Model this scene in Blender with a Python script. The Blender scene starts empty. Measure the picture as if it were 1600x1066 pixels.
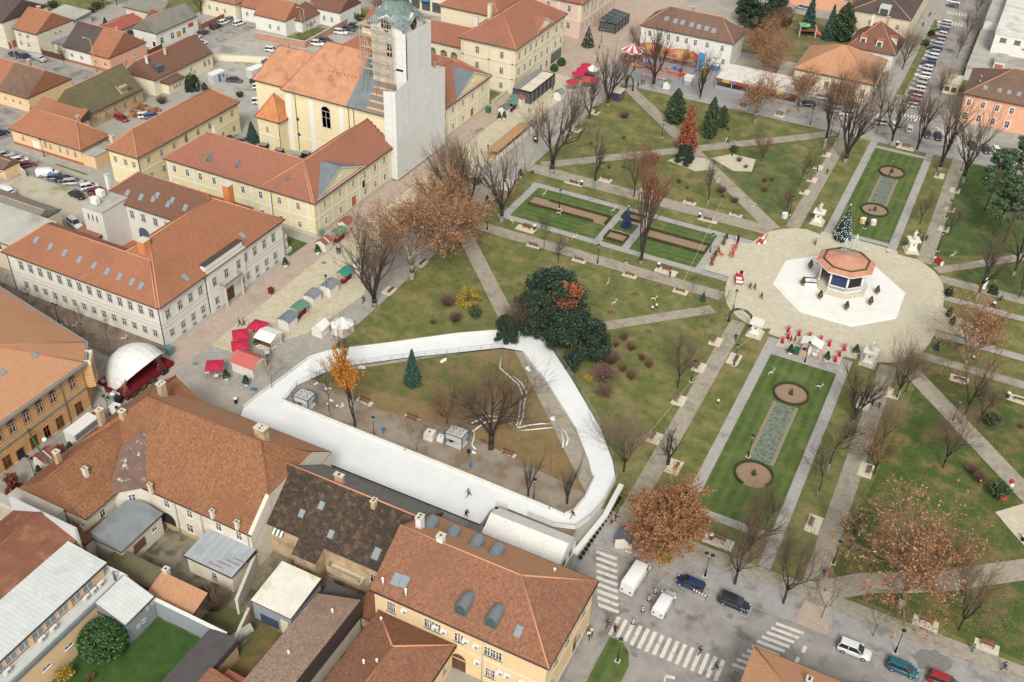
import bpy,random
from math import*
from mathutils import Vector,Matrix
R=random.Random(7)
SC=bpy.context.scene
COL=SC.collection
PI=pi
rad=radians
#----------mesh builder----------
class MB:
 def __init__(s):s.v=[];s.f=[];s.m=[];s.sm=[]
 def add(s,vs,fs,m=0,smooth=False):
  o=len(s.v);s.v.extend(vs)
  for f in fs:
   s.f.append(tuple(o+i for i in f));s.m.append(m);s.sm.append(smooth)
 def fc(s,pts,m=0):s.add([tuple(p)for p in pts],[tuple(range(len(pts)))],m)
 def bx(s,x0,y0,z0,x1,y1,z1,m=0):
  if x0>x1:x0,x1=x1,x0
  if y0>y1:y0,y1=y1,y0
  if z0>z1:z0,z1=z1,z0
  s.add([(x0,y0,z0),(x1,y0,z0),(x1,y1,z0),(x0,y1,z0),(x0,y0,z1),(x1,y0,z1),(x1,y1,z1),(x0,y1,z1)],
              [(3,2,1,0),(4,5,6,7),(0,1,5,4),(1,2,6,5),(2,3,7,6),(3,0,4,7)],m)
 def obox(s,c,sx,sy,sz,rz=0,m=0,rx=0):
  M=Matrix.Translation(c)@ Matrix.Rotation(rz,4,'Z')@ Matrix.Rotation(rx,4,'X')
  vs=[tuple(M @ Vector((x*sx/2,y*sy/2,z*sz/2)))for z in(-1,1)for x,y in((-1,-1),(1,-1),(1,1),(-1,1))]
  s.add(vs,[(3,2,1,0),(4,5,6,7),(0,1,5,4),(1,2,6,5),(2,3,7,6),(3,0,4,7)],m)
 def prism(s,poly,z0,z1,m=0,mt=None):
  n=len(poly);a=sum(poly[i][0]*poly[(i+1)%n][1]-poly[(i+1)%n][0]*poly[i][1]for i in range(n))
  if a<0:poly=poly[::-1]
  vs=[(p[0],p[1],z0)for p in poly]+[(p[0],p[1],z1)for p in poly]
  s.add(vs,[tuple(range(n-1,-1,-1))]+[(i,(i+1)%n,n+(i+1)%n,n+i)for i in range(n)],m)
  s.add(vs[n:],[tuple(range(n))],m if mt is None else mt)
 def tb(s,pts,rs,n=6,m=0,smooth=True,cap=True):
  pts=[Vector(p)for p in pts];k=len(pts)
  if not isinstance(rs,(list,tuple)):rs=[rs]*k
  o=len(s.v);ref=None
  for i,p in enumerate(pts):
   d=(pts[min(i+1,k-1)]-pts[max(i-1,0)])
   d=d.normalized()if d.length>1e-9 else Vector((0,0,1))
   if ref is None:ref=Vector((1,0,0))if abs(d.x)<.8 else Vector((0,1,0))
   a=d.cross(ref).normalized();b=d.cross(a);pass
   for j in range(n):
    t=2*PI*j/n;q=p+(a*cos(t)+b*sin(t))*rs[i]
    s.v.append((q.x,q.y,q.z))
  for i in range(k-1):
   for j in range(n):
    s.f.append((o+i*n+j,o+i*n+(j+1)%n,o+(i+1)*n+(j+1)%n,o+(i+1)*n+j));s.m.append(m);s.sm.append(smooth)
  if cap and n>2:
   s.f.append(tuple(o+j for j in range(n-1,-1,-1)));s.m.append(m);s.sm.append(False)
   s.f.append(tuple(o+(k-1)*n+j for j in range(n)));s.m.append(m);s.sm.append(False)
 def cyl(s,x,y,z0,z1,r,n=12,m=0,r2=None):s.tb([(x,y,z0),(x,y,z1)],[r,r if r2 is None else r2],n,m)
 def lt(s,prof,n=16,m=0,c=(0,0),smooth=True,phase=0):
  o=len(s.v);k=len(prof)
  for r,z in prof:
   for j in range(n):
    t=2*PI*j/n+phase;s.v.append((c[0]+r*cos(t),c[1]+r*sin(t),z))
  for i in range(k-1):
   for j in range(n):
    s.f.append((o+i*n+j,o+i*n+(j+1)%n,o+(i+1)*n+(j+1)%n,o+(i+1)*n+j));s.m.append(m);s.sm.append(smooth)
  s.f.append(tuple(o+j for j in range(n-1,-1,-1)));s.m.append(m);s.sm.append(False)
  s.f.append(tuple(o+(k-1)*n+j for j in range(n)));s.m.append(m);s.sm.append(False)
 def ball(s,c,rx,ry=None,rz=None,n=10,m=0,jit=0,rnd=R):
  ry=ry or rx;rz=rz or rx;o=len(s.v);k=max(4,n//2+1)
  for i in range(1,k):
   ph=PI*i/k
   for j in range(n):
    t=2*PI*j/n;q=1+(rnd.uniform(-jit,jit)if jit else 0)
    s.v.append((c[0]+rx*q*sin(ph)*cos(t),c[1]+ry*q*sin(ph)*sin(t),c[2]-rz*q*cos(ph)))
  a=len(s.v);s.v.append((c[0],c[1],c[2]-rz));s.v.append((c[0],c[1],c[2]+rz))
  for i in range(k-2):
   for j in range(n):
    s.f.append((o+i*n+j,o+i*n+(j+1)%n,o+(i+1)*n+(j+1)%n,o+(i+1)*n+j));s.m.append(m);s.sm.append(True)
  for j in range(n):
   s.f.append((a,o+(j+1)%n,o+j));s.m.append(m);s.sm.append(True)
   e=o+(k-2)*n;s.f.append((a+1,e+j,e+(j+1)%n));s.m.append(m);s.sm.append(True)
 def mesh(s,name,mats,uv=False):
  me=bpy.data.meshes.new(name);me.from_pydata(s.v,[],s.f)
  for m in(mats if isinstance(mats,(list,tuple))else[mats]):me.materials.append(m)
  me.polygons.foreach_set('material_index',s.m);me.polygons.foreach_set('use_smooth',s.sm)
  if uv:
   L=me.uv_layers.new(name='UVMap').data
   for p in me.polygons:
    n=p.normal;u=Vector((0,0,1)).cross(n)
    u=u.normalized()if u.length>1e-4 else Vector((1,0,0));w=n.cross(u)
    for li in p.loop_indices:
     c=me.vertices[me.loops[li].vertex_index].co;L[li].uv=(c.dot(u),c.dot(w))
  me.update();return me
 def bd(s,name,mats,parent=None,loc=(0,0,0),rz=0,uv=False):return put(name,s.mesh(name,mats,uv),parent,loc,rz)
def put(name,me,parent=None,loc=(0,0,0),rz=0,sc=1):
 o=bpy.data.objects.new(name,me);COL.objects.link(o);o.location=loc;o.rotation_euler=(0,0,rz)
 o.scale=(sc,sc,sc)if not isinstance(sc,tuple)else sc
 if parent:o.parent=parent
 return o
def tg(name,label,cat,loc=(0,0,0),rz=0,group=None,me=None,sc=1):
 o=put(name,me,None,loc if len(loc)==3 else(loc[0],loc[1],0),rz,sc)
 o['label']=label;o['category']=cat
 if group:o['group']=group
 return o
def stc(o,kind='structure'):o['kind']=kind;return o
def dup(rt,loc,rz=0,label=None,sc=1,group=None):
 r=rt.copy();COL.objects.link(r);r.location=loc if len(loc)==3 else(loc[0],loc[1],0);r.rotation_euler=(0,0,rz)
 r.scale=(sc,sc,sc)if not isinstance(sc,tuple)else sc
 if label:r['label']=label
 if group:r['group']=group
 for ch in list(rt.children):
  c=ch.copy();COL.objects.link(c);c.parent=r
  for g2 in list(ch.children):
   d=g2.copy();COL.objects.link(d);d.parent=c
 return r
def rec(o,mat,idx=0):
 o.material_slots[idx].link='OBJECT';o.material_slots[idx].material=mat
#----------materials----------
K=.74
def lin(c):c/=255;return c/12.92 if c<=.04045 else((c+.055)/1.055)**2.4
def C(r,g,b,k=K,ds=.04):
 a=[lin(r),lin(g),lin(b)];l=.3*a[0]+.59*a[1]+.11*a[2];return tuple((x+(l-x)*ds)*k+.001 for x in a)+(1,)
class NT:
 def __init__(s,name):
  s.mat=bpy.data.materials.new(name);s.mat.use_nodes=True;s.t=s.mat.node_tree
  s.b=s.t.nodes['Principled BSDF'];s._tc=None;s.b.inputs['Specular IOR Level'].default_value=.25
 def n(s,ty,**kw):
  x=s.t.nodes.new(ty)
  for k,v in kw.items():
   if k in x.inputs:x.inputs[k].default_value=v
   else:setattr(x,k,v)
  return x
 def l(s,a,b):s.t.links.new(a,b)
 def co(s,out='Object'):
  if not s._tc:s._tc=s.n('ShaderNodeTexCoord')
  return s._tc.outputs[out]
 def noise(s,scale,detail=3,rough=.6,vec=None,dist=0):
  x=s.n('ShaderNodeTexNoise');x.inputs['Scale'].default_value=scale;x.inputs['Detail'].default_value=detail
  x.inputs['Roughness'].default_value=rough;x.inputs['Distortion'].default_value=dist
  s.l(vec or s.co(),x.inputs['Vector']);return x.outputs['Fac']
 def ramp(s,fac,a,b):
  x=s.n('ShaderNodeMapRange');x.inputs['From Min'].default_value=a;x.inputs['From Max'].default_value=b
  s.l(fac,x.inputs['Value']);return x.outputs['Result']
 def mix(s,fac,a,b,mode='MIX'):
  x=s.n('ShaderNodeMix',data_type='RGBA',blend_type=mode)
  for sock,val in((x.inputs[0],fac),(x.inputs[6],a),(x.inputs[7],b)):
   if isinstance(val,(int,float,tuple)):sock.default_value=val
   else:s.l(val,sock)
  return x.outputs[2]
 def mth(s,op,a,b=0.):
  x=s.n('ShaderNodeMath',operation=op)
  for sock,val in((x.inputs[0],a),(x.inputs[1],b)):
   if isinstance(val,(int,float)):sock.default_value=val
   else:s.l(val,sock)
  return x.outputs[0]
 def out(s,col,rough=.85,bump=None,bs=.3,bd=.02,metal=0):
  if isinstance(col,tuple):s.b.inputs['Base Color'].default_value=col
  else:s.l(col,s.b.inputs['Base Color'])
  s.b.inputs['Roughness'].default_value=rough;s.b.inputs['Metallic'].default_value=metal
  if bump is not None:
   x=s.n('ShaderNodeBump');x.inputs['Strength'].default_value=bs;x.inputs['Distance'].default_value=bd
   s.l(bump,x.inputs['Height']);s.l(x.outputs[0],s.b.inputs['Normal'])
  return s.mat
_mc={}
def fl(name,c,rough=.7,metal=0,spec=.25):
 if name in _mc:return _mc[name]
 t=NT(name);t.b.inputs['Specular IOR Level'].default_value=spec
 m=t.out(c,rough,metal=metal);_mc[name]=m;return m
def rmat(name,c1,c2,scale=1.5,c3=None,s3=.15,r3=(.5,.65),fine=8,rough=.9):
 """two-tone weathered surface with an optional third tone in large patches"""
 if name in _mc:return _mc[name]
 t=NT(name);a=t.ramp(t.noise(scale,4),.35,.65);col=t.mix(a,c1,c2)
 if c3:col=t.mix(t.ramp(t.noise(s3,4),*r3),col,c3)
 f=t.noise(fine,2);col=t.mix(.22,col,t.mix(f,(0,0,0,1),(1,1,1,1)),'OVERLAY')
 m=t.out(col,rough,f,.2);_mc[name]=m;return m
def tmat(name,base,var,dark,spk=.5,stain=None,st=(.5,.7),sts=.12,bw=.22,bh=.34,moss=None):
 """clay roof tiles laid by UV: per-tile tone, stains and moss patches"""
 if name in _mc:return _mc[name]
 base,var,dark,stain,moss=[c and(c[0]*1.0,c[1]*1.07,c[2]*1.04,1)for c in(base,var,dark,stain,moss)]
 t=NT(name);uv=t.co('UV')
 b=t.n('ShaderNodeTexBrick',offset=.5);b.inputs['Scale'].default_value=1;b.inputs['Brick Width'].default_value=bw
 b.inputs['Row Height'].default_value=bh;b.inputs['Mortar Size'].default_value=.022;b.inputs['Mortar Smooth'].default_value=.4;b.inputs['Bias'].default_value=-.1
 b.inputs['Color1'].default_value=base;b.inputs['Color2'].default_value=var;b.inputs['Mortar'].default_value=dark;t.l(uv,b.inputs['Vector'])
 col=b.outputs['Color']
 col=t.mix(t.ramp(t.noise(3.2,3,.7),.5,.72),col,dark)if spk>=.5 else t.mix(t.mth('MULTIPLY',t.ramp(t.noise(3.2,3,.7),.52,.78),spk*2),col,dark)
 mp=t.n('ShaderNodeMapping');mp.inputs['Scale'].default_value=(.9,.08,1);t.l(uv,mp.inputs['Vector'])
 col=t.mix(t.mth('MULTIPLY',t.ramp(t.noise(1,3,.6,mp.outputs[0]),.5,.75),.35),col,stain or dark)
 col=t.mix(t.mth('MULTIPLY',t.ramp(t.noise(sts,5,.65),*st),.75),col,stain or dark)
 if moss:col=t.mix(t.mth('MULTIPLY',t.ramp(t.noise(1.1,5,.75),.5,.62),.8),col,moss)
 m=t.out(col,.9,b.outputs['Fac'],-.35,.03);_mc[name]=m;return m
def bmat(name,c1,c2,mortar,bw=.4,bh=.2,ms=.015,uv=False,patch=None,ps=.1,pr=(.5,.65),rot=0,pk=.6):
 if name in _mc:return _mc[name]
 t=NT(name);b=t.n('ShaderNodeTexBrick',offset=.5)
 for k,v in(('Scale',1),('Brick Width',bw),('Row Height',bh),('Mortar Size',ms),('Color1',c1),('Color2',c2),('Mortar',mortar),('Bias',0.)):b.inputs[k].default_value=v
 mp=t.n('ShaderNodeMapping');mp.inputs['Rotation'].default_value=(0,0,rot);t.l(t.co('UV' if uv else 'Object'),mp.inputs['Vector']);t.l(mp.outputs[0],b.inputs['Vector'])
 col=b.outputs['Color'];n2=t.noise(.9,4)
 col=t.mix(.25,col,t.mix(n2,(0,0,0,1),(1,1,1,1)),'OVERLAY')
 if patch:col=t.mix(t.mth('MULTIPLY',t.ramp(t.noise(ps,5,.65),*pr),pk),col,patch)
 m=t.out(col,.9,b.outputs['Fac'],-.2,.01);_mc[name]=m;return m
def smat(name,c1,c2,step=.55,axis=0,rough=.5,stain=None,dark=.7,metal=.0):
 """sheet metal with standing seams running down the slope (UV u axis)"""
 if name in _mc:return _mc[name]
 t=NT(name);sx=t.n('ShaderNodeSeparateXYZ');t.l(t.co('UV'),sx.inputs[0])
 f=t.mth('FRACT',t.mth('DIVIDE',sx.outputs[axis],step));ln=t.mth('LESS_THAN',f,.1)
 col=t.mix(t.ramp(t.noise(.6,4),.35,.65),c1,c2)
 col=t.mix(t.mth('MULTIPLY',ln,dark*.6),col,tuple(x*.45 for x in c1[:3])+(1,))
 if stain:col=t.mix(t.mth('MULTIPLY',t.ramp(t.noise(.35,6,.7),.52,.66),.7),col,stain)
 m=t.out(col,rough,ln,.4,.03,metal);_mc[name]=m;return m
GLS=fl('m0',C(84,88,92),.15,spec=.5)
GLS2=fl('m1',C(142,152,156),.3,spec=.3)
WHT=fl('m2',C(238,236,228),.6)
DKM=fl('m3',C(48,50,54),.5)
BLACK=fl('m4',C(30,32,36),.5)
STN=rmat('m5',C(222,214,196),C(200,192,174),2)
WOOD=rmat('m6',C(140,96,62),C(112,76,50),3)
#----------ground,roads,park----------
def gmat(name,g1,g2,dry,dr=(.45,.62),stripe=0,leaf=None,lr=(.55,.7),ds=.22):
 t=NT(name);n1=t.noise(.55,5,.7);col=t.mix(t.ramp(n1,.35,.65),g1,g2)
 col=t.mix(t.mth('MULTIPLY',t.ramp(t.noise(ds,5,.7),*dr),.85),col,dry)
 if stripe:
  sx=t.n('ShaderNodeSeparateXYZ');t.l(t.co(),sx.inputs[0])
  w=t.mth('SINE',t.mth('MULTIPLY',sx.outputs[0 if stripe>0 else 1],2*PI/abs(stripe)))
  col=t.mix(t.mth('MULTIPLY',t.ramp(w,-1,1),.28),col,tuple(x*1.7 for x in g2[:3])+(1,))
 if leaf:col=t.mix(t.mth('MULTIPLY',t.ramp(t.noise(3.5,4,.8),*lr),.8),col,leaf)
 f=t.noise(9,2);col=t.mix(.35,col,t.mix(f,(0,0,0,1),(1,1,1,1)),'OVERLAY')
 return t.out(col,.95,f,.5,.05)
G1,G2,GD=C(74,92,44),C(98,110,58),C(142,130,84)
LAWN=gmat('park_grass',C(88,100,46),C(116,120,66),C(148,134,88),(.45,.64),0,C(150,124,84),(.6,.72))
LAWNG=gmat('green_grass',C(68,90,38),C(92,108,54),C(124,124,72),(.52,.72),1.9)
LAWNW=gmat('green_grass_west',C(66,90,40),C(90,108,54),C(128,126,76),(.5,.7),-1.7)
LAWNL=gmat('leaf_strewn_grass',C(58,86,34),C(82,102,46),C(134,116,72),(.48,.64),0,C(166,122,76),(.55,.7))
LAWNB=gmat('dry_leafy_grass',C(104,108,60),C(134,120,78),C(150,124,88),(.4,.6),0,C(164,128,84),(.5,.68),.3)
SOIL=rmat('m7',C(150,124,98),C(168,142,114),5,fine=20)
ASPH=rmat('m8',C(150,145,137),C(170,165,156),.35,C(122,117,110),.3,(.52,.68),14)
GRAVEL=rmat('m9',C(160,158,154),C(174,171,165),.7,C(134,130,124),.3,(.55,.7),14)
PATHM=rmat('m10',C(168,164,158),C(182,178,170),1.2,C(146,142,134),.25,(.55,.7),16)
PAVE=bmat('m11',C(166,156,138),C(186,176,156),C(140,132,116),.5,.25,.02,patch=C(128,120,104),ps=.3)
CREAM=bmat('m12',C(204,195,168),C(213,204,178),C(184,175,150),.6,.6,.02,patch=C(196,186,160),ps=.16)
CREAMW=bmat('m13',C(206,196,164),C(220,210,182),C(180,170,142),.4,.4,.03,patch=C(184,172,142),ps=.25)
PINK=bmat('m14',C(190,170,152),C(204,186,168),C(166,146,130),.3,.2,.02,patch=C(172,150,134),ps=.22)
GREYP=bmat('m15',C(172,168,158),C(188,182,170),C(150,146,138),.4,.3,.03,patch=C(148,142,132),ps=.3)
BRNP=rmat('m16',C(132,116,100),C(148,130,112),1.2,C(112,100,86),.4)
YARD=rmat('m17',C(122,116,98),C(150,140,120),.5,C(92,90,62),.35,(.48,.6),8)
LOT=rmat('m18',C(186,176,152),C(200,190,168),.3,C(150,144,100),.12,(.52,.66),6)
MARK=rmat('m19',C(232,228,218),C(222,216,204),3,C(190,184,174),1.2,(.52,.7),12)
BLUEM=rmat('m20',C(150,186,196),C(160,190,198),3,C(170,176,172),1.,(.5,.65))
def sht(name,poly,z,m,kind='structure',h=None):
 b=MB();n=len(poly)
 if h is None:
  a=sum(poly[i][0]*poly[(i+1)%n][1]-poly[(i+1)%n][0]*poly[i][1]for i in range(n))
  b.fc([(p[0],p[1],z)for p in(poly if a>0 else poly[::-1])])
 else:b.prism(poly,z-h,z)
 return stc(b.bd(name,m),kind)
def rct(x0,y0,x1,y1):return[(x0,y0),(x1,y0),(x1,y1),(x0,y1)]
def strip(pts,w):
 """polygon of a band of width w round a polyline"""
 L,Rr=[],[]
 for i,p in enumerate(pts):
  a=Vector(pts[max(i-1,0)]);b=Vector(pts[min(i+1,len(pts)-1)]);d=(b-a).normalized();nn=Vector((-d.y,d.x))*w/2
  L.append((p[0]+nn.x,p[1]+nn.y));Rr.append((p[0]-nn.x,p[1]-nn.y))
 return L+Rr[::-1]
sht('ground',rct(-2500,-400,2500,4000),0,rmat('m21',C(168,162,150),C(178,172,160),.2,C(140,140,112),.05,(.55,.7)))
sht('road',rct(-33,60,80,101.4),.008,ASPH);
sht('road',rct(-48,264,80,289),.006,ASPH)
sht('road',rct(-18.6,289,-9,420),.007,ASPH)
sht('road',[(-290,182),(-222,182),(-206.5,151),(-162,146),(-162,138),(-214,141),(-226,166),(-290,170)],.006,ASPH)
sht('road',[(-290,196),(-238,196),(-235,194.5),(-219,197),(-217,210),(-219,262),(-207,262),(-207,230),(-210,190),(-222,182),(-290,182)],.009,ASPH)
sht('road',rct(-207,246,-176,285),.010,ASPH)
sht('pavement',rct(-236,194.6,-218.9,197.2),.10,GREYP,h=.1)
sht('pavement',[(-218.9,196),(-216.4,196),(-216.4,236),(-218.9,236)],.11,GREYP,h=.1)
sht('pavement',rct(-207,150.4,-180,152.6),.10,GREYP,h=.1)
sht('parking_lot',[(-192.5,135.5),(-176,127),(-158,127),(-158,146),(-176,143),(-192,142.6)],.014,LOT)
sht('car_park',[(-209,200),(-176,192),(-150,203),(-150,256),(-183,256),(-206,232)],.016,rmat('m22',C(176,172,162),C(186,181,170),.3,C(150,146,136),.2))
sht('yard_lawn',rct(-183,163,-172,180),.02,gmat('yard_grass',G1,G2,GD))
sht('plaza',rct(-118.4,62,-93.5,320),.012,GREYP)
sht('plaza_paving',[(-113.2,112.5),(-107.3,112.5),(-100,124),(-98,140),(-103.5,150),(-103,182),(-104,236),(-104,262),(-113,262)],.018,CREAMW)
sht('sidewalk',[(-118.6,94),(-113.4,94),(-113.2,140),(-112.6,262),(-118.6,262)],.022,PINK)
sht('sidewalk',[(-125,262),(-104,262),(-100,300),(-101,345),(-125,345)],.022,PINK)
sht('street',[(-113.4,62),(-110.2,62),(-110,104.2),(-96.6,104.6),(-96.6,97),(-106,97),(-107.5,62)],.020,rmat('m23',C(176,166,152),C(188,178,164),.8))
sht('street',[(-230,106.5),(-160,103.4),(-122,96.6),(-122,100.2),(-138,102),(-160,106.8),(-230,112)],.024,rmat('m24',C(160,156,148),C(172,167,158),.6))
sht('footpath',[(-230,112),(-160,106.8),(-138,102),(-120,100.2),(-119,108.2),(-230,109)],.015,BRNP)
sht('lawn',[(-129,144.2),(-119,144.2),(-118.8,150.2),(-129,150.6)],.04,gmat('small_lawn_grass',G1,C(90,112,52),GD,(.6,.8)))
sht('lawn',rct(-133,233.5,-118.8,241.5),.04,LAWN)
sht('lawn',[(-205,275),(-166,283),(-166,279),(-190,270)],.03,LAWN)
sht('road',[(-206,262),(-207,285),(-120,305),(-118,297),(-180,282)],.011,ASPH)
sht('yard',rct(-96,44,-52,78),.012,YARD)
sht('yard_lawn',[(-84,40),(-71,40),(-71,61),(-79.4,61),(-79.4,56),(-84,56)],.03,gmat('garden_grass',C(50,82,32),C(72,100,42),C(96,104,52),(.6,.8)))
sht('yard_lawn',rct(-66.5,55,-59.7,66.8),.03,gmat('rough_garden_grass',C(70,88,40),C(96,100,56),C(136,106,66),(.4,.58)))
sht('yard_lawn',rct(-75,61.6,-68.6,67),.03,gmat('weedy_garden_grass',C(80,92,46),C(100,100,58),C(120,108,72),(.4,.58)))
EX=44
sht('lawn',rct(-93.6,108.8,EX,265),.03,LAWN)
sht('lawn',rct(-22.0,116.4,-9.9,160.7),.036,LAWNG);sht('lawn',rct(-22.0,213.4,-10.0,260.9),.036,LAWNG)
sht('lawn',rct(-87.4,182.4,-42.6,197.4),.036,LAWNW)
sht('lawn',[(0,110),(EX,110),(EX,168),(22,168),(4,171)],.033,LAWNL)
sht('lawn',[(-93.4,109),(-36,109),(-62.5,142)],.033,LAWNB)
sht('lawn',[(-88,121),(-84,124.4),(-78,127),(-70,133),(-65,133),(-62,128),(-64,122),(-69,118),(-76,116.4),(-82,116),(-87,118)],.037,gmat('inner_green_grass',C(84,100,46),C(110,114,64),C(140,120,78),(.4,.6),.0,C(160,126,84),(.56,.7),.3))
sht('lawn',[(-0.2,213),(20,226),(EX,240),(EX,264),(-0.2,264)],.034,gmat('east_green_grass',C(64,88,40),C(88,106,54),C(126,122,74),(.5,.7)))
sht('lawn',[(4,206.5),(EX,205),(EX,225),(16,222)],.0345,gmat('east_green_grass_b',C(70,90,44),C(92,106,56),C(126,122,74),(.5,.7)))
sht('lawn',[(-52,258),(-34,238),(-34,214.5),(-38,213),(-53,230)],.034,gmat('north_green_grass',C(74,92,46),C(98,110,60),C(130,122,76),(.46,.66)))
pz=[.042]
def path(pts,w=None,m=None,name='path'):
 pz[0]+=.0035;return sht(name,strip(pts,w)if w else pts,round(pz[0],4),m or PATHM)
for x in(-22.95,-8.95):
 path([(x,109.2),(x,166)],1.8);path([(x,210),(x,264.6)],1.8)
path(rct(-23.9,114.7,-8,116.4));path(rct(-23.9,160.8,-8,163.6));path(rct(-23.9,211.8,-8,213.4));path(rct(-23.9,260.9,-8,262.4))
for x0,x1 in((-31.9,-28.9),(-3.4,-.3)):
 path(rct(x0,109,x1,168),m=PAVE);path(rct(x0,209,x1,264.9),m=PAVE)
for y in(181.4,198.3):path([(-89.5,y),(-36,y)],1.8)
path(rct(-89.2,180.6,-87.4,199.1));path(rct(-44,180.6,-42.3,199.1))
path(rct(-66.9,182.3,-65.3,197.5));path(rct(-60.6,182.3,-58.9,197.5))
path(rct(-65.4,187.4,-60.5,188.3));path(rct(-65.4,192.7,-60.5,193.6))
path(rct(-94,173.1,-36,176.5),m=PAVE);path(rct(-95,203.3,-34,207.6),m=PAVE)
path(rct(2,173.2,EX,175.6),m=PAVE);path(rct(2,202.6,EX,205.6),m=PAVE)
path([(-93.6,171.6),(-36,111)],3.3,PAVE);path([(-93.6,114),(-36,169.5)],2.7,PAVE)
path([(-91,263.5),(-34,206.5)],3.6,PAVE);path([(-91.5,208),(-40,257),(-33.5,264)],3.3,PAVE)
path([(2,168.5),(30,138)],3.6,PAVE);path([(1,207),(36,241)],2.4,PAVE)
path(rct(2,182,EX,184.2));path(rct(2,196,EX,198))
path([(0,109.3),(5,113.5),(14,118.6),(26,128),(44,139)],3.8,PAVE)
path([(3,184.5),(14,184.5),(14,187.5),(3,194)],None,CREAM,'plaza_paving')
path([(20,137.7),(22.6,134.6),(26,131),(32,136),(29,144),(24.5,142.6)],m=CREAM,name='plaza_paving')
path([(-57,233),(-50,229),(-46,231),(-47,238),(-53,238)],None,CREAM,'plaza_paving');path([(-66,226),(-58,224),(-54,228),(-58,232),(-64,230)],None,CREAM,'plaza_paving')
oc=[]
for k in range(56):
 t=2*PI*k/56;cs,sn=cos(t),sin(t);q=(abs(cs)**3.2+abs(sn)**3.2)**(-1/3.2);oc.append((-16.3+20.6*q*cs,188.8+22.4*q*sn))
path(oc,None,CREAM,'plaza_paving')
path(rct(-42.3,182.4,-36,197.3),m=CREAM,name='plaza_paving');path(rct(-22,163.5,-9.9,168),m=CREAM,name='plaza_paving')
path([(-28,210.2),(-24.2,209.5),(-24.2,216.5),(-27.9,216.5)],None,LAWN,'lawn');path([(-7.6,209.6),(-3.8,209.4),(-3.8,216.5),(-7.6,216.5)],None,LAWN,'lawn')
path([(-28.6,160),(-24.2,160),(-24.2,168.6),(-28.6,166.2)],None,LAWN,'lawn');path([(-7.6,160),(-3.6,160),(-3.6,167.5),(-7.6,168.8)],None,LAWN,'lawn')
path(rct(-33,106.2,EX,109),m=PAVE);path([(-93.6,97),(-36,97),(-36,110.2),(-50,112),(-62,113.8),(-78,111.6),(-93.6,113.4)],None,rmat('m25',C(150,138,122),C(166,154,138),.6,C(136,116,92),.3,(.45,.62),10))
sht('pavement',rct(-33,101.5,60,106.3),.12,GRAVEL,h=.12);KERB=rmat('m26',C(150,144,134),C(166,160,150),2)
sht('kerb',rct(-33,101.3,60,101.5),.13,KERB,h=.13)
b=MB();b.prism([(-2.6,101.6),(2,101.6),(1.2,106),(-2.2,106)],0,.126);stc(b.bd('pavement',PINK))
sht('pavement',[(-27.2,60),(-24.3,60),(-24.3,87.2),(-27.2,91)],.1,ASPH,h=.1)
sht('kerb',[(-24.5,60),(-20,60),(-19.9,84),(-20.8,86.4),(-22.4,87.6),(-24.5,87.4)],.13,KERB,h=.13)
sht('grass_verge',[(-24.2,60),(-20.3,60),(-20.2,84),(-21,86),(-22.4,87.2),(-24.2,87.1)],.16,LAWNG,h=.03)
sht('pavement',[(-27.4,91),(-33,101),(-36.3,101),(-52,96.8),(-110,97),(-110,91),(-52,91)],.015,rmat('m27',C(150,146,138),C(162,157,148),.7,C(128,124,116),.25))
sht('pavement',rct(-105,264.8,-24,268.2),.1,GRAVEL,h=.1);sht('pavement',rct(-24,264.8,60,267.6),.1,PATHM,h=.1)
sht('pavement',rct(-110,268,-50,289),.017,rmat('m28',C(150,148,146),C(162,159,155),.6))
sht('pavement',rct(-28,289,-21.6,420),.1,GREYP,h=.1);sht('grass_verge',rct(-23.6,300,-21.6,372),.13,LAWN,h=.03)
sht('grass_verge',[(-8.8,312),(-5.5,312),(-7.5,372),(-9.5,372)],.1,LAWN,h=.1);sht('pavement',rct(-5.5,306,16,360),.09,GREYP,h=.09)
sht('pavement',rct(-9,282,60,289.4),.1,GREYP,h=.1)
sht('lawn',rct(-75,308,-42,352),.03,gmat('school_garden_grass',C(92,98,56),C(118,116,72),C(150,130,92)))
sht('grass_verge',[(-190,150.3),(-180,150.1),(-180,149.4),(-190,149.6)],.05,LAWN)
for r in(rct(-253,238,-230,262),rct(-275,205,-258,240)):sht('garden_lawn',r,.02,LAWN)
sht('garden_lawn',[(-195,241),(-186,241.5),(-186,258),(-191.5,256)],.02,gmat('court_grass',G1,G2,GD))
def mark(name,polys,m=MARK,z=.014):
 b=MB()
 for p in polys:
  n=len(p);a=sum(p[i][0]*p[(i+1)%n][1]-p[(i+1)%n][0]*p[i][1]for i in range(n));b.fc([(q[0],q[1],z)for q in(p if a>0 else p[::-1])])
 return stc(b.bd(name,m))
def zebra(x0,y0,x1,y1,n,axis):
 P=[]
 for i in range(n):
  if axis=='y':s=(y1-y0)/n;P.append(rct(x0,y0+i*s,x1,y0+i*s+s*.52))
  else:s=(x1-x0)/n;P.append([(x0+i*s,y0),(x0+i*s+s*.5,y0),(x0+i*s+s*.5,y1),(x0+i*s,y1)])
 return P
def slant(x0,x1,w,y0,y1,n,k=.5):
 P=[]
 for i in range(n):
  ya=y0+(y1-y0)*i/n;yb=ya+(y1-y0)/n*k;xa=x0+(x1-x0)*i/n;P.append([(xa,ya),(xa+w,ya+.12),(xa+w,yb+.12),(xa,yb)])
 return P
mark('crossing_marking',slant(-27.9,-32.7,3.2,91.2,102.3,10)[:10])
mark('crossing_marking',zebra(-24.6,87.3,-8.6,90.9,15,'x'))
mark('crossing_marking',slant(-8.2,-4.4,3.8,90.6,101.0,10))
mark('crossing_marking',slant(-21,-15,5.2,283.4,286.4,1)+zebra(-20.6,283.6,-14.2,287.2,8,'x'))
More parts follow.
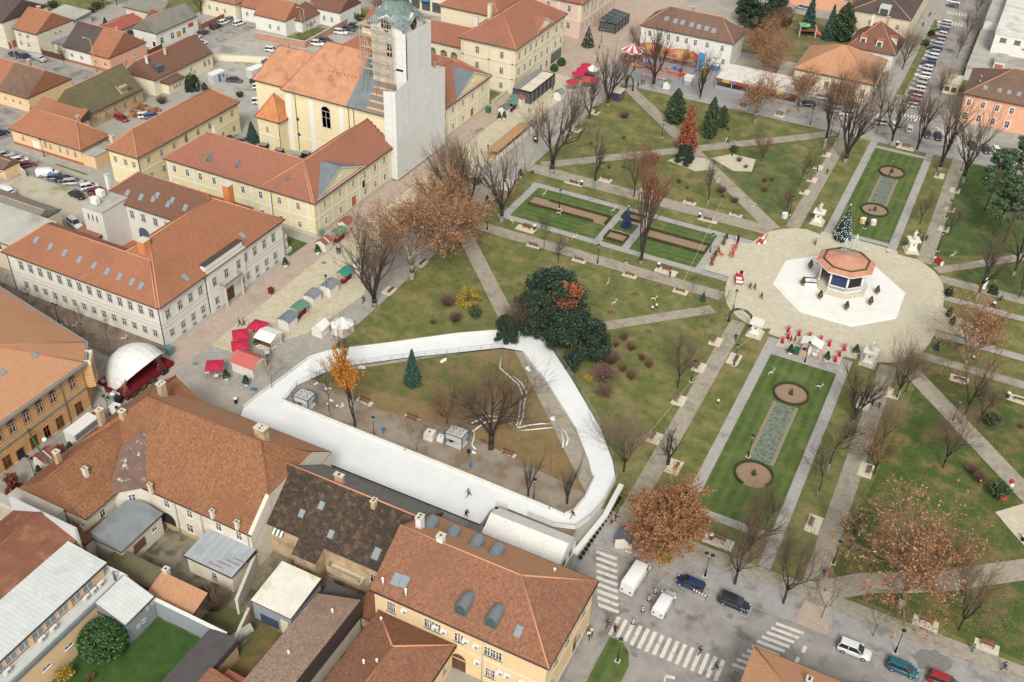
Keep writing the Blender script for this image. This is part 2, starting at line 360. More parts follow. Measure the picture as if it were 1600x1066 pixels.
mark('crossing_marking',slant(-10.2,-2.2,4,282.6,271.6,13))
mark('crossing_marking',zebra(-29.2,279.2,-23.8,283,6,'x'))
mark('crossing_marking',zebra(-23,381,-14.4,383.6,9,'x'));mark('crossing_marking',zebra(-22.8,370,-14.2,373.4,9,'x'))
def ln(a,b,w=.14):return strip([a,b],w)
mark('road_marking',[ln((-.2,98.4),(-.3,97.2),.5),ln((-.6,96.2),(-.7,95),.5),ln((-1,94),(-1.1,92.8),.5)])
mark('road_marking',[ln((-14.4,80),(-15.4,84.9),.2),ln((-15.4,84.9),(-14.2,85.2),.5),ln((-13.4,84.6),(-12.3,84.4),.4),ln((-11.6,83.9),(-9.8,83.6),.4)])
for a,b2 in(((3.3,100.2),(3.4,99)),((9.1,101.1),(9,99.3)),((14.8,101.3),(14.5,99.9)),((-8.5,101.5),(-8.6,99.2)),((-14.4,101.5),(-14.4,99.3)),((-21.2,100.7),(-21.1,99.5))):
 mark('parking_marking',[ln(a,b2,.16)],BLUEM)
mark('parking_marking',[ln((-21,99.7),(-18,99.2),.12),ln((-16.8,99.2),(-13.2,99.6),.12),ln((-9.5,99.2),(-8.5,99.4),.12)],BLUEM)
mark('road_marking',[ln((-33.4,102.2),(-31.3,97.3),.14)],fl('m29',C(206,176,96),.8))
mark('parking_marking',[ln((-188+i*2.6,203),(-188+i*2.6,198.4),.1)for i in range(6)]+[ln((-207,206+i*2.4),(-210.6,206.4+i*2.4),.1)for i in range(16)])
def blob(x,y,r,n=14,sq=.8):
 return[(x+r*(1+R.uniform(-.25,.25))*cos(2*PI*k/n),y+r*sq*(1+R.uniform(-.25,.25))*sin(2*PI*k/n))for k in range(n)]
PATCH=rmat('m30',C(126,122,116),C(140,136,128),2)
mark('tarmac_patch',[blob(*(-23.9,92.4),.5),blob(*(-21.3,90.9),.6),blob(*(-20.4,90.6),.45),blob(*(-20.2,86.1),.5)],PATCH,.011)
mark('tarmac_patch',[blob(*(15.3,104.1),2.6,22,.75)],rmat('m31',C(128,124,118),C(142,138,131),2),.125)
for a in((-10.8,98.4),(-26,89.2),(-7.3,89.6),(-8.3,105.1)):mark('manhole_cover',[rct(a[0]-.4,a[1]-.4,a[0]+.4,a[1]+.4)],PATCH,.0125)
for a in((-111.5,145.6),(-111.8,106.8),(-31.3,175.5)):mark('manhole_cover',[rct(a[0]-.5,a[1]-.4,a[0]+.5,a[1]+.4)],PATCH,.07)
#----------roofs and walls----------
RT=dict(
 orange=tmat('m32',C(182,122,92),C(168,106,78),C(130,82,62),.35,C(146,98,76)),
 rose=tmat('m33',C(174,112,90),C(160,100,80),C(132,84,68),.3,C(142,94,78)),
 palace=tmat('m34',C(180,118,86),C(166,104,76),C(128,82,62),.35,C(146,96,74)),
 weather=tmat('m35',C(144,98,78),C(126,82,66),C(96,68,58),.5,C(114,88,76)),
 rust=tmat('m36',C(176,120,84),C(146,96,66),C(100,66,50),.6,C(132,84,58),(.46,.66)),
 speck=tmat('m37',C(172,118,90),C(142,94,72),C(112,70,54),.6,C(130,86,68)),
 moss=tmat('m38',C(92,72,60),C(62,52,46),C(42,38,36),.5,C(56,48,42),(.44,.62),.12,moss=C(112,86,64)),
 faded=tmat('m39',C(192,160,140),C(160,126,108),C(126,98,86),.5,C(140,108,92)),
 barn=tmat('m40',C(128,112,88),C(112,100,80),C(88,80,64),.6,C(100,92,66),(.44,.62),moss=C(118,110,72)),
 brown=tmat('m41',C(140,108,90),C(122,92,78),C(96,74,64),.4),
 dark=tmat('m42',C(104,88,82),C(90,76,72),C(70,60,58),.4),
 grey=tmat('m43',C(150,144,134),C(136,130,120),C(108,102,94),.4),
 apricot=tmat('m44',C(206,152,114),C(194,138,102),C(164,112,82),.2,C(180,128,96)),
 copper=smat('m45',C(206,150,112),C(190,134,98),.62,0,.5,C(150,106,86),.8),
 copper2=smat('m46',C(214,142,88),C(198,124,76),.5,0,.4),
 zinc=smat('m47',C(128,136,138),C(116,124,128),.6,0,.5,C(106,112,114)),
 pale=smat('m48',C(218,222,216),C(208,212,206),.62,0,.5,C(196,198,190)),
 rustsheet=smat('m49',C(142,94,70),C(128,82,62),.5,0,.7,C(170,116,84)),
 darksheet=smat('m50',C(98,92,92),C(88,82,82),.25,1,.6),
 bluesheet=smat('m51',C(176,184,186),C(164,172,176),1.1,0,.5,C(150,156,156)),
 corr=smat('m52',C(146,154,154),C(132,140,140),.28,0,.5,C(120,120,108)),
 redsheet=smat('m53',C(176,98,84),C(164,86,74),.4,0,.6),
 flatgrey=rmat('m54',C(178,174,164),C(192,188,178),.4,C(160,154,144),.2))
def wmat(name,c,c2=None,st=None,sr=(.55,.75)):
 if name in _mc:return _mc[name]
 t=NT(name);col=t.mix(t.ramp(t.noise(.7,4),.3,.7),c,c2 or tuple(x*.9 for x in c[:3])+(1,))
 if st:col=t.mix(t.mth('MULTIPLY',t.ramp(t.noise(.55,6,.7),*sr),.75),col,st)
 m=t.out(col,.9,t.noise(12,2),.15);_mc[name]=m;return m
WM=dict(white=wmat('m55',C(236,234,224)),cream=wmat('m56',C(238,228,196)),lemon=wmat('m57',C(242,228,182)),
 yellow=wmat('m58',C(236,206,158)),peach=wmat('m59',C(238,178,144)),apricot=wmat('m60',C(240,204,156)),
 old=wmat('m61',C(226,218,198),C(214,204,182),C(176,160,134)),beige=wmat('m62',C(226,210,180)),
 pink=wmat('m63',C(226,198,184)),rot=wmat('m64',C(206,180,142),C(192,166,128),C(150,124,98),(.48,.62)),
 grey=wmat('m65',C(150,158,164)),palegrey=wmat('m66',C(206,206,202)))
BRICKW=bmat('m67',C(176,118,92),C(196,134,104),C(190,170,150),.3,.12,.02,True)
OLDBR=bmat('m68',C(204,170,120),C(186,150,104),C(176,156,128),.3,.12,.02,True,C(160,132,100),.4)
BANDED=bmat('m69',C(228,180,122),C(222,172,114),C(176,122,78),40,.52,.05,True)
GUT=fl('m70',C(84,72,68),.5);RIDGE=fl('m71',C(206,146,110),.9)
def roof_faces(b,x0,y0,x1,y1,ez,rz,kind,axis,t=.22,m=0,m2=1,hip=(1,1),run=None):
 """closed roof solid over a rectangle; kind gable/hip/pyramid/shed/flat; axis of the ridge"""
 zb=ez-t
 if kind=='flat':b.bx(x0,y0,zb,x1,y1,ez,m);return[]
 P=lambda u,v,z:(u,v,z)if axis=='x' else(v,u,z)
 if axis=='x':u0,u1,v0,v1=x0,x1,y0,y1
 else:u0,u1,v0,v1=y0,y1,x0,x1
 def F(pts,mm):
  q=[Vector(p)for p in pts];
  if axis=='y':q=q[::-1]
  b.fc([tuple(p)for p in q],mm)
 A,B_,Cc,D=P(u0,v0,ez),P(u1,v0,ez),P(u1,v1,ez),P(u0,v1,ez)
 a,b_,c,d=P(u0,v0,zb),P(u1,v0,zb),P(u1,v1,zb),P(u0,v1,zb)
 F([a,d,c,b_],m2)
 if kind in('shed+','shed-'):
  hi=1 if kind=='shed+' else 0
  if hi:Cc,D=P(u1,v1,rz),P(u0,v1,rz)
  else:A,B_=P(u0,v0,rz),P(u1,v0,rz)
  F([A,B_,Cc,D],m);F([a,b_,B_,A],m2);F([b_,c,Cc,B_],m2);F([c,d,D,Cc],m2);F([d,a,A,D],m2);return[]
 F([a,b_,B_,A],m2);F([b_,c,Cc,B_],m2);F([c,d,D,Cc],m2);F([d,a,A,D],m2)
 vm=(v0+v1)/2;rn=run if run is not None else(v1-v0)/2
 h0=u0+(rn if hip[0]else 0);h1=u1-(rn if hip[1]else 0)
 if kind=='gable':h0,h1=u0,u1
 if kind=='pyramid' or h1<=h0:h0=h1=(u0+u1)/2
 R0,R1=P(h0,vm,rz),P(h1,vm,rz)
 if h0==h1:
  F([A,B_,R0],m);F([B_,Cc,R0],m);F([Cc,D,R0],m);F([D,A,R0],m)
 else:
  F([A,B_,R1,R0],m);F([Cc,D,R0,R1],m);F([D,A,R0],m);F([B_,Cc,R1],m)
 L=[(R0,R1)]if h0 !=h1 else[]
 if h0 !=u0:L+=[(A,R0),(D,R0)]
 if h1 !=u1:L+=[(B_,R1),(Cc,R1)]
 return L
_wm={}
FR=dict(white=WHT,green=fl('m72',C(72,110,98),.6),brown=fl('m73',C(104,72,54),.6),cream=fl('m74',C(226,214,180),.7),grey=fl('m75',C(140,142,140),.6),dark=DKM,tan=fl('m76',C(206,196,176),.7),red=fl('m77',C(176,112,78),.7))
def win_mesh(w,h,style,frame,arch=False):
 key=(round(w,2),round(h,2),style,frame,arch)
 if key in _wm:return _wm[key]
 b=MB();fr=.07;fm=[FR[frame],WHT if style !='dark' else FR[frame]]
 if style in('sur','arch'):# painted surround
  b.bx(-w/2-.16,-.05,-.12,w/2+.16,.1,0,0);b.bx(-w/2-.16,-.04,0,-w/2,.1,h,0);b.bx(w/2,-.04,0,w/2+.16,.1,h,0)
  if not arch:b.bx(-w/2-.2,-.08,h,w/2+.2,.1,h+.16,0)
 else:b.bx(-w/2-.08,-.12,-.08,w/2+.08,.1,0,0)
 if arch:
  n=8
  for k in range(n):
   t0,t1=PI*k/n,PI*(k+1)/n
   for r0,r1 in((w/2,w/2+.24),):
    p=[(-r0*cos(t0),h+r0*sin(t0)),(-r1*cos(t0),h+r1*sin(t0)),(-r1*cos(t1),h+r1*sin(t1)),(-r0*cos(t1),h+r0*sin(t1))]
    b.fc([(q[0],-.05,q[1])for q in p],0)
 hh=h+(w/2 if arch else 0)
 b.bx(-w/2,-.02,0,-w/2+fr,.06,h,1);b.bx(w/2-fr,-.02,0,w/2,.06,h,1);b.bx(-w/2+fr,-.02,0,w/2-fr,.06,fr,1);b.bx(-w/2+fr,-.02,h-fr,w/2-fr,.06,h,1)
 b.bx(-.04,-.025,fr,.04,.05,h-fr,1);b.bx(-w/2+fr,-.022,h*.62,-.04,.05,h*.62+.06,1);b.bx(.04,-.022,h*.62,w/2-fr,.05,h*.62+.06,1)
 g2=MB()
 if arch:g2.fc([(-w/2,0,0),(w/2,0,0)]+[(w/2*cos(PI*k/8),0,h+w/2*sin(PI*k/8))for k in range(9)],0)
 else:g2.fc([(-w/2+.02,0,.02),(w/2-.02,0,.02),(w/2-.02,0,h-.02),(-w/2+.02,0,h-.02)],0)
 r=(b.mesh('window',fm),g2.mesh('pane',GLS2 if style=='pale' else GLS));_wm[key]=r;return r
class Bld:
 def __init__(s,name,label,cat,at,group=None):
  s.at=at;s.rt=tg(name,label,cat,(at[0],at[1],0),0,group)
  s.walls={};s.roofs={};s.ridge=MB();s.gut=MB();s.rm=None;s.k=0
 def L(s,x,y):return x-s.at[0],y-s.at[1]
 def wing(s,x0,y0,x1,y1,h,rz,kind,roof,wall,axis='x',oh=.45,hip=(1,1),t=.22,gutter=True,run=None,z0=0,caps=True,gw=None):
  e=.012*s.k;s.k+=1
  X0,Y0=s.L(x0,y0);X1,Y1=s.L(x1,y1);X0+=e;Y0+=e;X1-=e;Y1-=e
  w=s.walls.setdefault(wall,MB());r=s.roofs.setdefault(roof,MB())
  w.bx(X0,Y0,z0,X1,Y1,h-t*.5-e)
  k2=kind
  if kind=='gable':# gable wall triangles as thin prisms
   gy=.25;rise=(rz-h)
   if axis=='x':
    m=(Y0+Y1)/2;sl=rise/((Y1-Y0)/2+oh);zt=h+sl*((Y1-Y0)/2+oh)-t
    for xx in(X0,X1-gy):w.add([(xx,Y0,h-t*.5-e),(xx,Y1,h-t*.5-e),(xx,m,zt),(xx+gy,Y0,h-t*.5-e),(xx+gy,Y1,h-t*.5-e),(xx+gy,m,zt)],[(0,2,1),(3,4,5),(0,3,5,2),(1,2,5,4),(0,1,4,3)])
   else:
    m=(X0+X1)/2;sl=rise/((X1-X0)/2+oh);zt=h+sl*((X1-X0)/2+oh)-t
    for yy in(Y0,Y1-gy):w.add([(X0,yy,h-t*.5-e),(X1,yy,h-t*.5-e),(m,yy,zt),(X0,yy+gy,h-t*.5-e),(X1,yy+gy,h-t*.5-e),(m,yy+gy,zt)],[(0,1,2),(3,5,4),(0,2,5,3),(1,4,5,2),(0,3,4,1)])
  if kind.startswith('shed'):
   d=('y' if axis=='x' else 'x');up=kind=='shed+';lo,hi=h-t*.5-e,rz-t-.02
   if axis=='x':q=[(X0,Y0),(X1,Y0),(X1,Y1),(X0,Y1)];zz=[lo,lo,hi,hi]if up else[hi,hi,lo,lo]
   else:q=[(X0,Y0),(X1,Y0),(X1,Y1),(X0,Y1)];zz=[lo,hi,hi,lo]if up else[hi,lo,lo,hi]
   w.add([(p[0],p[1],lo-.05)for p in q]+[(p[0],p[1],z)for p,z in zip(q,zz)],[(3,2,1,0),(4,5,6,7),(0,1,5,4),(1,2,6,5),(2,3,7,6),(3,0,4,7)])
  ohx=ohy=oh
  if kind=='gable':
   if axis=='x':ohx=.12
   else:ohy=.12
  L=roof_faces(r,X0-ohx,Y0-ohy,X1+ohx,Y1+ohy,h+.02-e,rz-e,k2,axis,t,0,1,hip,run)
  if caps:
   for a,b in L:s.ridge.tb([(a[0],a[1],a[2]+.02),(b[0],b[1],b[2]+.02)],.13,5)
  if gutter and kind !='flat':
   gz=h-.12
   ls=[((X0-ohx,Y0-ohy-.07),(X1+ohx,Y0-ohy-.07)),((X1+ohx+.07,Y0-ohy),(X1+ohx+.07,Y1+ohy)),((X1+ohx,Y1+ohy+.07),(X0-ohx,Y1+ohy+.07))]
   if kind=='gable':ls=[ls[0],ls[2]]if axis=='x' else[ls[1]]
   for a,b in ls:s.gut.tb([(a[0],a[1],gz),(b[0],b[1],gz)],.085,6)
 def wbx(s,wall,x0,y0,z0,x1,y1,z1):
  X0,Y0=s.L(x0,y0);X1,Y1=s.L(x1,y1);s.walls.setdefault(wall,MB()).bx(X0,Y0,z0,X1,Y1,z1)
 def part(s,name,m,x0,y0,z0,x1,y1,z1,uv=False):
  b=MB();X0,Y0=s.L(x0,y0);X1,Y1=s.L(x1,y1);b.bx(X0,Y0,z0,X1,Y1,z1);return b.bd(name,m,s.rt,uv=uv)
 def band(s,side,c,a0,a1,z,hh=.22,m=WHT,d=.07,name='string_course'):
  if side=='S':return s.part(name,m,a0,c-d,z,a1,c+.05,z+hh)
  return s.part(name,m,c-.05,a0,z,c+d,a1,z+hh)
 def pil(s,side,c,a,z0,z1,w=.5,m=WHT,d=.05):return s.band(side,c,a-w/2,a+w/2,z0,z1-z0,m,d,'pilaster')
 def win(s,side,c,pos,z,w=1.1,h=1.8,style='sur',frame='white',arch=False,name='window'):
  me,pane=win_mesh(w,h,style,frame,arch)
  for a in pos:
   if side=='S':loc=s.L(a,c);rz=0
   elif side=='E':loc=s.L(c,a);rz=PI/2
   else:loc=s.L(c,a);rz=-PI/2
   o=put(name,me,s.rt,(loc[0],loc[1],z-h/2),rz);put('pane',pane,o)
 def door(s,side,c,a,w=1.4,h=2.6,m=WOOD,frame=WHT,z=0,arch=False,name='door'):
  b=MB();b.bx(-w/2-.15,-.06,0,-w/2,.05,h+.15,1);b.bx(w/2,-.06,0,w/2+.15,.05,h+.15,1);b.bx(-w/2,-.06,h,w/2,.05,h+.15,1)
  b.bx(-w/2,-.03,0,-.015,.03,h,0);b.bx(.015,-.03,0,w/2,.03,h,0)
  for q in(-w/4,w/4):
   b.bx(q-w*.17,-.05,.25,q+w*.17,-.03,h*.42,0);b.bx(q-w*.17,-.05,h*.5,q+w*.17,-.03,h*.92,0)
  if arch:b.fc([(w/2*cos(PI*k/8),-.031,h+w/2*sin(PI*k/8))for k in range(9)],0)
  loc=s.L(a,c)if side=='S' else s.L(c,a)
  return b.bd(name,[m,frame],s.rt,(loc[0],loc[1],z),0 if side=='S' else PI/2)
 def onroof(s,x,y,plane):
  """height of a roof slope given (x or y of eave, eave z, slope sign...)"""
  ax,e0,ez,sl=plane;return ez+abs((y if ax=='y' else x)-e0)*sl
 def skyl(s,pts,plane,w=.8,l=1.3,name='skylight',gl=None):
  ax,e0,ez,sl=plane;an=atan(sl)
  for x,y in pts:
   z=s.onroof(x,y,plane);b=MB();M=Matrix.Rotation(an,4,'X')
   for bx,m in(((-w/2-.08,-l/2-.08,-.05,w/2+.08,l/2+.08,.1),0),((-w/2,-l/2,.1,w/2,l/2,.13),1)):
    q=MB();q.bx(*bx);b.add([tuple(M @ Vector(v))for v in q.v],q.f,m)
   X,Y=s.L(x,y);b.bd(name,[FR['grey'],gl or GLS2],s.rt,(X,Y,z),0 if ax=='y' else PI/2)
 def chm(s,x,y,z0,z1,w=.7,d=.9,m=None,cap=True,pots=2):
  b=MB();X,Y=s.L(x,y);b.bx(-w/2,-d/2,z0,w/2,d/2,z1,0)
  if cap:b.bx(-w/2-.1,-d/2-.1,z1,w/2+.1,d/2+.1,z1+.14,1)
  for k in range(pots):b.bx(-.14,-d/2+d*(k+.5)/pots-.13,z1+.14,.14,-d/2+d*(k+.5)/pots+.13,z1+.16,2)
  b.bd('chimney',[m or BRICKW,STN,BLACK],s.rt,(X,Y,0),uv=True)
 def vent(s,x,y,z0,h=.9):
  b=MB();X,Y=s.L(x,y);b.cyl(0,0,z0-.3,z0+h,.12,8);b.lt([(.12,z0+h),(.24,z0+h+.05),(.05,z0+h+.3)],8);b.bd('vent_pipe',WHT,s.rt,(X,Y,0))
 def acn(s,side,c,pos,z):
  for a in pos:
   b=MB();b.bx(-.45,-.4,0,.45,-.05,.65,0);b.cyl(.1,-.41,.0,.0,.01,6,0);b.bx(-.1,-.42,.1,.35,-.4,.55,1)
   loc=s.L(a,c)if side=='S' else s.L(c,a);b.bd('air_conditioner',[WHT,FR['grey']],s.rt,(loc[0],loc[1],z),0 if side=='S' else PI/2)
 def pipe(s,side,c,a,z1,z0=.2,m=None):
  b=MB();b.tb([(0,-.4,z1),(0,-.12,z1-.5),(0,-.12,z0)],.075,6);loc=s.L(a,c)if side=='S' else s.L(c,a)
  b.bd('downpipe',m or GUT,s.rt,(loc[0],loc[1],0),0 if side=='S' else PI/2)
 def poly(s,name,mats,faces,uv=True):
  b=MB()
  for f,m in faces:b.fc([(p[0]-s.at[0],p[1]-s.at[1],p[2])for p in f],m)
  return b.bd(name,mats,s.rt,uv=uv)
 def done(s):
  for k,b in s.walls.items():b.bd('wall',WM[k]if isinstance(k,str)else k,s.rt,uv=True)
  for k,b in s.roofs.items():b.bd('roof',[RT[k]if isinstance(k,str)else k,FR['grey']if k in('pale','zinc','corr','flatgrey')else GUT],s.rt,uv=True)
  if s.ridge.v:s.ridge.bd('ridge_tiles',s.rm or RIDGE,s.rt)
  if s.gut.v:s.gut.bd('gutter',GUT,s.rt)
  return s
def lp(a,b,n):return[a+(b-a)*i/(n-1)for i in range(n)]
def pediment(B,c,y0,y1,z,apex,back,wall='lemon',roof='zinc',oh=.35):
 """triangular gable on an east front at x=c, its own little roof running back into the main roof"""
 ym=(y0+y1)/2;b=MB();X,Y0=B.L(c,y0);_,Y1=B.L(c,y1);Ym=(Y0+Y1)/2
 b.add([(X-.5,Y0,z),(X-.5,Y1,z),(X-.5,Ym,apex),(X+.02,Y0,z),(X+.02,Y1,z),(X+.02,Ym,apex)],[(0,2,1),(3,4,5),(0,3,5,2),(1,2,5,4),(0,1,4,3)])
 pd=b.bd('pediment',WM[wall],B.rt)
 r=MB();sl=(apex-z)/((Y1-Y0)/2);za=apex+.12;ya,yb=Y0-oh,Y1+oh;ze=z+.12-sl*oh
 xf,xb=X+.35,X-back
 for yy,s1 in((ya,1),(yb,-1)):
  q=[(xf,yy,ze),(xf,Ym,za),(xb,Ym,za),(X-.3,yy,ze)]
  r.fc(q if s1<0 else q[::-1],0)
  r.fc([(xf,yy,ze),(xf,yy,ze-.2),(xf,Ym,za-.2),(xf,Ym,za)]if s1>0 else[(xf,Ym,za),(xf,Ym,za-.2),(xf,yy,ze-.2),(xf,yy,ze)],1)
 r.bd('pediment_roof',[RT[roof],WHT],pd,uv=True)
 o=MB();o.lt([(.55,0),(.55,.05),(.4,.06)],14);q=o.bd('oculus',[WHT],pd,(X+.03,Ym,z+(apex-z)*.42));q.rotation_euler=(0,PI/2,0)
 B.band('E',c,y0,y1,z-.1,.3,WHT,.3,'cornice')
#=====corner hse with the barrel dormers(front)=====
B=Bld('corner_house','long yellow two storey house with speckled brown hip roof beside the zebra crossing','house',(-39.5,80))
B.wing(-52.2,73,-27.5,87.6,8.9,13.6,'hip','speck','yellow','x',.45,(0,1))
B.poly('new_and_glancing_tiles',[RT['apricot']],[([(-27.6,88.0,8.97),(-52.2,88.0,8.97),(-52.2,80.45,13.58),(-34.9,80.45,13.58)],0)])  # newer orange tiles over the north slope
SL=('y',72.55,8.9,4.7/7.75)
B.skyl([(-49.8,74.7),(-48.7,74.8)],SL,1.0,1.5);B.skyl([(-32.3,74.8)],SL,.8,1.3)
B.chm(-50.6,82,11.5,14.6,.8,1.0,WM['white']);B.chm(-46.6,80.6,12.8,14.4,.9,.9,WM['white'],pots=1)
B.vent(*(-51.2,73.6),9.8);B.vent(*(-47.7,73.5),9.8);B.vent(*(-32.1,84.8),11.6,.1)
def barrel(x,y,z,side=-1,ln_=2.6,w=1.7):
 b=MB();n=10
 for k in range(n):
  t0,t1=PI*k/n,PI*(k+1)/n;r=w/2
  q=[(r*cos(t0),0,1+r*sin(t0)),(r*cos(t1),0,1+r*sin(t1)),(r*cos(t1),ln_,1+r*sin(t1)*.9),(r*cos(t0),ln_,1+r*sin(t0)*.9)]
  b.fc(q[::-1],0)
 b.bx(-w/2,.05,-.4,w/2,ln_,1,0)
 b.fc([(-w/2,.02,0),(w/2,.02,0)]+[(w/2*cos(PI*k/10),.02,1+w/2*sin(PI*k/10))for k in range(11)],1)
 b.fc([(-w*.36,-.01,.12),(w*.36,-.01,.12)]+[(w*.36*cos(PI*k/10),-.01,.95+w*.36*sin(PI*k/10))for k in range(11)],2)
 b.bx(-.04,-.04,.1,.04,0,1.5,1);b.bx(-w*.36,-.04,.9,w*.36,0,.97,1)
 X,Y=B.L(x,y);o=b.bd('dormer',[RT['zinc'],FR['green'],GLS],B.rt,(X,Y,z),0 if side<0 else PI,uv=True)
for a in((-40,73.8),(-35.8,73.9)):barrel(a[0],a[1],9.9)
for x in(-50.2,-46.8,-43.2,-40.2):barrel(x,84.9,10.6,1)
B.win('S',73,[(-50,72.6)[0],(-49.4,72.6)[0]],6.6,.7,1.9,'plain','green')
B.win('S',73,[(-44.3,72.6)[0],(-43.6,72.6)[0],(-42.7,72.5)[0]],6.6,.9,1.7,'plain','green')
B.win('S',73,[(-39.9,72.7)[0],(-39.4,72.7)[0]],6.5,.85,1.6,'plain','green')
B.win('S',73,[(-35.6,72.6)[0],(-34.8,72.6)[0],(-34,72.6)[0]],6.4,.95,1.6,'plain','green')
B.win('S',73,[(-35.4,73.1)[0],(-34.8,73)[0]],2.2,.8,1.7,'plain','green')
B.acn('S',73,[(-47.6,73.1)[0]],6.9);B.acn('S',73,[(-43,73)[0],(-41.8,73.1)[0],(-38.6,73.2)[0],(-37.1,73.1)[0]],6.3);B.acn('S',73,[(-36.9,72.8)[0],-33.6,-32.6,-30.5],3.2)
B.band('S',73,-51,-27.5,4.5,.2,WM['cream'],.05);B.pipe('S',73,-36.2,8.7,m=WHT);B.door('S',73,-39.6,2.0,2.2,FR['brown'],WM['yellow'],arch=True,name='gate')
B.win('E',-27.5,[84.7,76],6.4,1.0,1.8,'plain','brown');B.win('E',-27.5,[83.7,75.4],2.4,1.1,1.7,'plain','green');B.win('E',-27.5,[79.5],6.4,1.0,1.8,'plain','brown')
B.door('E',-27.5,82.4,1.3,2.4,FR['brown'],WM['yellow'],.2,True);B.band('E',-27.5,73,87.6,4.6,.2,WM['cream'],.05);B.part('plinth',STN,-27.5,73,0,-27.42,87.6,.7)
B.done()
#=====mossy roof hse=====
B=Bld('mossy_roof_house','old house with black mossy tile roof and stained walls between two brown roofed houses','house',(-63.5,84))
B.wing(-74,78,-52.3,90.6,6.3,11.7,'gable','moss','rot','x',.45)
B.poly('lean_to',[RT['moss'],WM['rot']],[([(-67.6,77.8,6.15),(-67.6,75.6,4.7),(-63.6,75.6,4.7),(-63.6,77.8,6.15)],0),([(-67.5,75.8,0),(-63.8,75.8,0),(-63.8,75.8,4.8),(-67.5,75.8,4.8)],1),([(-63.8,75.8,0),(-63.8,78,0),(-63.8,78,6.2),(-63.8,75.8,4.8)],1),([(-67.6,77.8,6.0),(-63.6,77.8,6.0),(-63.6,75.6,4.55),(-67.6,75.6,4.55)],0)])
B.poly('grey_tiles',[RT['grey']],[([(-52.4,91.0,6.36),(-73.9,91.0,6.36),(-73.9,84.45,11.62),(-52.4,84.45,11.62)],0)])  # plain grey tile sheet over the whole north slope
SL=('y',77.55,6.3,5.4/6.75)
B.skyl([(-68.6,79.9),(-63.2,79.1),(-66.3,81.5)],SL,.7,1.0);B.skyl([(-55.8,79.1)],SL,.9,1.5)
B.chm((-58.9,83.6)[0],(-58.9,83.6)[1],10.2,12.2,.6,.8,WM['rot']);B.chm((-65.6,83.2)[0],85.1,10.6,12.6,1.3,.6)
B.win('S',78,[-71.6],4.6,1.3,1.0,'plain','white');B.win('S',78,[-55.8],3.6,1.,1.5,'plain','white')
b=MB()
for k in range(6):X,Y=B.L(-72.4+k*.32,78);b.add([(X,Y-.03,5.3),(X+.16,Y-.03,5.3),(X+.16,Y-.7,4.7),(X,Y-.7,4.7)],[(3,2,1,0)],k%2);b.add([(X+.16,Y-.03,5.3),(X+.32,Y-.03,5.3),(X+.32,Y-.7,4.7),(X+.16,Y-.7,4.7)],[(3,2,1,0)],(k+1)%2)
b.bd('awning',[FR['green'],WHT],B.rt)
b=MB();X,Y=B.L(-59.5,76.6);b.bx(X-3,Y,2.9,X+2.4,Y+1.4,3.1,0);b.bx(X-3,Y-.05,3.1,X+2.4,Y+.05,3.9,1);b.bd('balcony',[STN,WM['rot']],B.rt)
B.part('cornice',GUT,-74,77.94,5.9,-52.5,78,6.05)
B.done()
#=====L shaped rusty roof hse=====
B=Bld('angled_old_house','big old L shaped house with rust brown tiles and white courtyard walls','house',(-92,82))
B.rm=fl('m78',C(150,92,62),.9)
B.wbx('old',-107.2,74.4,0,-73.4,93,6.9);EW=[]
ya,yb,zr=78.6,88.8,14.7
B.poly('roof',[RT['rust'],WM['old'],GUT],[([(-107.6,74,7),(-73,74,7),(-73,ya,10.7),(-77.6,83.7,zr),(-98.4,83.7,zr)],0),([(-73,93.4,7),(-107.6,93.4,7),(-98.4,83.7,zr),(-77.6,83.7,zr),(-73,yb,10.7)],0),([(-107.6,93.4,7),(-107.6,74,7),(-98.4,83.7,zr)],0),([(-73,ya,10.7),(-73,yb,10.7),(-77.6,83.7,zr)],0),([(-73.05,74.3,0),(-73.05,93.1,0),(-73.05,93.1,7.2),(-73.05,yb,10.6),(-73.05,ya,10.6),(-73.05,74.3,7.2)],1),([(-107.6,93.4,6.8),(-73,93.4,6.8),(-73,74,6.8),(-107.6,74,6.8)],2),([(-107.6,74,6.8),(-73,74,6.8),(-73,74,7),(-107.6,74,7)],2)])
B.poly('new_and_glancing_tiles',[RT['apricot']],[([(-73.2,93.25,7.17),(-107.2,93.25,7.17),(-98.4,83.9,14.6),(-77.6,83.9,14.6),(-73.2,88.8,10.75)],0)])  # apricot overlay paints in how the far slope brightens at a grazing angle
for pq in(((-98.4,83.7,zr),(-77.6,83.7,zr)),((-77.6,83.7,zr),(-73,ya,10.7)),((-77.6,83.7,zr),(-73,yb,10.7))):B.ridge.tb([B.L(pq[0][0],pq[0][1])+(pq[0][2],),B.L(pq[1][0],pq[1][1])+(pq[1][2],)],.13,5)
B.gut.tb([B.L(-93.6,73.95)+(6.85,),B.L(-73,73.95)+(6.85,)],.085,6)
B.wing(-107.2,65.6,-95.2,92,7,11.6,'gable','rust','old','y',.4)
q=[(-95.6,70.2),(-90.6,74.8)]
b=MB();X0,Y0=B.L(-95.4,71.0);X1,Y1=B.L(-91.7,74.6)
b.prism([(X0,Y0),(X1,Y1),(X1-.2,Y1+3),(X0-3,Y0+3)],0,7.0);b.bd('bay_wall',WM['old'],B.rt)
bx=MB();bx.fc([(X0-.2,Y0-.55,7.08),(X1+.4,Y1+.1,7.1),(X1-1.6,Y1+4.4,10.6),(X1-4.2,Y1+8.6,13.2),(X0-2.2,Y0+5.2,10.6)]);bx.bd('valley_sheet',rmat('m79',C(128,100,86),C(108,88,80),.8,C(200,194,186),.9,(.6,.68)),B.rt)
bw_,bp_=win_mesh(1.0,1.6,'plain','white');am=atan2(Y1-Y0,X1-X0)
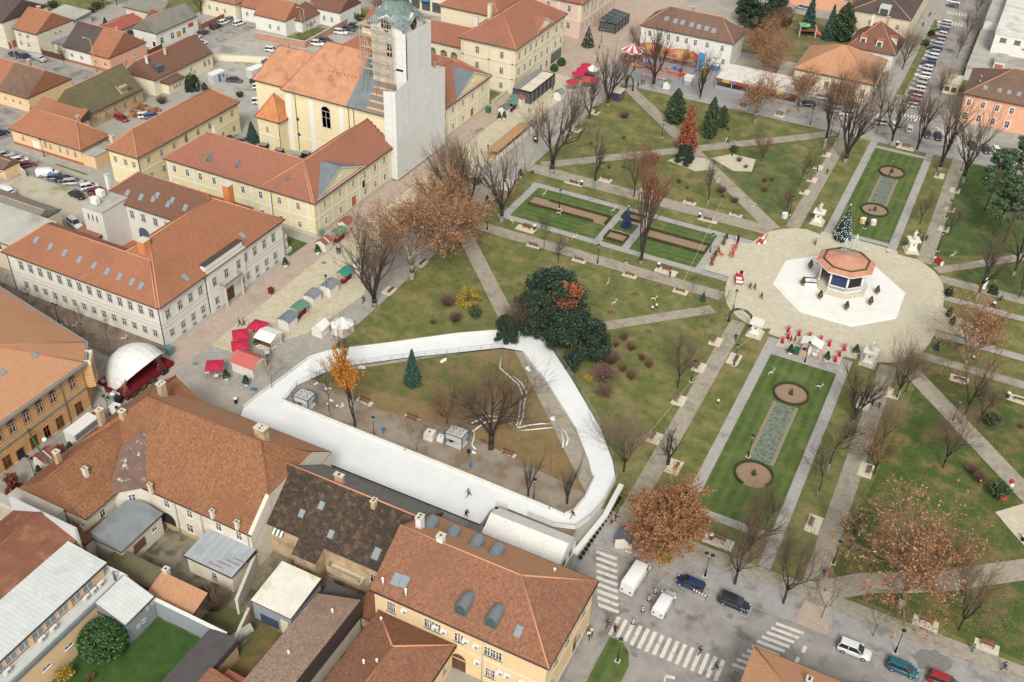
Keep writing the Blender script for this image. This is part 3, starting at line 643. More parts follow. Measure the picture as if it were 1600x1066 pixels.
o=put('window',bw_,B.rt,((X0+X1)/2+.06,(Y0+Y1)/2-.06,4.6),am);put('pane',bp_,o)
B.win('S',74.4,[-88.6,-84.4,-79.2,-75.6],5.2,1.0,1.6,'plain','white');B.win('S',74.4,[-84.9,-79.6],2.0,1.2,1.7,'plain','white');B.win('E',-95.2,[68.6],5.2,.9,1.4,'plain','white')
b=MB();X,Y=B.L(-88.9,74.4);b.fc([(X-1.3,Y-.03,0),(X+1.3,Y-.03,0)]+[(X+1.3*cos(PI*k/10),Y-.03,1.8+1.3*sin(PI*k/10))for k in range(11)]);b.bd('archway',fl('m80',C(52,46,42),.9),B.rt)
B.pipe('S',74.4,-86.9,6.8,m=WM['palegrey']);B.pipe('S',74.4,-82.2,6.8,m=WM['palegrey']);B.pipe('S',74.4,-73.9,6.8,m=WM['palegrey'])
for x,y,z0,z1,w,d in((-103.9,70.3,8.5,11.8,.7,.7),(-104.7,79.6,8.5,12.4,.8,.9),(-98.6,70.2,9,11,.6,.6),(-100.8,80.4,10.5,13.2,.8,.8),(-98.6,86.6,11.5,14.9,.9,1.1),(-78.6,85.0,12.8,15.9,1.7,1.1),(-90.5,73.8,6.8,8.6,.45,.45),(-79.7,74.2,6.8,8.3,.5,.5),(-75.4,74.2,6.8,8.3,.5,.5)):B.chm(x,y,z0,z1,w,d,WM['rot']if w>.65 else WM['old'],pots=2 if d>1 else 1)
B.vent(-105.3,88.6,7.6,.8);B.part('plinth',WM['rot'],-95.2,74.36,0,-73.4,74.4,.9)
B.poly('parapet',[WM['old']],[([(-73.5,74,7.1),(-72.9,74,7.1),(-72.9,ya,10.85),(-73.5,ya,10.85)],0),([(-72.9,74,5),(-72.9,ya,8),(-72.9,ya,10.85),(-72.9,74,7.1)],0)])
B.done()
#=====back yard buildings=====
def sml(name,label,cat,x0,y0,x1,y1,h,rz,kind,roof,wall,axis='x',oh=.25,hip=(1,1),**kw):
 B=Bld(name,label,cat,((x0+x1)/2,(y0+y1)/2));B.wing(x0,y0,x1,y1,h,rz,kind,roof,wall,axis,oh,hip,**kw);return B
B=sml('annex','flat roofed white annex with blue grey sheet roof against the courtyard wall','outbuilding',-80.9,69.3,-73.1,74.2,3.5,3.9,'shed+','bluesheet','old');B.win('S',69.3,[-76.3],1.7,.9,1.3,'plain','brown')
b=MB()
for k in range(4):X,Y=B.L(-77.3+k*.9,69.6+k*.7);b.bx(X-.0,Y,3.62+.02+k*.06,X+2.4,Y+.09,3.68+k*.06)
b.bd('rust_batten',fl('m81',C(168,112,96),.9),B.rt);B.done()
B=sml('courtyard_wing','low outbuilding with grey corrugated roof inside the old courtyard','outbuilding',-93.9,65.4,-89,73.2,4.0,5.2,'shed-','corr','old','y');B.win('E',-89,[71.6],2.4,.9,.9,'plain','white');B.part('hatch',fl('m82',C(116,78,66),.8),-89,67.4,1.2,-88.9,69.6,2.8);B.done()
B=sml('rusty_shed','small white annex with rusty sheet roof at the end of the old house','shed',-97.4,63.9,-94.1,68.4,4.2,5.2,'shed-','rustsheet','old','y');B.chm(-95.6,65.4,4.4,5.4,.5,.5,WM['old'],pots=1);B.done()
B=sml('tile_shed','low shed with orange tiles beside the grey garden wall','shed',-81.6,62.4,-74.2,65.2,2.4,3.5,'shed+','apricot','rot');B.chm(-81.2,65.6,2.4,4.1,.7,.7,WM['palegrey'],pots=1);B.done()
B=sml('mossy_shed','low shed roofed with green mossy slabs behind the grey garden house','shed',-90.4,63.3,-81.8,65.9,2.3,3.0,'shed+','barn','rot');B.done()
B=sml('storage_tent','white tarpaulin covered shelter with blue sides in the back yard','shelter',-67.9,67.2,-61.7,73.9,3.7,4.5,'shed+',rmat('m83',C(232,230,216),C(222,216,196),.6,C(206,190,150),.35,(.56,.66)),'grey','x',.15,gutter=False)
B.part('panel',fl('m84',C(62,74,96),.7),-66.8,67.1,0,-63.9,67.2,1.6);B.part('door',FR['cream'],-63.4,67.05,0,-62.2,67.2,2.4);B.done()
B=sml('side_workshop','long single pitch workshop with worn brown tiles and pale end wall','outbuilding',-61,54,-54.2,72.2,3.4,6.2,'shed+','faded','old','y',.2);B.vent(-56.6,69.6,5.2,.5);B.vent(-58,62,4.6,.5);B.done()
B=sml('rear_wing','low wing with brown hip roof joined to the yellow corner house','outbuilding',-51.3,50,-40.4,72.6,4.9,7.8,'hip','speck','yellow','y',.4,(0,1));B.vent(-50.2,71.3,5.3,.7);B.vent(-48,64,6.6,.7);B.vent(-46.4,64.5,7.2,.7);B.win('E',-40.4,[70.5,67.5],2.6,.8,1.3,'plain','green');B.done()
B=sml('tin_lean_to','rusty tin lean-to with fat grey pipe between the mossy house and yellow house','shed',-55.4,72.9,-52.6,76.4,2.4,3.1,'shed+','rustsheet','rot');b=MB();b.tb([(-1.4,2.2,3.2),(-1.2,2.2,4.2),(-.4,2.1,4.3),(1.2,1.2,4.3)],.32,8);b.bd('flue',FR['grey'],B.rt);B.done()
B=sml('black_canopy','flat black sheet canopy in the narrow yard below the balcony','canopy',-61.2,72.8,-55.6,75.6,2.0,2.2,'shed+','darksheet','rot');B.done()
B=Bld('office_block','modern block with white standing seam roof and roof terrace of air conditioners','office',(-89,48))
B.wbx('apricot',-93,20,0,-84.3,61.6,4.6);B.part('terrace_floor',RT['pale'],-92,20,4.6,-84.5,61.8,4.72,True)
B.wing(-97.6,20,-86.9,60.4,7.3,8.4,'shed-','pale','apricot','y',.5,z0=4.7)
B.part('parapet',smat('m85',C(132,138,138),C(122,128,128),.2,0,.6),-84.6,20,4.72,-84.2,61.4,5.35,True);B.part('coping',WHT,-92.5,61.6,4.6,-84.2,61.9,5.0)
for k in range(14):
 y=30.2+k*2.1;B.win('E',-86.85,[y],5.95,1.75,1.7,'pale','red')
for y in(33.3,41.7,47.9,54.3):B.part('pilaster',WM['apricot'],-86.9,y-.3,4.72,-86.72,y+.3,7.1)
for y in(38.5,43.5,48.9,50.8,56.4,57.6,58.9):B.acn('E',-86.3,[y],4.9)
B.win('E',-84.3,[(-83.6,50.8)[1],(-83.7,47.2)[1]],2.8,1.3,.7,'plain','white')
b=MB();b.tb([B.L(-85.3,60.6)+(4.7,),B.L(-85.3,60.6)+(6.4,),B.L(-84.8,60.6)+(6.7,)],.16,8);b.bd('vent_pipe',FR['grey'],B.rt);B.done()
B=Bld('sheet_roof_hall','hall with long brown sheet gable roof next to the white roofed block','hall',(-97,45))
B.wing(-104,15,-92.6,61.6,7.6,10.2,'gable','rustsheet','apricot','y',.2,gutter=False);B.wbx('palegrey',-104.4,61.7,0,-92.2,62.1,9.9);B.skyl([(-102.2,54.5),(-102.2,51.5)],('x',-104,7.6,.42),.9,1.4);B.done()
B=Bld('flat_roof_house','house with plain beige felt roof at the street corner','house',(-107,50));B.wing(-112,20,-104.6,63.8,6.6,6.8,'flat',rmat('m86',C(190,174,152),C(204,188,166),.5,C(168,152,132),.3),'beige',oh=.1);B.wing(-107.6,62.2,-98.6,65.3,7.3,7.5,'flat','flatgrey','palegrey',oh=.05);B.done()
B=Bld('garden_house','grey rendered garden house with pale sheet roof behind the round bush','outbuilding',(-82,58.8));B.wing(-84.1,56.2,-79.6,61.3,3.9,5.6,'shed-','pale','grey','y',.1);B.win('E',-79.6,[58,59],1.5,.6,.7,'plain','grey');B.win('E',-79.6,[60,61],3.0,.5,.7,'plain','grey');B.done()
b=MB();b.bx(-5.9,-.15,0,5.9,.15,3.3,0);b.bx(-6,-.25,3.3,6,.25,3.42,1);o=b.mesh('garden_wall',[WM['grey'],WHT]);tg('garden_wall','tall smooth grey wall with white coping at the edge of the green garden','wall',(-73.6,61.4),0,me=o)
B=Bld('ribbed_roof_shed','brick shed under a dark grey ribbed sheet roof in the corner garden','shed',(-67.6,52));B.wing(-69.8,40,-65.6,61.0,3.3,4.0,'shed+','darksheet',OLDBR,'y',.2);B.done()
B=Bld('skylight_shed','small shed with speckled tiles and a white skylight behind the ribbed roof','shed',(-62.8,51));B.wing(-65.4,44,-60.6,56.0,3,4.2,'shed-','speck',BRICKW,'y',.15);B.skyl([(-63.5,52.9)],('x',-60.5,3,.25),1.1,.9);B.done()
B=Bld('red_sheet_lean_to','tiny lean-to with brick red sheet roof by the workshop','shed',(-62,56.6));B.wing(-64.3,56.1,-61.2,57.6,2.4,2.6,'shed-','redsheet','rot','y',.1);B.done()
#=====ornate orange corner building=====
B=Bld('ornate_house','ornate ochre banded corner house with orange roof and arched windows','house',(-130,80))
B.rm=fl('m87',C(190,120,84),.9)
b=MB()
def lb(x,y,z):return B.L(x,y)+(z,)
W0=[lb(-118.5,40,0),lb(-118.5,88.8,0),lb(-122,92.6,0),lb(-165,100.5,0),lb(-165,40,0)];b.prism([p[:2]for p in W0],0,9.8);b.bd('wall',BANDED,B.rt,uv=True)
r=MB();ev=[lb(-117.9,40,9.9),lb(-117.9,89.2,9.9),lb(-121.7,93.3,9.9),lb(-165,101.2,9.9)];rd=[lb(-128.4,40,15.2),lb(-128.4,80.5,15.2),lb(-165,87.5,15.2)]
r.fc([ev[0],ev[1],rd[1],rd[0]]);r.fc([ev[1],ev[2],rd[1]]);r.fc([ev[2],ev[3],rd[2],rd[1]]);r.fc([rd[0],rd[1],lb(-139,82,11.2),lb(-139,40,11.2)]);r.fc([rd[1],rd[2],lb(-165,82,11.2),lb(-139,82,11.2)])
r.bd('roof',RT['apricot'],B.rt,uv=True);r2=MB()
for a,c in((ev[1],rd[1]),(ev[2],rd[1])):r2.tb([a,c],.12,5)
r2.bd('ridge_tiles',B.rm,B.rt)
c=MB();c.prism([p[:2]for p in(lb(-117.5,40,0),lb(-117.5,89.3,0),lb(-121.5,93.7,0),lb(-165,101.7,0),lb(-165,100.9,0),lb(-121.9,92.9,0),lb(-118.2,88.9,0),lb(-118.2,40,0))],9.45,9.8);c.bd('cornice',FR['grey'],B.rt)
ys=[86.5,82.4,79.7,77.1,74.3,71.8,69.2,66.6,64]
B.win('E',-118.5,ys,7.0,1.1,1.9,'arch','red',True)
B.band('E',-118.5,40,88.8,4.5,.35,FR['grey'],.12);B.band('E',-118.5,40,88.8,.0,.7,FR['tan'],.1,'plinth')
for i,y in enumerate(ys[:6]):
 if i==4:B.door('E',-118.5,y,1.3,2.5,FR['dark'],FR['red'],.1)
 else:B.win('E',-118.5,[y],2.0,1.5 if i !=2 else 1.1,2.3,'dark','red')
B.pipe('E',-118.5,84.3,9.5,m=FR['grey']);B.skyl([(-123,84.6),(-123.6,78.9)],('x',-117.9,9.9,.505),.7,.9)
b=MB();b.bx(-1.3,-.2,4.4,1.3,1.6,9.0,0);b.bx(-1.5,-.3,9.0,1.5,1.7,9.25,1);b.bx(-1.45,-.3,9.25,-1.3,1.7,9.95,1);b.bx(1.3,-.3,9.25,1.45,1.7,9.95,1);b.bx(-1.3,1.55,9.25,1.3,1.7,9.95,1);b.bx(-.5,1.6,5.6,.5,1.64,7.9,2);b.lt([(.2,3.2),(1.2,4.4)],8,1,(0,.5));X,Y=B.L(-119.6,90.1);b.bd('oriel',[BANDED,FR['cream'],GLS],B.rt,(X,Y,0),-PI/4-.12,uv=True)
B.chm(-133.2,80.6,12,16,1.0,1.6,WM['old']);B.chm(-146,84,12,16,1.2,3,WM['old'],pots=5)
B.done()
#=====white palace=====
B=Bld('white_palace','white U shaped palace with orange roof and many skylights beside the stage','palace',(-138,126))
B.wing(-137.6,108.4,-119.7,143.6,8.7,15.4,'hip','palace','white','y',.5);B.wing(-157,108.2,-120.2,119.8,8.7,13.3,'hip','palace','white','x',.5);B.wing(-157,133.2,-128,144.2,8.7,13.2,'hip','weather','white','x',.5)
B.wing(-156.2,126.8,-150.8,134.5,9.7,9.9,'flat','flatgrey','white',oh=.12);B.wing(-157.8,125,-152.2,129.8,3.9,4.8,'shed+','orange','white',oh=.2)
S1=('y',107.7,8.7,4.6/6.3);E1=('x',-119.2,8.7,6.7/9.45);S3=('y',132.7,8.7,4.5/6.)
B.skyl([(-151.3,111.2),(-147.5,111),(-143.8,110.8),(-140,110.6),(-136.4,110.5),(-133.1,110.3),(-130.1,110.2),(-127.1,110.1),(-124.9,110)],S1)
B.skyl([(-120.7,116.6),(-121,133.3)],E1)
B.skyl([(-151.3,134.7),(-147.7,134.7),(-144.3,135.8),(-144.7,135.1),(-140.4,135.8),(-140.8,135),(-136.7,135.3)],S3)
BIGC=fl('m88',C(214,134,78),.8)
B.chm((-128.3,115.5)[0],(-128.3,115.5)[1],12,16,1.6,1.6,BIGC,pots=0);B.chm((-130.1,140.9)[0],(-130.1,140.9)[1],11,15,1.5,1.5,BIGC,pots=0);B.chm(-157.2,135.6,8,12.4,.8,.8,WM['white'],pots=1)
xs=lp(-153.5,-121.8,14)
B.win('S',108.2,xs,6.6,1.05,1.9,'sur','tan');B.win('S',108.2,xs,2.2,1.0,1.5,'sur','tan')
ye=[110,113.2,116,118.7];yw=[134.7,137.7,140.6]
B.win('E',-119.7,ye+[122.3,125.7,129.3]+[131.9]+yw,6.1,1.05,1.9,'sur','tan');B.win('E',-119.7,[110.2]+[113.1,115.9,118.6]+[122.2]+[131.9]+yw,1.9,1.0,1.5,'sur','tan')
for z in(4.55,3.75):B.band('S',108.2,-157,-119.7,z,.16,FR['tan'],.07);B.band('E',-119.7,108.4,120.2,z,.16,FR['tan'],.07);B.band('E',-119.7,131.4,143.6,z,.16,FR['tan'],.07)
B.part('bay_front',WM['white'],-119.75,120.5,0,-119.35,131.2,8.9);B.band('E',-119.35,120.4,131.3,8.9,.3,FR['tan'],.5,'cornice');B.part('attic',WM['white'],-120.6,120.5,9.2,-119.5,131.2,10.3);B.part('coping',GUT,-120.7,120.4,10.3,-119.4,131.3,10.4)
B.win('E',-119.35,[122.3,125.7,129.3],6.1,1.05,1.9,'sur','tan');B.win('E',-119.35,[122.2,129.8],1.9,1,1.5,'sur','tan')
B.door('E',-119.35,126,2.2,2.8,FR['brown'],WHT,arch=True);b=MB();X,Y=B.L(-119.3,126);b.bx(X,Y-2.6,4.3,X+1.3,Y+2.6,4.45,0);b.bx(X+1.2,Y-2.6,4.45,X+1.26,Y+2.6,5.2,1);b.bx(X,Y-2.6,4.45,X+1.2,Y-2.54,5.2,1);b.bx(X,Y+2.54,4.45,X+1.2,Y+2.6,5.2,1);b.bd('balcony',[STN,fl('m89',C(150,150,140),.6)],B.rt)
b=MB()
for q in(123.6,128.4):
 b.bx(*B.L(-118.4,q-.15),0,*B.L(-118.1,q+.15),4.3)
b.bd('column',STN,B.rt)
for y in[113,115.9,118.6,122.2,129.9,134.7,137.7,140.6]:B.part('cellar_grille',FR['grey'],-119.4 if 120<y<131 else-119.7,y-.5,.15,-119.32 if 120<y<131 else-119.62,y+.5,.6)
B.pipe('S',108.2,-119.9,8.6);B.pipe('S',108.2,-156.6,8.6);B.pipe('E',-119.7,120.2,8.6)
B.win('S',133.2,[-149.6,-146.6,-143.4,-140.3],6.4,1.0,1.8,'sur','tan');b=MB();X,Y=B.L(-147.2,133.2);b.fc([(X-1.4,Y-.03,0),(X+1.4,Y-.03,0)]+[(X+1.4*cos(PI*k/10),Y-.03,2.6+1.4*sin(PI*k/10))for k in range(11)]);b.bd('archway',fl('m90',C(88,104,128),.5),B.rt)
B.part('court_floor',rmat('m91',C(190,120,88),C(176,108,80),2),-157,120,.02,-137.8,133.1,.05)
for x,y in((-155.4,131.5),(-154,128.6)):
 b=MB();b.bx(-.8,-.5,9.95,.8,.5,11.3,0);b.bx(-.82,-.3,10.1,-.8,.3,11,1);X,Y=B.L(x,y);b.bd('air_conditioner',[WHT,FR['grey']],B.rt,(X,Y,0))
b=MB()
for k in range(3):b.bx(-.12+k*1.1-1.1,-.02,0,.12+k*1.1-1.1,.05,1.3)
X,Y=B.L(-153.6,126.75);b.bd('slit_window',FR['brown'],B.rt,(X,Y,7))
B.done()
#=====yellow convent=====
B=Bld('yellow_convent','yellow L shaped convent with red roof and grey pediment facing the market huts','convent',(-132,165))
B.wing(-131.8,153.2,-118.6,184,8.4,13.5,'hip','rose','lemon','y',.45,(1,0));B.wing(-158.2,153.2,-119.2,166.8,8.4,13.5,'hip','rose','lemon','x',.45)
pediment(B,-118.6,154.2,172.1,8.4,12.2,6.6)
ye=[156.9,162.5,167.5,172.1,176.3,180.2]
B.win('E',-118.6,ye,6.3,1.0,1.7,'sur','white');B.win('E',-118.6,[156.9,162.4,172.1,176.2,180.2],2.2,1.0,1.6,'sur','white');B.door('E',-118.6,167.4,1.7,3.2,fl('m92',C(180,112,60),.6))
xs=[-156,-152.4,-148.8,-145,-141.2,-137.2,-132.5,-127.6,-122.8];B.win('S',153.2,xs,6.3,1.0,1.7,'sur','white');B.win('S',153.2,xs,1.9,1.0,1.5,'sur','white')
for z in(4.0,):B.band('S',153.2,-158,-118.6,z,.35);B.band('E',-118.6,153.2,184,z,.35)
for x in(-157.6,-150.6,-143,-135,-130,-125.2,-120.4):B.pil('S',153.2,x,0,8.1)
for y in(154.6,159.6,165,169.9,174.2,178.2,182.4):B.pil('E',-118.6,y,0,8.1)
B.band('S',153.2,-158.2,-118.6,0,.9,FR['tan'],.1,'plinth');B.band('E',-118.6,153.2,184,0,.9,FR['tan'],.1,'plinth');B.pipe('S',153.2,-129.6,8.3,1.2)
for a in((-139.8,155.9),(-126.8,156.2),(-147.2,155.4)):
 b=MB();X,Y=B.L(a[0],a[1]);b.add([(X-.9,Y-.9,9.6),(X+.9,Y-.9,9.6),(X,Y-.7,11.2),(X,Y+1.2,11.2)],[(0,1,2),(1,3,2),(0,2,3)],0);b.add([(X-.3,Y-.93,9.9),(X+.3,Y-.93,9.9),(X,Y-.85,10.7)],[(0,1,2)],1);b.bd('dormer',[RT['zinc'],GLS],B.rt,uv=True)
B.chm(-153,164.2,9.5,12.6,.7,.7,WM['white'],pots=1)
b=MB();X,Y=B.L(-118.3,182.4)
for k in range(7):z0=8.6+k*.72;yy=k*.0;b.bx(X-.4-k*.95,Y+1.3,z0,X-k*.95,Y+1.9,z0+.12);b.bx(X-6.9+k*.9,Y+1.3,13.2-k*.7+.1,X-6.4+k*.9,Y+2.2,13.35-k*.7)
b.bd('roof_truss',WOOD,B.rt);B.done()
for y,lab in((172.4,'red and yellow'),):
 b=MB();b.tb([(0,0,5.2),(1.2,0,6.4)],.04,5,0);b.add([(.5,.02,4.3),(.9,.02,4.4),(1.15,.02,6.3),(.7,.02,5.85)],[(0,1,2,3),(3,2,1,0)],1);b.add([(.9,.02,4.4),(1.1,.02,4.5),(1.2,.02,6.35),(1.15,.02,6.3)],[(0,1,2,3),(3,2,1,0)],2)
 tg('flag','small red and yellow flag hanging on the convent front','flag',(-118.55,170.2,0),0,me=b.mesh('flag',[WHT,fl('m93',C(196,60,50),.7),fl('m94',C(232,186,70),.7)]))
#=====church=====
B=Bld('church','tall yellow baroque church with new copper roof under repair','church',(-138,192));B.rm=RT['copper']
B.wing(-148.6,184.2,-120.4,200,15.4,26,'hip','copper','lemon','x',.5,(1,0));B.wing(-158.5,186.2,-145,198.2,15.0,22.2,'hip','copper','lemon','x',.5,(1,0),run=4)
B.poly('apse_sheet',[RT['zinc']],[([(-159.05,185.6,15.1),(-159.05,198.8,15.1),(-155.0,192.2,22.3)][::-1],0)])
B.poly('grey_verge',[RT['zinc']],[([(-130.6,183.64,15.5),(-125.2,183.64,15.5),(-125.2,192.1,26.1),(-128.6,192.1,26.1)],0)])
sl=(26-15.4)/8.35;b=MB()
P0=lambda x,y,up=.12:B.L(x,y)+(15.4+(y-183.7)*sl+up,)
b.fc([P0(-125.2,183.7),P0(-119.9,183.7),P0(-119.9,192),P0(-125.2,192)],1)
for i in range(8):
 y=184+i*1.02;b.fc([P0(-125.2,y,.3),P0(-119.9,y,.3),P0(-119.9,y+.28,.3),P0(-125.2,y+.28,.3)],0)
for i in range(6):
 x=-125.1+i*.95;b.fc([P0(x,183.7,.22),P0(x+.2,183.7,.22),P0(x+.2,192,.22),P0(x,192,.22)],2)
b.bd('roof_battens',[fl('m95',C(206,160,120),.9),fl('m96',C(120,128,124),.9),fl('m97',C(150,116,92),.9)],B.rt)
for i in range(9):x=-138+i*1.05;B.part('snow_guard',fl('m98',C(168,104,84),.8),x,187.9,20.6,x+.4,188.0,21.0)
B.win('S',184.2,[-136.9],10.4,2.4,4.2,'arch','tan',True)
for x in(-147.4,-141,-132.6):B.pil('S',184.2,x,0,15,1.3)
B.band('S',184.2,-148.6,-120.4,14.6,.6,FR['cream'],.2,'cornice');B.band('S',184.2,-148.6,-120.4,3.8,.35,WHT)
B.pipe('S',184.2,-145.4,15);B.pipe('S',184.2,-130.4,15);B.pipe('S',184.2,-129,15)
for z in(4.6,8.6):
 b=MB();b.lt([(.45,0),(.45,.06)],12);o=b.bd('oculus',GLS,B.rt,B.L(-145.2,184.17)+(z,));o.rotation_euler=(PI/2,0,0)
B.wing(-155,181.2,-148.4,187.4,8.2,13.6,'pyramid','copper2','lemon','x',.4);B.win('S',181.2,[-152.2],5.6,.7,1.3,'plain','brown');B.win('S',181.2,[-152.4],1.6,.7,1.2,'plain','brown');B.pipe('S',181.2,-148.6,8,);B.band('S',181.2,-155,-148.4,3.8,.3,WHT)
B.done()
B=Bld('church_tower','church tower with black clock faces and green copper cap wrapped in white scaffold netting','tower',(-122,192.5))
B.wbx('old',-126,188.3,0,-117.9,196.6,34.2)
B.wbx('white',-126.2,188.1,32.4,-117.7,196.8,33.0)
for side in range(4):
 b=MB();b.add([(-4.1,-4.32,33),(4.1,-4.32,33),(4.1,-4.32,34.6),(2.2,-4.32,35.6),(0,-4.32,36.9),(-2.2,-4.32,35.6),(-4.1,-4.32,34.6),(-4.1,-3.6,33),(4.1,-3.6,33),(4.1,-3.6,34.6),(2.2,-3.6,35.6),(0,-3.6,36.9),(-2.2,-3.6,35.6),(-4.1,-3.6,34.6)],[(0,1,2,3,4,5,6),(13,12,11,10,9,8,7),(2,9,10,3),(3,10,11,4),(4,11,12,5),(5,12,13,6)])
 b.bd('clock_gable',WM['white'],B.rt,B.L(-121.95,192.45)+(0,),side*PI/2)
 f=MB();f.lt([(1.28,0),(1.28,.08),(1.16,.1)],24,0)
 for k in range(12):t=PI*k/6;f.obox((.98*cos(t),.98*sin(t),.12),.22,.09,.03,t,1)
 f.obox((-.28,.2,.14),.75,.12,.03,-.6,1);f.obox((.1,-.36,.14),.11,.8,.03,-.2,1)
 t=side*PI/2;o=f.bd('clock_face',[BLACK,fl('m99',C(214,170,70),.4)],B.rt,(4.36*sin(t),-4.36*cos(t),34.5));o.rotation_euler=(PI/2,0,t);o.location=Vector(B.L(-121.95,192.45)+(0,))+Vector(o.location)
VERD=rmat('m100',C(128,144,138),C(102,120,116),1.4,C(150,166,158),.6,(.5,.65));DKC=rmat('m101',C(66,84,86),C(84,104,102),1.2)
b=MB();q0=4.7
pf=[(4.9,34.4),(3.9,36.2),(2.9,38.0),(2.3,39.6)]
n=16
for i in range(len(pf)-1):
 for k in range(n):
  def pt(j,kk):
   r,z=pf[j];t=2*PI*kk/n;sq=1/max(abs(cos(t)),abs(sin(t)));mixv=[1,.75,.35,0][j];rr=r*(sq*mixv+(1-mixv));
   zz=z+(1.9*(1-abs(sin(2*t)))*[1,.35,0,0][j]);return(rr*cos(t),rr*sin(t),zz)
  b.add([pt(i,k),pt(i,k+1),pt(i+1,k+1),pt(i+1,k)],[(0,1,2,3)],0)
b.lt([(2.2,39.4),(2.4,39.8),(3.5,40.6),(3.9,41.8),(3.6,43.2),(2.6,44.6),(1.5,45.4),(1.2,46.4),(.5,48),(.1,51)],24,1)
b.bd('tower_cap',[VERD,DKC],B.rt,B.L(-121.95,192.45)+(0,))
B.win('S',188.3,[-121.4],28.6,1.4,2.2,'arch','tan',True);B.part('cornice',WM['old'],-126.3,188.0,24.8,-117.8,196.9,25.3);B.done()
NET=NT('scaffold_net');_c=NET.mix(NET.ramp(NET.noise(.35,4),.3,.7),C(234,233,226),C(222,223,216));
_s=NET.n('ShaderNodeSeparateXYZ');NET.l(NET.co('UV'),_s.inputs[0]);_w=NET.mth('LESS_THAN',NET.mth('FRACT',NET.mth('DIVIDE',_s.outputs[1],2.)),.05);_v=NET.mth('LESS_THAN',NET.mth('FRACT',NET.mth('DIVIDE',_s.outputs[0],2.6)),.035)
NET=NET.out(NET.mix(NET.mth('MULTIPLY',NET.mth('MAXIMUM',_w,_v),.4),_c,C(176,180,176)),.9,NET.noise(1.2,3),.4,.15)
B=Bld('tower_scaffold','white scaffold netting around the church front with bare scaffold poles beside it','scaffold',(-118,194))
b=MB()
def netwall(pts):
 for i in range(len(pts)-1):
  (x0,y0,t0),(x1,y1,t1)=pts[i],pts[i+1];a=B.L(x0,y0);c=B.L(x1,y1);m=5
  for k in range(m):
   u0,u1=k/m,(k+1)/m;A=(a[0]+(c[0]-a[0])*u0,a[1]+(c[1]-a[1])*u0);D=(a[0]+(c[0]-a[0])*u1,a[1]+(c[1]-a[1])*u1);T0=t0+(t1-t0)*u0;T1=t0+(t1-t0)*u1
   b.add([A+(.4,),D+(.4,),D+(T1,),A+(T0,),(A[0]-.05,A[1]+.05,.4),(D[0]-.05,D[1]+.05,.4),(D[0]-.05,D[1]+.05,T1),(A[0]-.05,A[1]+.05,T0)],[(0,1,2,3),(7,6,5,4),(3,2,6,7)])
netwall([(-120.1,183.2,21.6),(-117.4,183.2,22.0),(-117.0,183.2,22.2),(-116.9,188.4,23)]);netwall([(-116.95,188.5,33.6),(-116.9,198.8,33.4)]);netwall([(-119.6,188.0,33.4),(-116.95,188.0,33.6)]);netwall([(-116.9,198.85,22.9),(-116.9,200.8,21.4)]);netwall([(-116.9,200.8,21.4),(-116.9,205.2,20.3),(-119.5,205.2,20.3)]);netwall([(-116.95,198.9,33.4),(-119.4,198.9,33.4)])
b.bd('netting',NET,B.rt,uv=True);p=MB()
for x in(-127.6,-126.4,-123.8,-121.2,-119.9):
 for y in(187.0,186.1):p.tb([B.L(x,y)+(14,),B.L(x,y)+(37 if x>-126 else 35,)],.06,5)
for z in(24.5,27,29.5,32,34.4):
 p.tb([B.L(-128.2,186.1)+(z,),B.L(-119.6,186.1)+(z,)],.05,5);p.tb([B.L(-128.2,187)+(z+1,),B.L(-119.6,187)+(z+1,)],.05,5)
 p.bx(*B.L(-127.6,186.2),z-.1,*B.L(-119.8,186.9),z-.02,1)
p.bx(*B.L(-128.6,186.2),34,*B.L(-126.2,189.5),34.12,1)
for y in(201,203.5):p.tb([B.L(-117.3,y)+(20,),B.L(-117.3,y)+(23.2,)],.06,5)
p.tb([B.L(-117.3,200.9)+(22.6,),B.L(-117.3,204)+(22.6,)],.05,5)
p.bd('scaffold_poles',[fl('m102',C(176,172,164),.5),fl('m103',C(206,176,130),.8)],B.rt);B.done()
#=====yellow hse north of the tower=====
B=Bld('parish_house','yellow house with grey pediment and oak door between scaffold and palace','house',(-126,219))
B.wing(-133.2,200,-118.8,232.4,8.4,13.5,'hip','rose','lemon','y',.45,(0,1));B.wing(-156,221,-119.5,232.4,8.4,13.3,'hip','rose','lemon','x',.45)
pediment(B,-118.8,213.9,232.2,8.4,12.6,7.5)
B.win('E',-118.8,[208.4,212.5,217.6,222.8,228.3],6.3,1.0,1.7,'sur','white');B.win('E',-118.8,[208.4,212.6,217.7],1.9,1.0,1.6,'sur','white');B.win('E',-118.8,[228.3],2.2,.7,.8,'sur','white');B.door('E',-118.8,222.5,1.7,3.,fl('m92',C(180,112,60),.6))
B.band('E',-118.8,200,232.4,4,.35);B.band('E',-118.8,200,232.4,0,.8,FR['tan'],.1,'plinth')
for y in(206.6,210.5,214.6,220,225.4,231.8):B.pil('E',-118.8,y,0,8.1)
B.done()
B=Bld('rear_house','low house with red roof half hidden behind the church roof','house',(-160,236));B.wing(-166,231,-155,241,6.8,10.4,'hip','rose','lemon','x',.4);B.done()
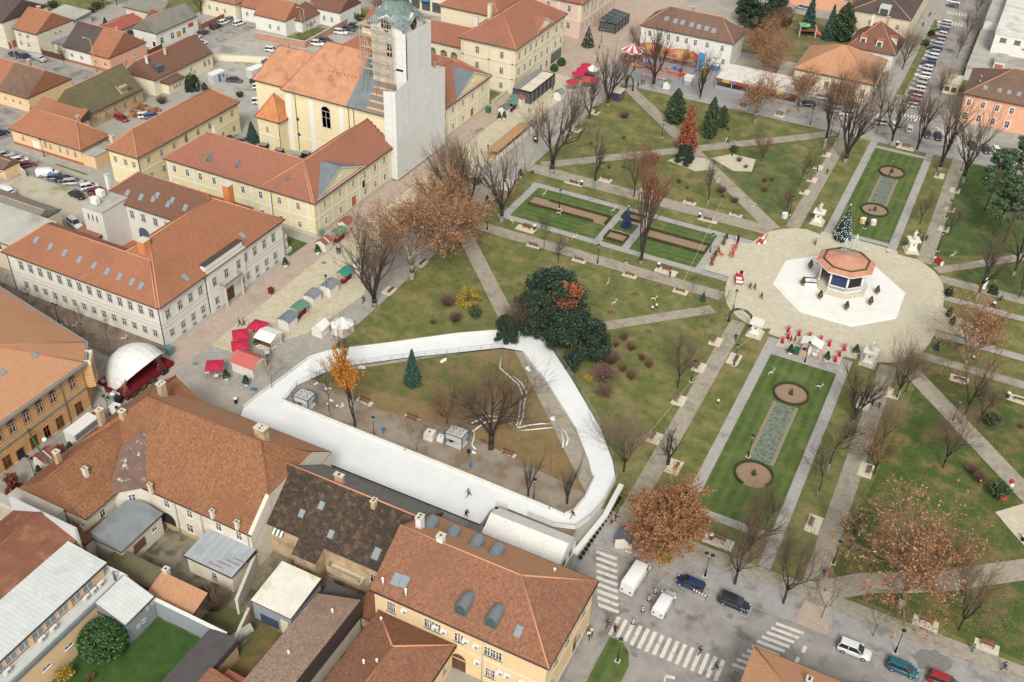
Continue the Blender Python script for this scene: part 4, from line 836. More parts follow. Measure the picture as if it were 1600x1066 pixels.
#=====big cream palace=====
B=Bld('cream_palace','three storey cream palace with hip roof beside the red parasols','palace',(-124,258))
B.wing(-133.2,242.6,-116.6,274.8,12.8,18.6,'hip','rose','cream','y',.6)
pediment(B,-116.6,255.5,266.5,12.8,15.8,5,'cream','rose')
xs=[-128.1,-120.6];ys=[245.2,248.9,252.3,255.9,259.8,263.6,269.2,273.0]
for z,h in((10.2,1.9),(5.8,1.9),(1.6,1.6)):B.win('S',242.6,xs,z,1.1,h,'sur','cream')
for z in(10,5.6):B.win('E',-116.6,ys,z,1.1,2.0,'sur','cream')
B.win('E',-116.6,ys[4:6],1.7,1.2,1.9,'dark','tan');B.part('shopfront',GLS,-116.6,266.5,.6,-116.4,273.6,3.4)
for z in(8.1,3.9):B.band('S',242.6,-133.2,-116.6,z,.3,FR['cream'],.12);B.band('E',-116.6,242.6,274.8,z,.3,FR['cream'],.12)
for y in(243.4,254.6,267,274.2):B.pil('E',-116.6,y,4,12.6,.8,FR['cream'],.12)
for x in(-132.6,-124.4,-117.2):B.pil('S',242.6,x,0,12.6,.7,FR['cream'],.12)
B.band('E',-116.6,242.6,274.8,12.2,.4,FR['cream'],.35,'cornice');B.band('S',242.6,-133.2,-116.6,12.2,.4,FR['cream'],.35,'cornice');B.chm(-131.4,256,13.5,18.2,.9,1.2,WM['cream']);B.chm(-131.9,249.2,13,16.6,.8,.8,WM['white'],pots=1)
B.wing(-150,261,-131,275,13.2,18.3,'hip','rose','cream','x',.5);B.done()
B=Bld('palace_wing','low cream wing with long red roof joining the cream palace','wing',(-150,255));B.wing(-170,249.2,-134,261.4,7,10.6,'gable','rose','cream','x',.5)
for x in(-146,-142.4,-139):B.win('S',249.2,[x],3,2.2,2.,'arch','cream',True)
B.done()
B=Bld('pink_palace','pink palace with pale pilasters behind the tall christmas tree','palace',(-130,304));B.wing(-142,291,-118.2,330,11,15,'hip','rose','pink','x',.6)
for z in(8.6,3.4):B.win('S',291,[-136,-129.2,-122.2],z,1.2,2,'sur','cream');B.win('E',-118.2,[293.4,296.4,299.6,302.8,306,309.2,312.4,315.6,318.8],z,1.1,1.9,'sur','cream')
for y in(291.6,298,304.4,310.8,317.2):B.pil('E',-118.2,y,5.4,10.8,.8,FR['cream'],.12)
for x in(-141.4,-132.6,-125.8,-118.8):B.pil('S',291,x,5.4,10.8,.9,FR['cream'],.12)
B.band('S',291,-142,-118.2,5,.4,FR['cream'],.15);B.band('E',-118.2,291,330,5,.4,FR['cream'],.15);B.done()
B=Bld('music_house','white house with brown hip roof and a row of skylights behind the funfair','house',(-85,298));B.wing(-98.8,292,-70.6,304,7.9,12.7,'hip','brown','white','x',.5)
S=('y',291.5,7.9,4.8/6.5);B.skyl([(-92.2,294.6),(-89.3,294.4),(-87.1,294.4),(-84.2,294.3),(-81.9,294.1),(-79.5,294.1),(-77.3,293.9)],S,1.2,1.5);B.skyl([(-72.6,297.4),(-72,299)],('x',-70.1,7.9,-.75),.9,1.3)
B.win('S',292,[-96,-92.8,-90,(-87.2,290.9)[0],(-84.5,291)[0],(-81.7,290.5)[0],(-78.1,290.2)[0],(-73.5,290.4)[0]],5.8,1.0,1.7,'sur','white');B.win('S',292,[-83,-79,-75,-72.6],1.9,1,1.6,'sur','white');B.win('E',-70.6,[294.6,298.4,302],5.6,1,1.6,'sur','white');B.chm(-86,299.4,11.5,13.6,.8,.8);B.done()
#=====top right=====
B=Bld('school_house','broad house with orange hip roof behind the bare trees along the north road','house',(-40,296));B.wing(-50.8,287.6,-29.6,307.6,6.2,11.6,'hip','apricot','cream','x',.5);B.win('S',287.6,[-48,-45,-41.5,-38,-34.5,-31.4],3.2,1.2,1.9,'dark','tan');B.done()
B=Bld('dormer_house','brown roofed villa with pyramid roof and white dormers','villa',(-35,322));B.wing(-41.6,315.2,-28.2,329.6,5.6,12.2,'pyramid','weather','white','x',.5)
for x,y in((-38,317.6),(-33.2,317.2)):
 b=MB();X,Y=B.L(x,y);b.bx(X-.9,Y-1.2,6,X+.9,Y+2,8.6,0);b.bx(X-.6,Y-1.25,6.8,X+.6,Y-1.2,8.1,1);b.bx(X-1.1,Y-1.4,8.6,X+1.1,Y+2.4,8.75,2);b.bd('dormer',[WM['white'],GLS,FR['red']],B.rt)
b=MB();X,Y=B.L(-30,321);b.bx(X-1.6,Y-.9,6,X+1.2,Y+.9,8.8,0);b.bx(X+1.2,Y-.6,7,X+1.25,Y+.6,8.3,1);b.bx(X-2,Y-1.1,8.8,X+1.4,Y+1.1,8.95,2);b.bd('dormer',[WM['white'],GLS,FR['red']],B.rt);B.chm(-37.6,324,9.4,13,.7,.7,WM['white']);B.chm(-33.6,326,9.5,12.6,.7,.7);B.done()
B=Bld('long_terrace','long beige block with dark mansard roof along the north street','apartment block',(-37,372));B.wing(-46,338.4,-28.4,410,9,12.6,'hip','dark','beige','y',.3);B.win('S',338.4,[-40,-36,-31.6],6,1.1,1.8,'plain','white');B.band('S',338.4,-46,-28.4,8.4,.5,FR['tan'],.2,'cornice')
for y in lp(342,404,14):B.win('E',-28.4,[y],6.2,1.2,1.8,'sur','tan');B.win('E',-28.4,[y],2.2,1.2,1.8,'sur','tan')
b=MB();X,Y=B.L(-36.6,338.8);b.bx(X-1.6,Y-.3,8,X+1.6,Y+3,11.4,0);b.bx(X-1.2,Y-.35,9,X+1.2,Y-.3,10.8,1);b.bd('dormer',[WM['palegrey'],GLS],B.rt);B.skyl([(-30.4,346),(-30.4,352),(-30.4,358)],('x',-28.1,9,-.4),1.4,1.6,gl=GLS);B.done()
B=Bld('peach_block','peach apartment block with white shutters beyond the school garden','apartment block',(-62,366));B.wing(-80,361,-49.4,373,7.4,9.4,'hip','brown','peach','x',.3);B.win('S',361,[-76,-71,-66,-54.6,-51.6],4.9,2.0,1.5,'pale','white');B.win('S',361,[-60,-56.8],4.9,1.2,1.4,'pale','white');B.door('S',361,-62.4,1.6,2.4,WHT,FR['red']);B.done()
B=Bld('white_block','white modern block with stepped flat roofs at the end of the street','apartment block',(3,350));B.wing(-3.6,338,16,400,10,10.3,'flat',rmat('m104',C(226,224,214),C(214,212,202),.4,C(196,192,180),.2),'white',oh=.2);B.wing(-8,359,-3.2,400,7,7.3,'flat','flatgrey','white',oh=.2);B.wing(-8.2,321.5,13,358.6,4,4.2,'flat','flatgrey','palegrey',oh=.15);B.wing(-1.4,324,1.6,331,6.6,6.8,'flat','flatgrey','white',oh=.2)
for y in(362,368,374,380,386):B.win('E' if 0 else 'W',-8,[y],4.6,1.6,2,'dark','tan')
B.win('S',338,[-1,3,7],8.2,1.8,1.3,'dark','grey');B.part('panel',FR['red'],-1,323.9,4.4,1.2,324,5.6);B.win('S',338,[6.5],6.6,3.6,.6,'pale','white');B.done()
B=Bld('corner_villa','peach corner villa with brown roof and skylights behind the pines','villa',(8,298));B.wing(-5.7,290.2,26,309.4,7.9,13.4,'hip','brown','peach','x',.5);B.win('S',290.2,[-4.2,-.6,3,6.6],5.6,1.1,1.7,'sur','white');B.win('S',290.2,[-4.2,-.6,3,6.6],1.8,1.2,1.9,'sur','white');S=('y',289.7,7.9,5.5/10.1);B.skyl([(-1.4,292.6),(2.2,292.6),(4.6,292.6),(7,292.6),(9.4,292.6)],S,.9,1.3);B.win('W',-5.7,[293,297,301],5.4,1.1,1.7,'sur','white');B.skyl([(-3,296),(-3,300)],('x',-6.1,7.9,.54),.9,1.3);B.done()
B=Bld('street_pavilion','small flat roofed cream pavilion beside the row of parked cars','pavilion',(-10.2,311.6));B.wing(-12.3,308,-8.2,315.4,3.2,3.4,'flat',rmat('m105',C(226,216,190),C(214,204,178),1),'cream',oh=.3);B.win('S',308,[-11.2,-9.4],1.6,1.3,1.2,'dark','brown');B.done()
#=====top left=====
def hse(name,lab,x0,y0,x1,y1,h,rz,kind,roof,wall,axis='x',S_=(),E_=(),zs=None,frame='white',oh=.35,cat='house',hip=(1,1),run=None,fin=True,w=1.0,hh=1.4):
 B=Bld(name,lab,cat,((x0+x1)/2,(y0+y1)/2));B.wing(x0,y0,x1,y1,h,rz,kind,roof,wall,axis,oh,hip,run=run);z=zs or h*.5
 if S_:B.win('S',y0,S_,z,w,hh,'plain',frame)
 if E_:B.win('E',x1,E_,z,w,hh,'plain',frame)
 return B.done()if fin else B
B=hse('village_house','cream house with dark roof and two small gable windows in the top corner',-276,194.8,-254.2,211,7.8,12,'gable','dark','old','x',[-259.5,-257.2],[202,204],4.2,fin=False);B.win('E',-254.2,[202,204.2],8.4,.8,1.1,'plain','brown');B.part('garage_door',FR['red'],-254.2,194.9,0,-254.1,197.4,2);B.done()
B=hse('village_house','cream house with orange roof and yellow shutters beside the green shed',-252.8,196.8,-243.9,210.2,5.9,10,'gable','orange','old','x',[-251,-248.2],[],1.9,fin=False);B.win('S',196.8,[-250.8,-247.8],4.4,1.2,1.1,'pale','white');B.win('E',-243.9,[203.2,205],4.4,.8,.6,'plain','brown');B.win('E',-243.9,[202.6,204.6],2.2,.8,.6,'plain','brown');B.chm(-248.8,203.6,9,10.8,.8,.8);B.done()
B=Bld('double_house','double house half white with dark roof and half peach with orange roof','house',(-225.5,203.8));B.wing(-234.2,196.8,-224.6,210.8,4.4,9.4,'gable','dark','white','x',.35);B.wing(-224.6,196.8,-217.4,210.8,4.4,9.5,'gable','orange','peach','x',.35);B.win('S',196.8,[-231.6,-228],2.3,1.1,1.2,'plain','white');B.win('S',196.8,[-223,-219.4],2.2,1.1,1.2,'plain','white');B.win('E',-217.4,[201.6,204.6],5.6,.6,.9,'plain','brown');B.win('E',-217.4,[206],2.2,1.6,1.1,'pale','white');B.win('E',-217.4,[202.6],2,.7,1.1,'plain','brown');B.part('plinth',FR['red'],-234.2,196.74,0,-217.4,196.8,.8);B.chm(-220.4,204.2,8.8,10,.5,.5);B.done()
B=Bld('shop_house','white shop house with grey tile roof and red shop signs on the side street','shop',(-223.4,225.5));B.wing(-227.6,216.8,-219.2,234.6,4.7,7.9,'gable','grey','white','y',.3);B.win('E',-219.2,[219,223.4,228.4],2,1.4,1.9,'dark','white');B.part('shop_sign',fl('m106',C(200,150,90),.7),-219.2,225.2,1,-219.1,226.8,2.6);B.part('shop_sign',fl('m107',C(196,72,60),.7),-219.2,230.4,2.3,-219.1,232.6,3.4);B.door('E',-219.2,231.6,1.2,2.1,WHT);B.skyl([(-220.8,228.6)],('x',-218.9,4.7,-.7),.7,1.);B.win('S',216.8,[-224.4],2,.7,.9,'plain','white');B.door('S',216.8,-220.2,1,2.1,FR['dark']);B.done()
hse('carport','open carport with rose red sheet roof behind the peach house',-241.4,216,-234,227.6,2.6,4,'gable','redsheet','white','y',cat='carport')
hse('garden_shed','grey roofed garden shed behind the cream house with orange roof',-261,216,-250.6,223,2.8,3.6,'shed+','flatgrey','palegrey',cat='shed');hse('old_barn','long low barn with grey mossy roof among gardens at the top edge',-245,232,-231,240,3.4,6.4,'gable','grey','old','x',cat='barn')
hse('tile_shed','little shed with brown tile roof next to the shop house',-234.6,229.4,-229,235.4,2.6,4.4,'gable','weather','old','x',cat='shed')
hse('green_lean_to','green sheet lean-to against the cream gable',-243.6,201.6,-239.4,208,2.2,2.8,'shed+','corr','old','y',cat='shed')
B=hse('old_cottage','long cream cottage with worn brown roof behind the hedge',-207,191.4,-197,214.6,4.4,8.6,'gable','weather','cream','y',[-203.6],[195.6,198.2,205.8,211.2,213],2.4,'brown',fin=False);B.wing(-198,194,-194.6,200,3.0,3.6,'shed-','weather','cream','y',.25);B.win('E',-194.6,[196,197,198.2],1.7,.7,.9,'plain','brown');b=MB();X,Y=B.L(-198.6,195.2);b.bx(X-1,Y-1,5,X+1,Y+1,7,0);b.bd('dormer',GLS,B.rt);B.chm(-200.6,193.8,7.4,9.4,.5,.5,WM['white'],pots=1);B.chm(-200.6,200.8,7.6,9,.5,.5,WM['old'],pots=1);B.done()
B=hse('mossy_barn','old barn with grey mossy sagging roof and a hole in the tiles','barn' and-207,167.4,-196.6,186.4,4.0,9.6,'gable','barn','rot','y',[],[170,173.4,176.6,180,183.6],2.2,'brown',cat='barn',fin=False);b=MB();X,Y=B.L(-200.4,174);b.fc([(X-.2,Y-.5,6.62),(X+.6,Y-.5,5.85),(X+.6,Y+.7,5.85),(X-.2,Y+.7,6.62)]);b.bd('roof_hole',BLACK,B.rt);b=MB();X,Y=B.L(-198.4,181);b.bx(X-1.2,Y-1.2,4.2,X+1.6,Y+1.2,6.6,0);b.add([(X+2,Y-1.5,6.0),(X+2,Y+1.5,6.0),(X-2.2,Y+1.5,7.9),(X-2.2,Y-1.5,7.9)],[(0,1,2,3)],1);b.bd('dormer',[WM['rot'],RT['barn']],B.rt,uv=True);B.done()
hse('side_house','low plain house with pale orange roof joined to the mossy barn',-210.4,163.4,-196,167.2,3.4,5.6,'shed+','orange','cream','x');
B=Bld('corner_cottage','long cream street house with hip roof and small brown windows by the parking lot','house',(-193,157));B.wing(-206.2,152.8,-184,161.4,4.0,8.4,'hip','orange','apricot','x',.4);B.wing(-186,152.9,-180,160,3.2,3.4,'flat','flatgrey','apricot','x',.1);B.win('S',152.8,[-202.6,-195.4,-193.8,-190.8,-188.4,-186],2.5,.8,1.3,'plain','brown');B.door('S',152.8,-198.6,1.8,2.4,WHT,WHT);B.chm(-189,158.4,6.5,9,.6,.6);B.chm(-181.6,160.4,3,5,1,.7,WM['apricot']);B.part('plinth',FR['red'],-206.2,152.72,0,-184,152.8,.6);B.done()
B=Bld('archive_house','yellow house with long terracotta roof and four skylights behind the convent','house',(-168.4,168));B.wing(-172.6,150.8,-164.2,185.4,8,12.2,'hip','orange','lemon','y',.4);B.skyl([(-164.1,158),(-164.3,164.1),(-164.5,170.2),(-164.6,176.4)],('x',-163.8,8,-.91),.9,1.3);B.win('E',-164.2,lp(154,183,8),6,1,1.5,'sur','cream');B.win('E',-164.2,lp(154,183,8),2,1,1.5,'sur','cream');B.win('S',150.8,[-171,-168,-165.6],5.8,1,1.5,'sur','cream');B.band('E',-164.2,150.8,185.4,4,.25,WHT);B.band('S',150.8,-172.6,-164.2,4,.25,WHT);B.pipe('E',-164.2,150.9,7.9);B.pipe('E',-164.2,166.4,7.9);B.done()
B=Bld('street_house','apricot house with two toned roof orange and brown at the left edge','house',(-224,174));B.wing(-246,167.3,-216.2,181.6,4,8.8,'gable','orange','apricot','x',.35);B.win('S',167.3,[-224.6,-221.8,-219.4],2,.9,1.2,'plain','white');B.win('E',-216.2,[173.6],5.8,.8,1,'plain','brown');B.win('E',-216.2,[171.6],2,1.1,1.4,'plain','white');b=MB();S_=4.8/7.5
b.fc([B.L(-226.5,167.0)+(4.06,),B.L(-216.1,167.0)+(4.06,),B.L(-216.1,174.4)+(8.8,),B.L(-226.5,174.4)+(8.8,)]);b.bd('brown_roof_half',RT['brown'],B.rt,uv=True);B.chm(-222.6,175.4,8,10,.8,.8);B.done()
hse('gate_house','tiny cream gatehouse with brown roof beside the parked red car',-199.6,138.9,-193.4,143.2,2.7,3.8,'gable','brown','apricot','x',[-194.8],[],1.6,cat='hut',w=.9,hh=.8)
hse('top_cottage','cream cottage with red roof at the top of the side street',-228,247,-214.8,254,5.4,8.6,'hip','rose','cream','x',[-225,-222,-219],[],2.6);hse('top_cottage','white row house behind parked cars at the top edge',-214.2,249,-203,257,4.6,7.4,'gable','rose','white','x',[-212,-209,-206],[],2.4)
B=Bld('white_house','white L shaped house with red roof inside a brick walled garden','house',(-194,254));B.wing(-206,245.2,-194.6,256,4.6,8.6,'gable','orange','white','x',.3);B.wing(-200,250,-192.2,262,3.6,6.6,'hip','weather','white','y',.3);B.wing(-196,259,-184.4,270.4,5,8.8,'gable','weather','white','x',.3);B.win('S',245.2,[-200.6,-197.4],2,.9,1.2,'plain','brown');B.win('E',-192.2,[252.6,254.4,256.2],1.8,.9,1,'plain','brown');B.win('S',259,[-190.4,-187.6],2.4,.9,1.4,'plain','brown');B.win('E',-184.4,[261.6,264.6],5.4,.5,.9,'plain','brown');B.win('E',-184.4,[266.8],2.2,1.2,1.5,'plain','white');B.done()
B=Bld('shop_row','long shop row with blue awnings at the top edge','shops',(-158,292));B.wing(-178,286.4,-142,296,5.6,5.8,'flat','flatgrey','cream','x',.3);
for i in range(9):x=-175.6+i*3.9;B.part('shop_window',GLS,x,286.3,.5,x+3.1,286.4,3.6);
for i in(1,3,5,7):x=-175.6+i*3.9;B.part('awning',fl('m108',C(74,138,190),.7),x,285.2,3.7,x+3.1,286.3,4.3)
B.part('kerb',STN,-178,284.9,0,-142,286.3,.35);B.wing(-178,296,-150,306,9,9.2,'flat','flatgrey','palegrey','x',.2);B.win('S',296,[-172,-168,-164,-160,-156],7.4,2.4,1.2,'dark','tan');B.done()
B=Bld('shop_house','beige corner shop with grey roof and round white sign beside the palace','shop',(-166,114));B.wing(-176,112.4,-157.4,121,6.6,8.4,'shed+','flatgrey','beige','x',.25);B.part('shop_window',GLS,-160.4,112.3,.5,-158,112.4,2.9);b=MB();b.lt([(.95,0),(.95,.1)],20);o=b.bd('round_sign',WHT,B.rt,B.L(-162.2,112.36)+(2.6,));o.rotation_euler=(PI/2,0,0);B.win('S',112.4,[-161,-164.6],5.3,2.0,1.4,'pale','cream');B.band('S',112.4,-176,-157.4,4,.3,FR['apricot']if 'apricot' in FR else FR['tan'],.12);B.done()
B=Bld('beige_house','beige house with ribbed grey roof edge beside the dusty parking lot','house',(-170,124));B.wing(-184,119.6,-162.6,126.6,7,8.6,'gable','grey','beige','x',.3);B.done()
#----------trees----------
BARK=dict(dark=rmat('m109',C(74,64,56),C(56,50,46),4,C(96,90,78),.8,(.52,.68)),grey=rmat('m110',C(124,114,102),C(100,92,82),4,C(140,134,120),.8),plane=rmat('m111',C(156,138,116),C(128,108,90),2.5,C(190,180,160),1.2,(.52,.62)),pine=rmat('m112',C(112,88,74),C(90,74,66),4))
WASH=rmat('m113',C(146,142,134),C(122,116,108),3,C(100,92,84),.8)
TWIG=dict(dark=fl('m114',C(78,68,60),.9),brown=fl('m115',C(108,88,72),.9),tan=fl('m116',C(138,116,94),.9),olive=fl('m117',C(124,114,82),.9))
LEAF=dict(rust=[fl('m118',C(176,120,80),.9),fl('m119',C(188,142,98),.9),fl('m120',C(148,100,68),.9)],
 gold=[fl('m121',C(214,150,40),.9),fl('m122',C(196,120,44),.9)],red=[fl('m123',C(158,86,60),.9),fl('m124',C(132,76,58),.9)],
 yew=[fl('m125',C(46,68,54),.8),fl('m126',C(78,98,70),.8),fl('m127',C(30,50,44),.8)],
 cypress=[fl('m128',C(74,92,62),.8),fl('m129',C(94,108,72),.8),fl('m130',C(52,72,52),.8)],
 blue=[fl('m131',C(66,96,82),.8),fl('m132',C(88,116,98),.8),fl('m133',C(46,74,66),.8)],
 baldrust=[fl('m134',C(164,94,62),.9),fl('m135',C(182,116,80),.9),fl('m136',C(140,74,48),.9)],
 pine=[fl('m137',C(84,108,74),.8),fl('m138',C(112,132,88),.8),fl('m139',C(56,80,62),.8)],
 buxus=[fl('m140',C(56,94,48),.6),fl('m141',C(96,130,66),.6),fl('m142',C(34,62,38),.7)],
 yellow=[fl('m143',C(206,172,60),.9),fl('m144',C(178,148,54),.9),fl('m145',C(132,126,62),.9)],
 brush=[fl('m146',C(126,96,70),.9),fl('m147',C(148,118,86),.9)],dull=[fl('m148',C(140,112,94),.9),fl('m149',C(122,98,88),.9)])
def rvec(r):
 while 1:
  v=Vector((r.uniform(-1,1),r.uniform(-1,1),r.uniform(-1,1)))
  if .05<v.length<1:return v.normalized()
def leaf(b,p,s,r,nm,m0=0,flatness=0):
 n=rvec(r);n.z+=flatness;n.normalize();a=n.cross(rvec(r)).normalized();c=n.cross(a);m=m0+r.randrange(nm)
 P=[p+a*s*.5,p+c*s*.32,p-a*s*.5,p-c*s*.32];b.add([tuple(q)for q in P],[(0,1,2,3)],m)
def bare_tree(seed,kind,H=10,trunk=.22,limbs=4,spread=.45,lev=4,kids=(6,5,5,3),r0=.3,up=.35,leaves=0,leafs=.22,lean=0,twr=.016,leaf_top=0,hl=.62,tk=.9):
 r=random.Random(seed);T=MB();Cn=MB();nl=[];
 def br(p,d,L,rad_,lv):
  k=4 if lv<2 else(3 if lv==2 else 2);pts=[p];q=p.copy();dd=d.copy()
  for i in range(k):
   dd=(dd+rvec(r)*(.3 if lv>1 else .2)+Vector((0,0,up*(.5 if lv>1 else .28)))).normalized();q=q+dd*L/k;pts.append(q.copy())
  e=rad_*(.5 if lv==1 else .45)
  rs=[rad_+(e-rad_)*i/k for i in range(k+1)]
  b=T if lv<=2 else Cn;n=6 if lv==1 else 4 if lv==2 else 3
  b.tb(pts,rs,n,0 if lv<=2 else 1,lv<3,lv<2)
  if lv>=lev:
   for _ in range(leaves):
    t=r.random();s=pts[0].lerp(pts[-1],t);nl.append((s+rvec(r)*.18,r.uniform(.7,1.3)*leafs))
   return
  nk=kids[min(lv,len(kids)-1)]
  for j in range(nk):
   t=r.uniform(.3 if lv else .75,1.0);
   if j==0:t=1.
   i=min(int(t*k),k-1);s=pts[i].lerp(pts[i+1],t*k-i)
   az=r.uniform(0,2*PI);side=dd.cross(rvec(r)).normalized();ang=r.uniform(.35,.95)*(spread*1.5 if lv else spread)
   if j==0 and lv:ang*=.3
   nd=(dd*cos(ang)+side*sin(ang)).normalized()
   br(s,nd,L*r.uniform(.5,.78)*(1 if lv else 1),max(rs[i]*.6,twr),lv+1)
 d0=Vector((lean,0,1)).normalized();k=4;base=Vector((0,0,-.1));top=base+d0*H*trunk
 mid=base.lerp(top,.5);T.tb([mid,top],[r0*.95,r0*tk],9);T.tb([base,base+Vector((0,0,.25)),mid],[r0*1.35,r0*1.05,r0*.95],9,1)
 for j in range(limbs):
  az=2*PI*(j+r.uniform(-.25,.25))/limbs;ang=spread*r.uniform(.5,1.25)*(1 if limbs>1 else .1)
  nd=(d0*cos(ang)+Vector((cos(az),sin(az),0))*sin(ang)).normalized()
  br(top-d0*r.uniform(0,.08)*H*trunk,nd,H*(hl)*r.uniform(.8,1.1),r0*(.9 if limbs==1 else .62)*r.uniform(.8,1.1),1)
 return T,Cn,nl
def norm_h(T,Cn,nl,H):
 zm=max(v[2]for v in Cn.v);k=H/zm
 T.v=[(x*k,y*k,z*k)for x,y,z in T.v];Cn.v=[(x*k,y*k,z*k)for x,y,z in Cn.v]
 return[(p*k,s)for p,s in nl]
_tp={}
def tpro(key,bark,twig,leafm=None,**kw):
 T,Cn,nl=bare_tree(**kw);H=kw.get('H',10);nl=norm_h(T,Cn,nl,H);r=random.Random(5)
 lt=kw.get('leaf_top',0);mats=[BARK[bark],TWIG[twig]]+(LEAF[leafm]if leafm else[])
 if leafm:
  for p,s in nl:
   if p.z>H*lt:leaf(Cn,p,s,r,len(LEAF[leafm]),2)
 _tp[key]=(T.mesh('trunk',[BARK[bark],WASH if bark=='dark' and key[0]in 'lr' else BARK[bark]]),Cn.mesh('crown',mats),H)
big=dict(kind='',lev=5,twr=.011)
tpro('limb0','dark','brown',seed=1,kind='',trunk=.16,limbs=3,spread=.3,kids=(0,6,5,4),r0=.4,up=.2,hl=.6,twr=.016)
tpro('limb1','dark','brown',seed=2,kind='',trunk=.24,limbs=4,spread=.4,kids=(0,6,5,4),r0=.38,up=.2,hl=.56,twr=.016)
tpro('limb2','dark','brown',seed=23,kind='',trunk=.36,limbs=3,spread=.42,kids=(0,7,5,4),r0=.3,up=.18,hl=.5,twr=.015)
tpro('limb3','dark','brown',seed=14,kind='',trunk=.14,limbs=5,spread=.4,kids=(0,6,5,4),r0=.42,up=.24,hl=.58,twr=.016)
tpro('fine0','dark','brown',seed=4,trunk=.26,limbs=5,spread=.5,kids=(0,7,6,4,2),r0=.17,up=.16,hl=.46,kind='',lev=5,twr=.009)
tpro('fine1','dark','tan',seed=5,trunk=.22,limbs=6,spread=.5,kids=(0,7,6,4,3),r0=.17,up=.18,hl=.46,kind='',lev=5,twr=.009)
tpro('lead0','dark','dark',seed=6,kind='',trunk=.4,limbs=1,spread=.75,kids=(0,20,6,5),r0=.15,up=.2,hl=.6,twr=.012)
tpro('young0','grey','dark',seed=7,kind='',trunk=.42,limbs=4,spread=.36,kids=(0,6,5,3),r0=.1,up=.4,hl=.42,twr=.013)
tpro('young1','grey','brown',seed=8,kind='',trunk=.35,limbs=3,spread=.5,kids=(0,7,5,3),r0=.11,up=.3,hl=.45,twr=.013)
tpro('brown0','plane','tan','rust',seed=9,trunk=.24,limbs=5,spread=.5,kids=(0,7,6,4,3),r0=.26,up=.1,hl=.46,leaves=3,leafs=.15,**big)
tpro('brown1','plane','tan','rust',seed=10,trunk=.3,limbs=5,spread=.55,kids=(0,7,6,4,3),r0=.24,up=.1,hl=.46,leaves=2,leafs=.15,**big)
tpro('thick','dark','brown','rust',seed=11,kind='',trunk=.14,limbs=7,spread=.7,kids=(0,8,7,5),r0=.22,up=.22,hl=.6,leaves=24,leafs=.17)
tpro('sparse','dark','brown','rust',seed=12,trunk=.25,limbs=6,spread=.5,kids=(0,7,6,4,2),r0=.22,up=.25,hl=.5,leaves=1,leafs=.14,**big)
tpro('goldtop','dark','dark','gold',seed=13,kind='',trunk=.16,limbs=3,spread=.16,kids=(0,7,6,4),r0=.24,up=.35,hl=.6,leaves=12,leafs=.17,leaf_top=.5)
tpro('redtop','dark','brown','red',seed=15,kind='',trunk=.12,limbs=4,spread=.24,kids=(0,6,6,5),r0=.36,up=.24,hl=.6,leaves=4,leafs=.15,leaf_top=.6,twr=.014)
tpro('dense','dark','brown',seed=21,trunk=.24,limbs=5,spread=.5,kids=(0,7,6,4,3),r0=.36,up=.16,hl=.5,**big)
tpro('pollard','dark','dark',seed=16,kind='',trunk=.3,limbs=4,spread=.4,kids=(0,5,4,3),r0=.42,up=.4,hl=.55,twr=.02)
tpro('whip','grey','dark',seed=17,kind='',trunk=.6,limbs=2,spread=.3,kids=(0,4,3,2),r0=.07,up=.4,hl=.35,twr=.012)
def leafy(key,bark,leafm,seed,shape,n,s,H=10,trunk_h=.12,r0=.2,jit=.12,clumps=0,hollow=.55):
 """evergreens: many small leaf sprays through the crown's volume; shape(t) gives the radius at height share t"""
 r=random.Random(seed);T=MB();Cn=MB();T.tb([(0,0,-.1),(0,0,H*.5),(0,0,H*.92)],[r0,r0*.6,r0*.1],7)
 cl=[(r.uniform(trunk_h,.98),r.uniform(0,2*PI),r.uniform(.5,.95),r.uniform(.09,.2))for _ in range(clumps)]
 for i in range(n):
  if clumps:
   t,az,q,w=r.choice(cl);R_=shape(t)*H
   c=Vector((R_*q*cos(az),R_*q*sin(az),t*H));d=rvec(r)*H*w*(r.random()**.4);d.z*=.7;p=c+d
  else:
   t=trunk_h+(1-trunk_h)*r.random()**1.25;az=r.uniform(0,2*PI);q=hollow+(1-hollow)*r.random();q*=1+jit*sin(az*5+t*23)+r.uniform(-jit,jit)
   R_=shape(t)*H*q;p=Vector((R_*cos(az),R_*sin(az),t*H-.12*R_))
  if p.z<.05:p.z=.05
  leaf(Cn,p,s*r.uniform(.6,1.4),r,len(LEAF[leafm]))
 _tp[key]=(T.mesh('trunk',BARK[bark]),Cn.mesh('crown',LEAF[leafm]),H)
leafy('spruce','dark','blue',31,lambda t:.24*(1-t)**.9+.01,6500,.5,trunk_h=.04,jit=.22)
leafy('cypress','dark','cypress',32,lambda t:.2*min(1,(1-t)*2.2)**.7*min(1,.55+t*2),6000,.5,trunk_h=.05,jit=.2)
leafy('rustcone','dark','baldrust',33,lambda t:.21*(1-t)**.75+.01,6000,.45,trunk_h=.1,jit=.25,hollow=.3)
leafy('yewtree','dark','yew',34,lambda t:.56*sqrt(max(0,1-(t*1.0-.25)**2/.6)),15000,.42,H=10,trunk_h=.05,clumps=70)
leafy('roundbush','dark','buxus',35,lambda t:.52*sqrt(max(0,1-(2*t-1)**2)),11000,.62,H=10,trunk_h=.02,jit=.03,hollow=.9)
leafy('yellowbush','dark','yellow',36,lambda t:.6*sqrt(max(0,1-t*t)),4500,.6,H=10,trunk_h=.03,clumps=26)
leafy('yewrust','dark','baldrust',37,lambda t:.35*sqrt(max(0,1-t*t)),2600,.42,H=10,trunk_h=.1,clumps=16)
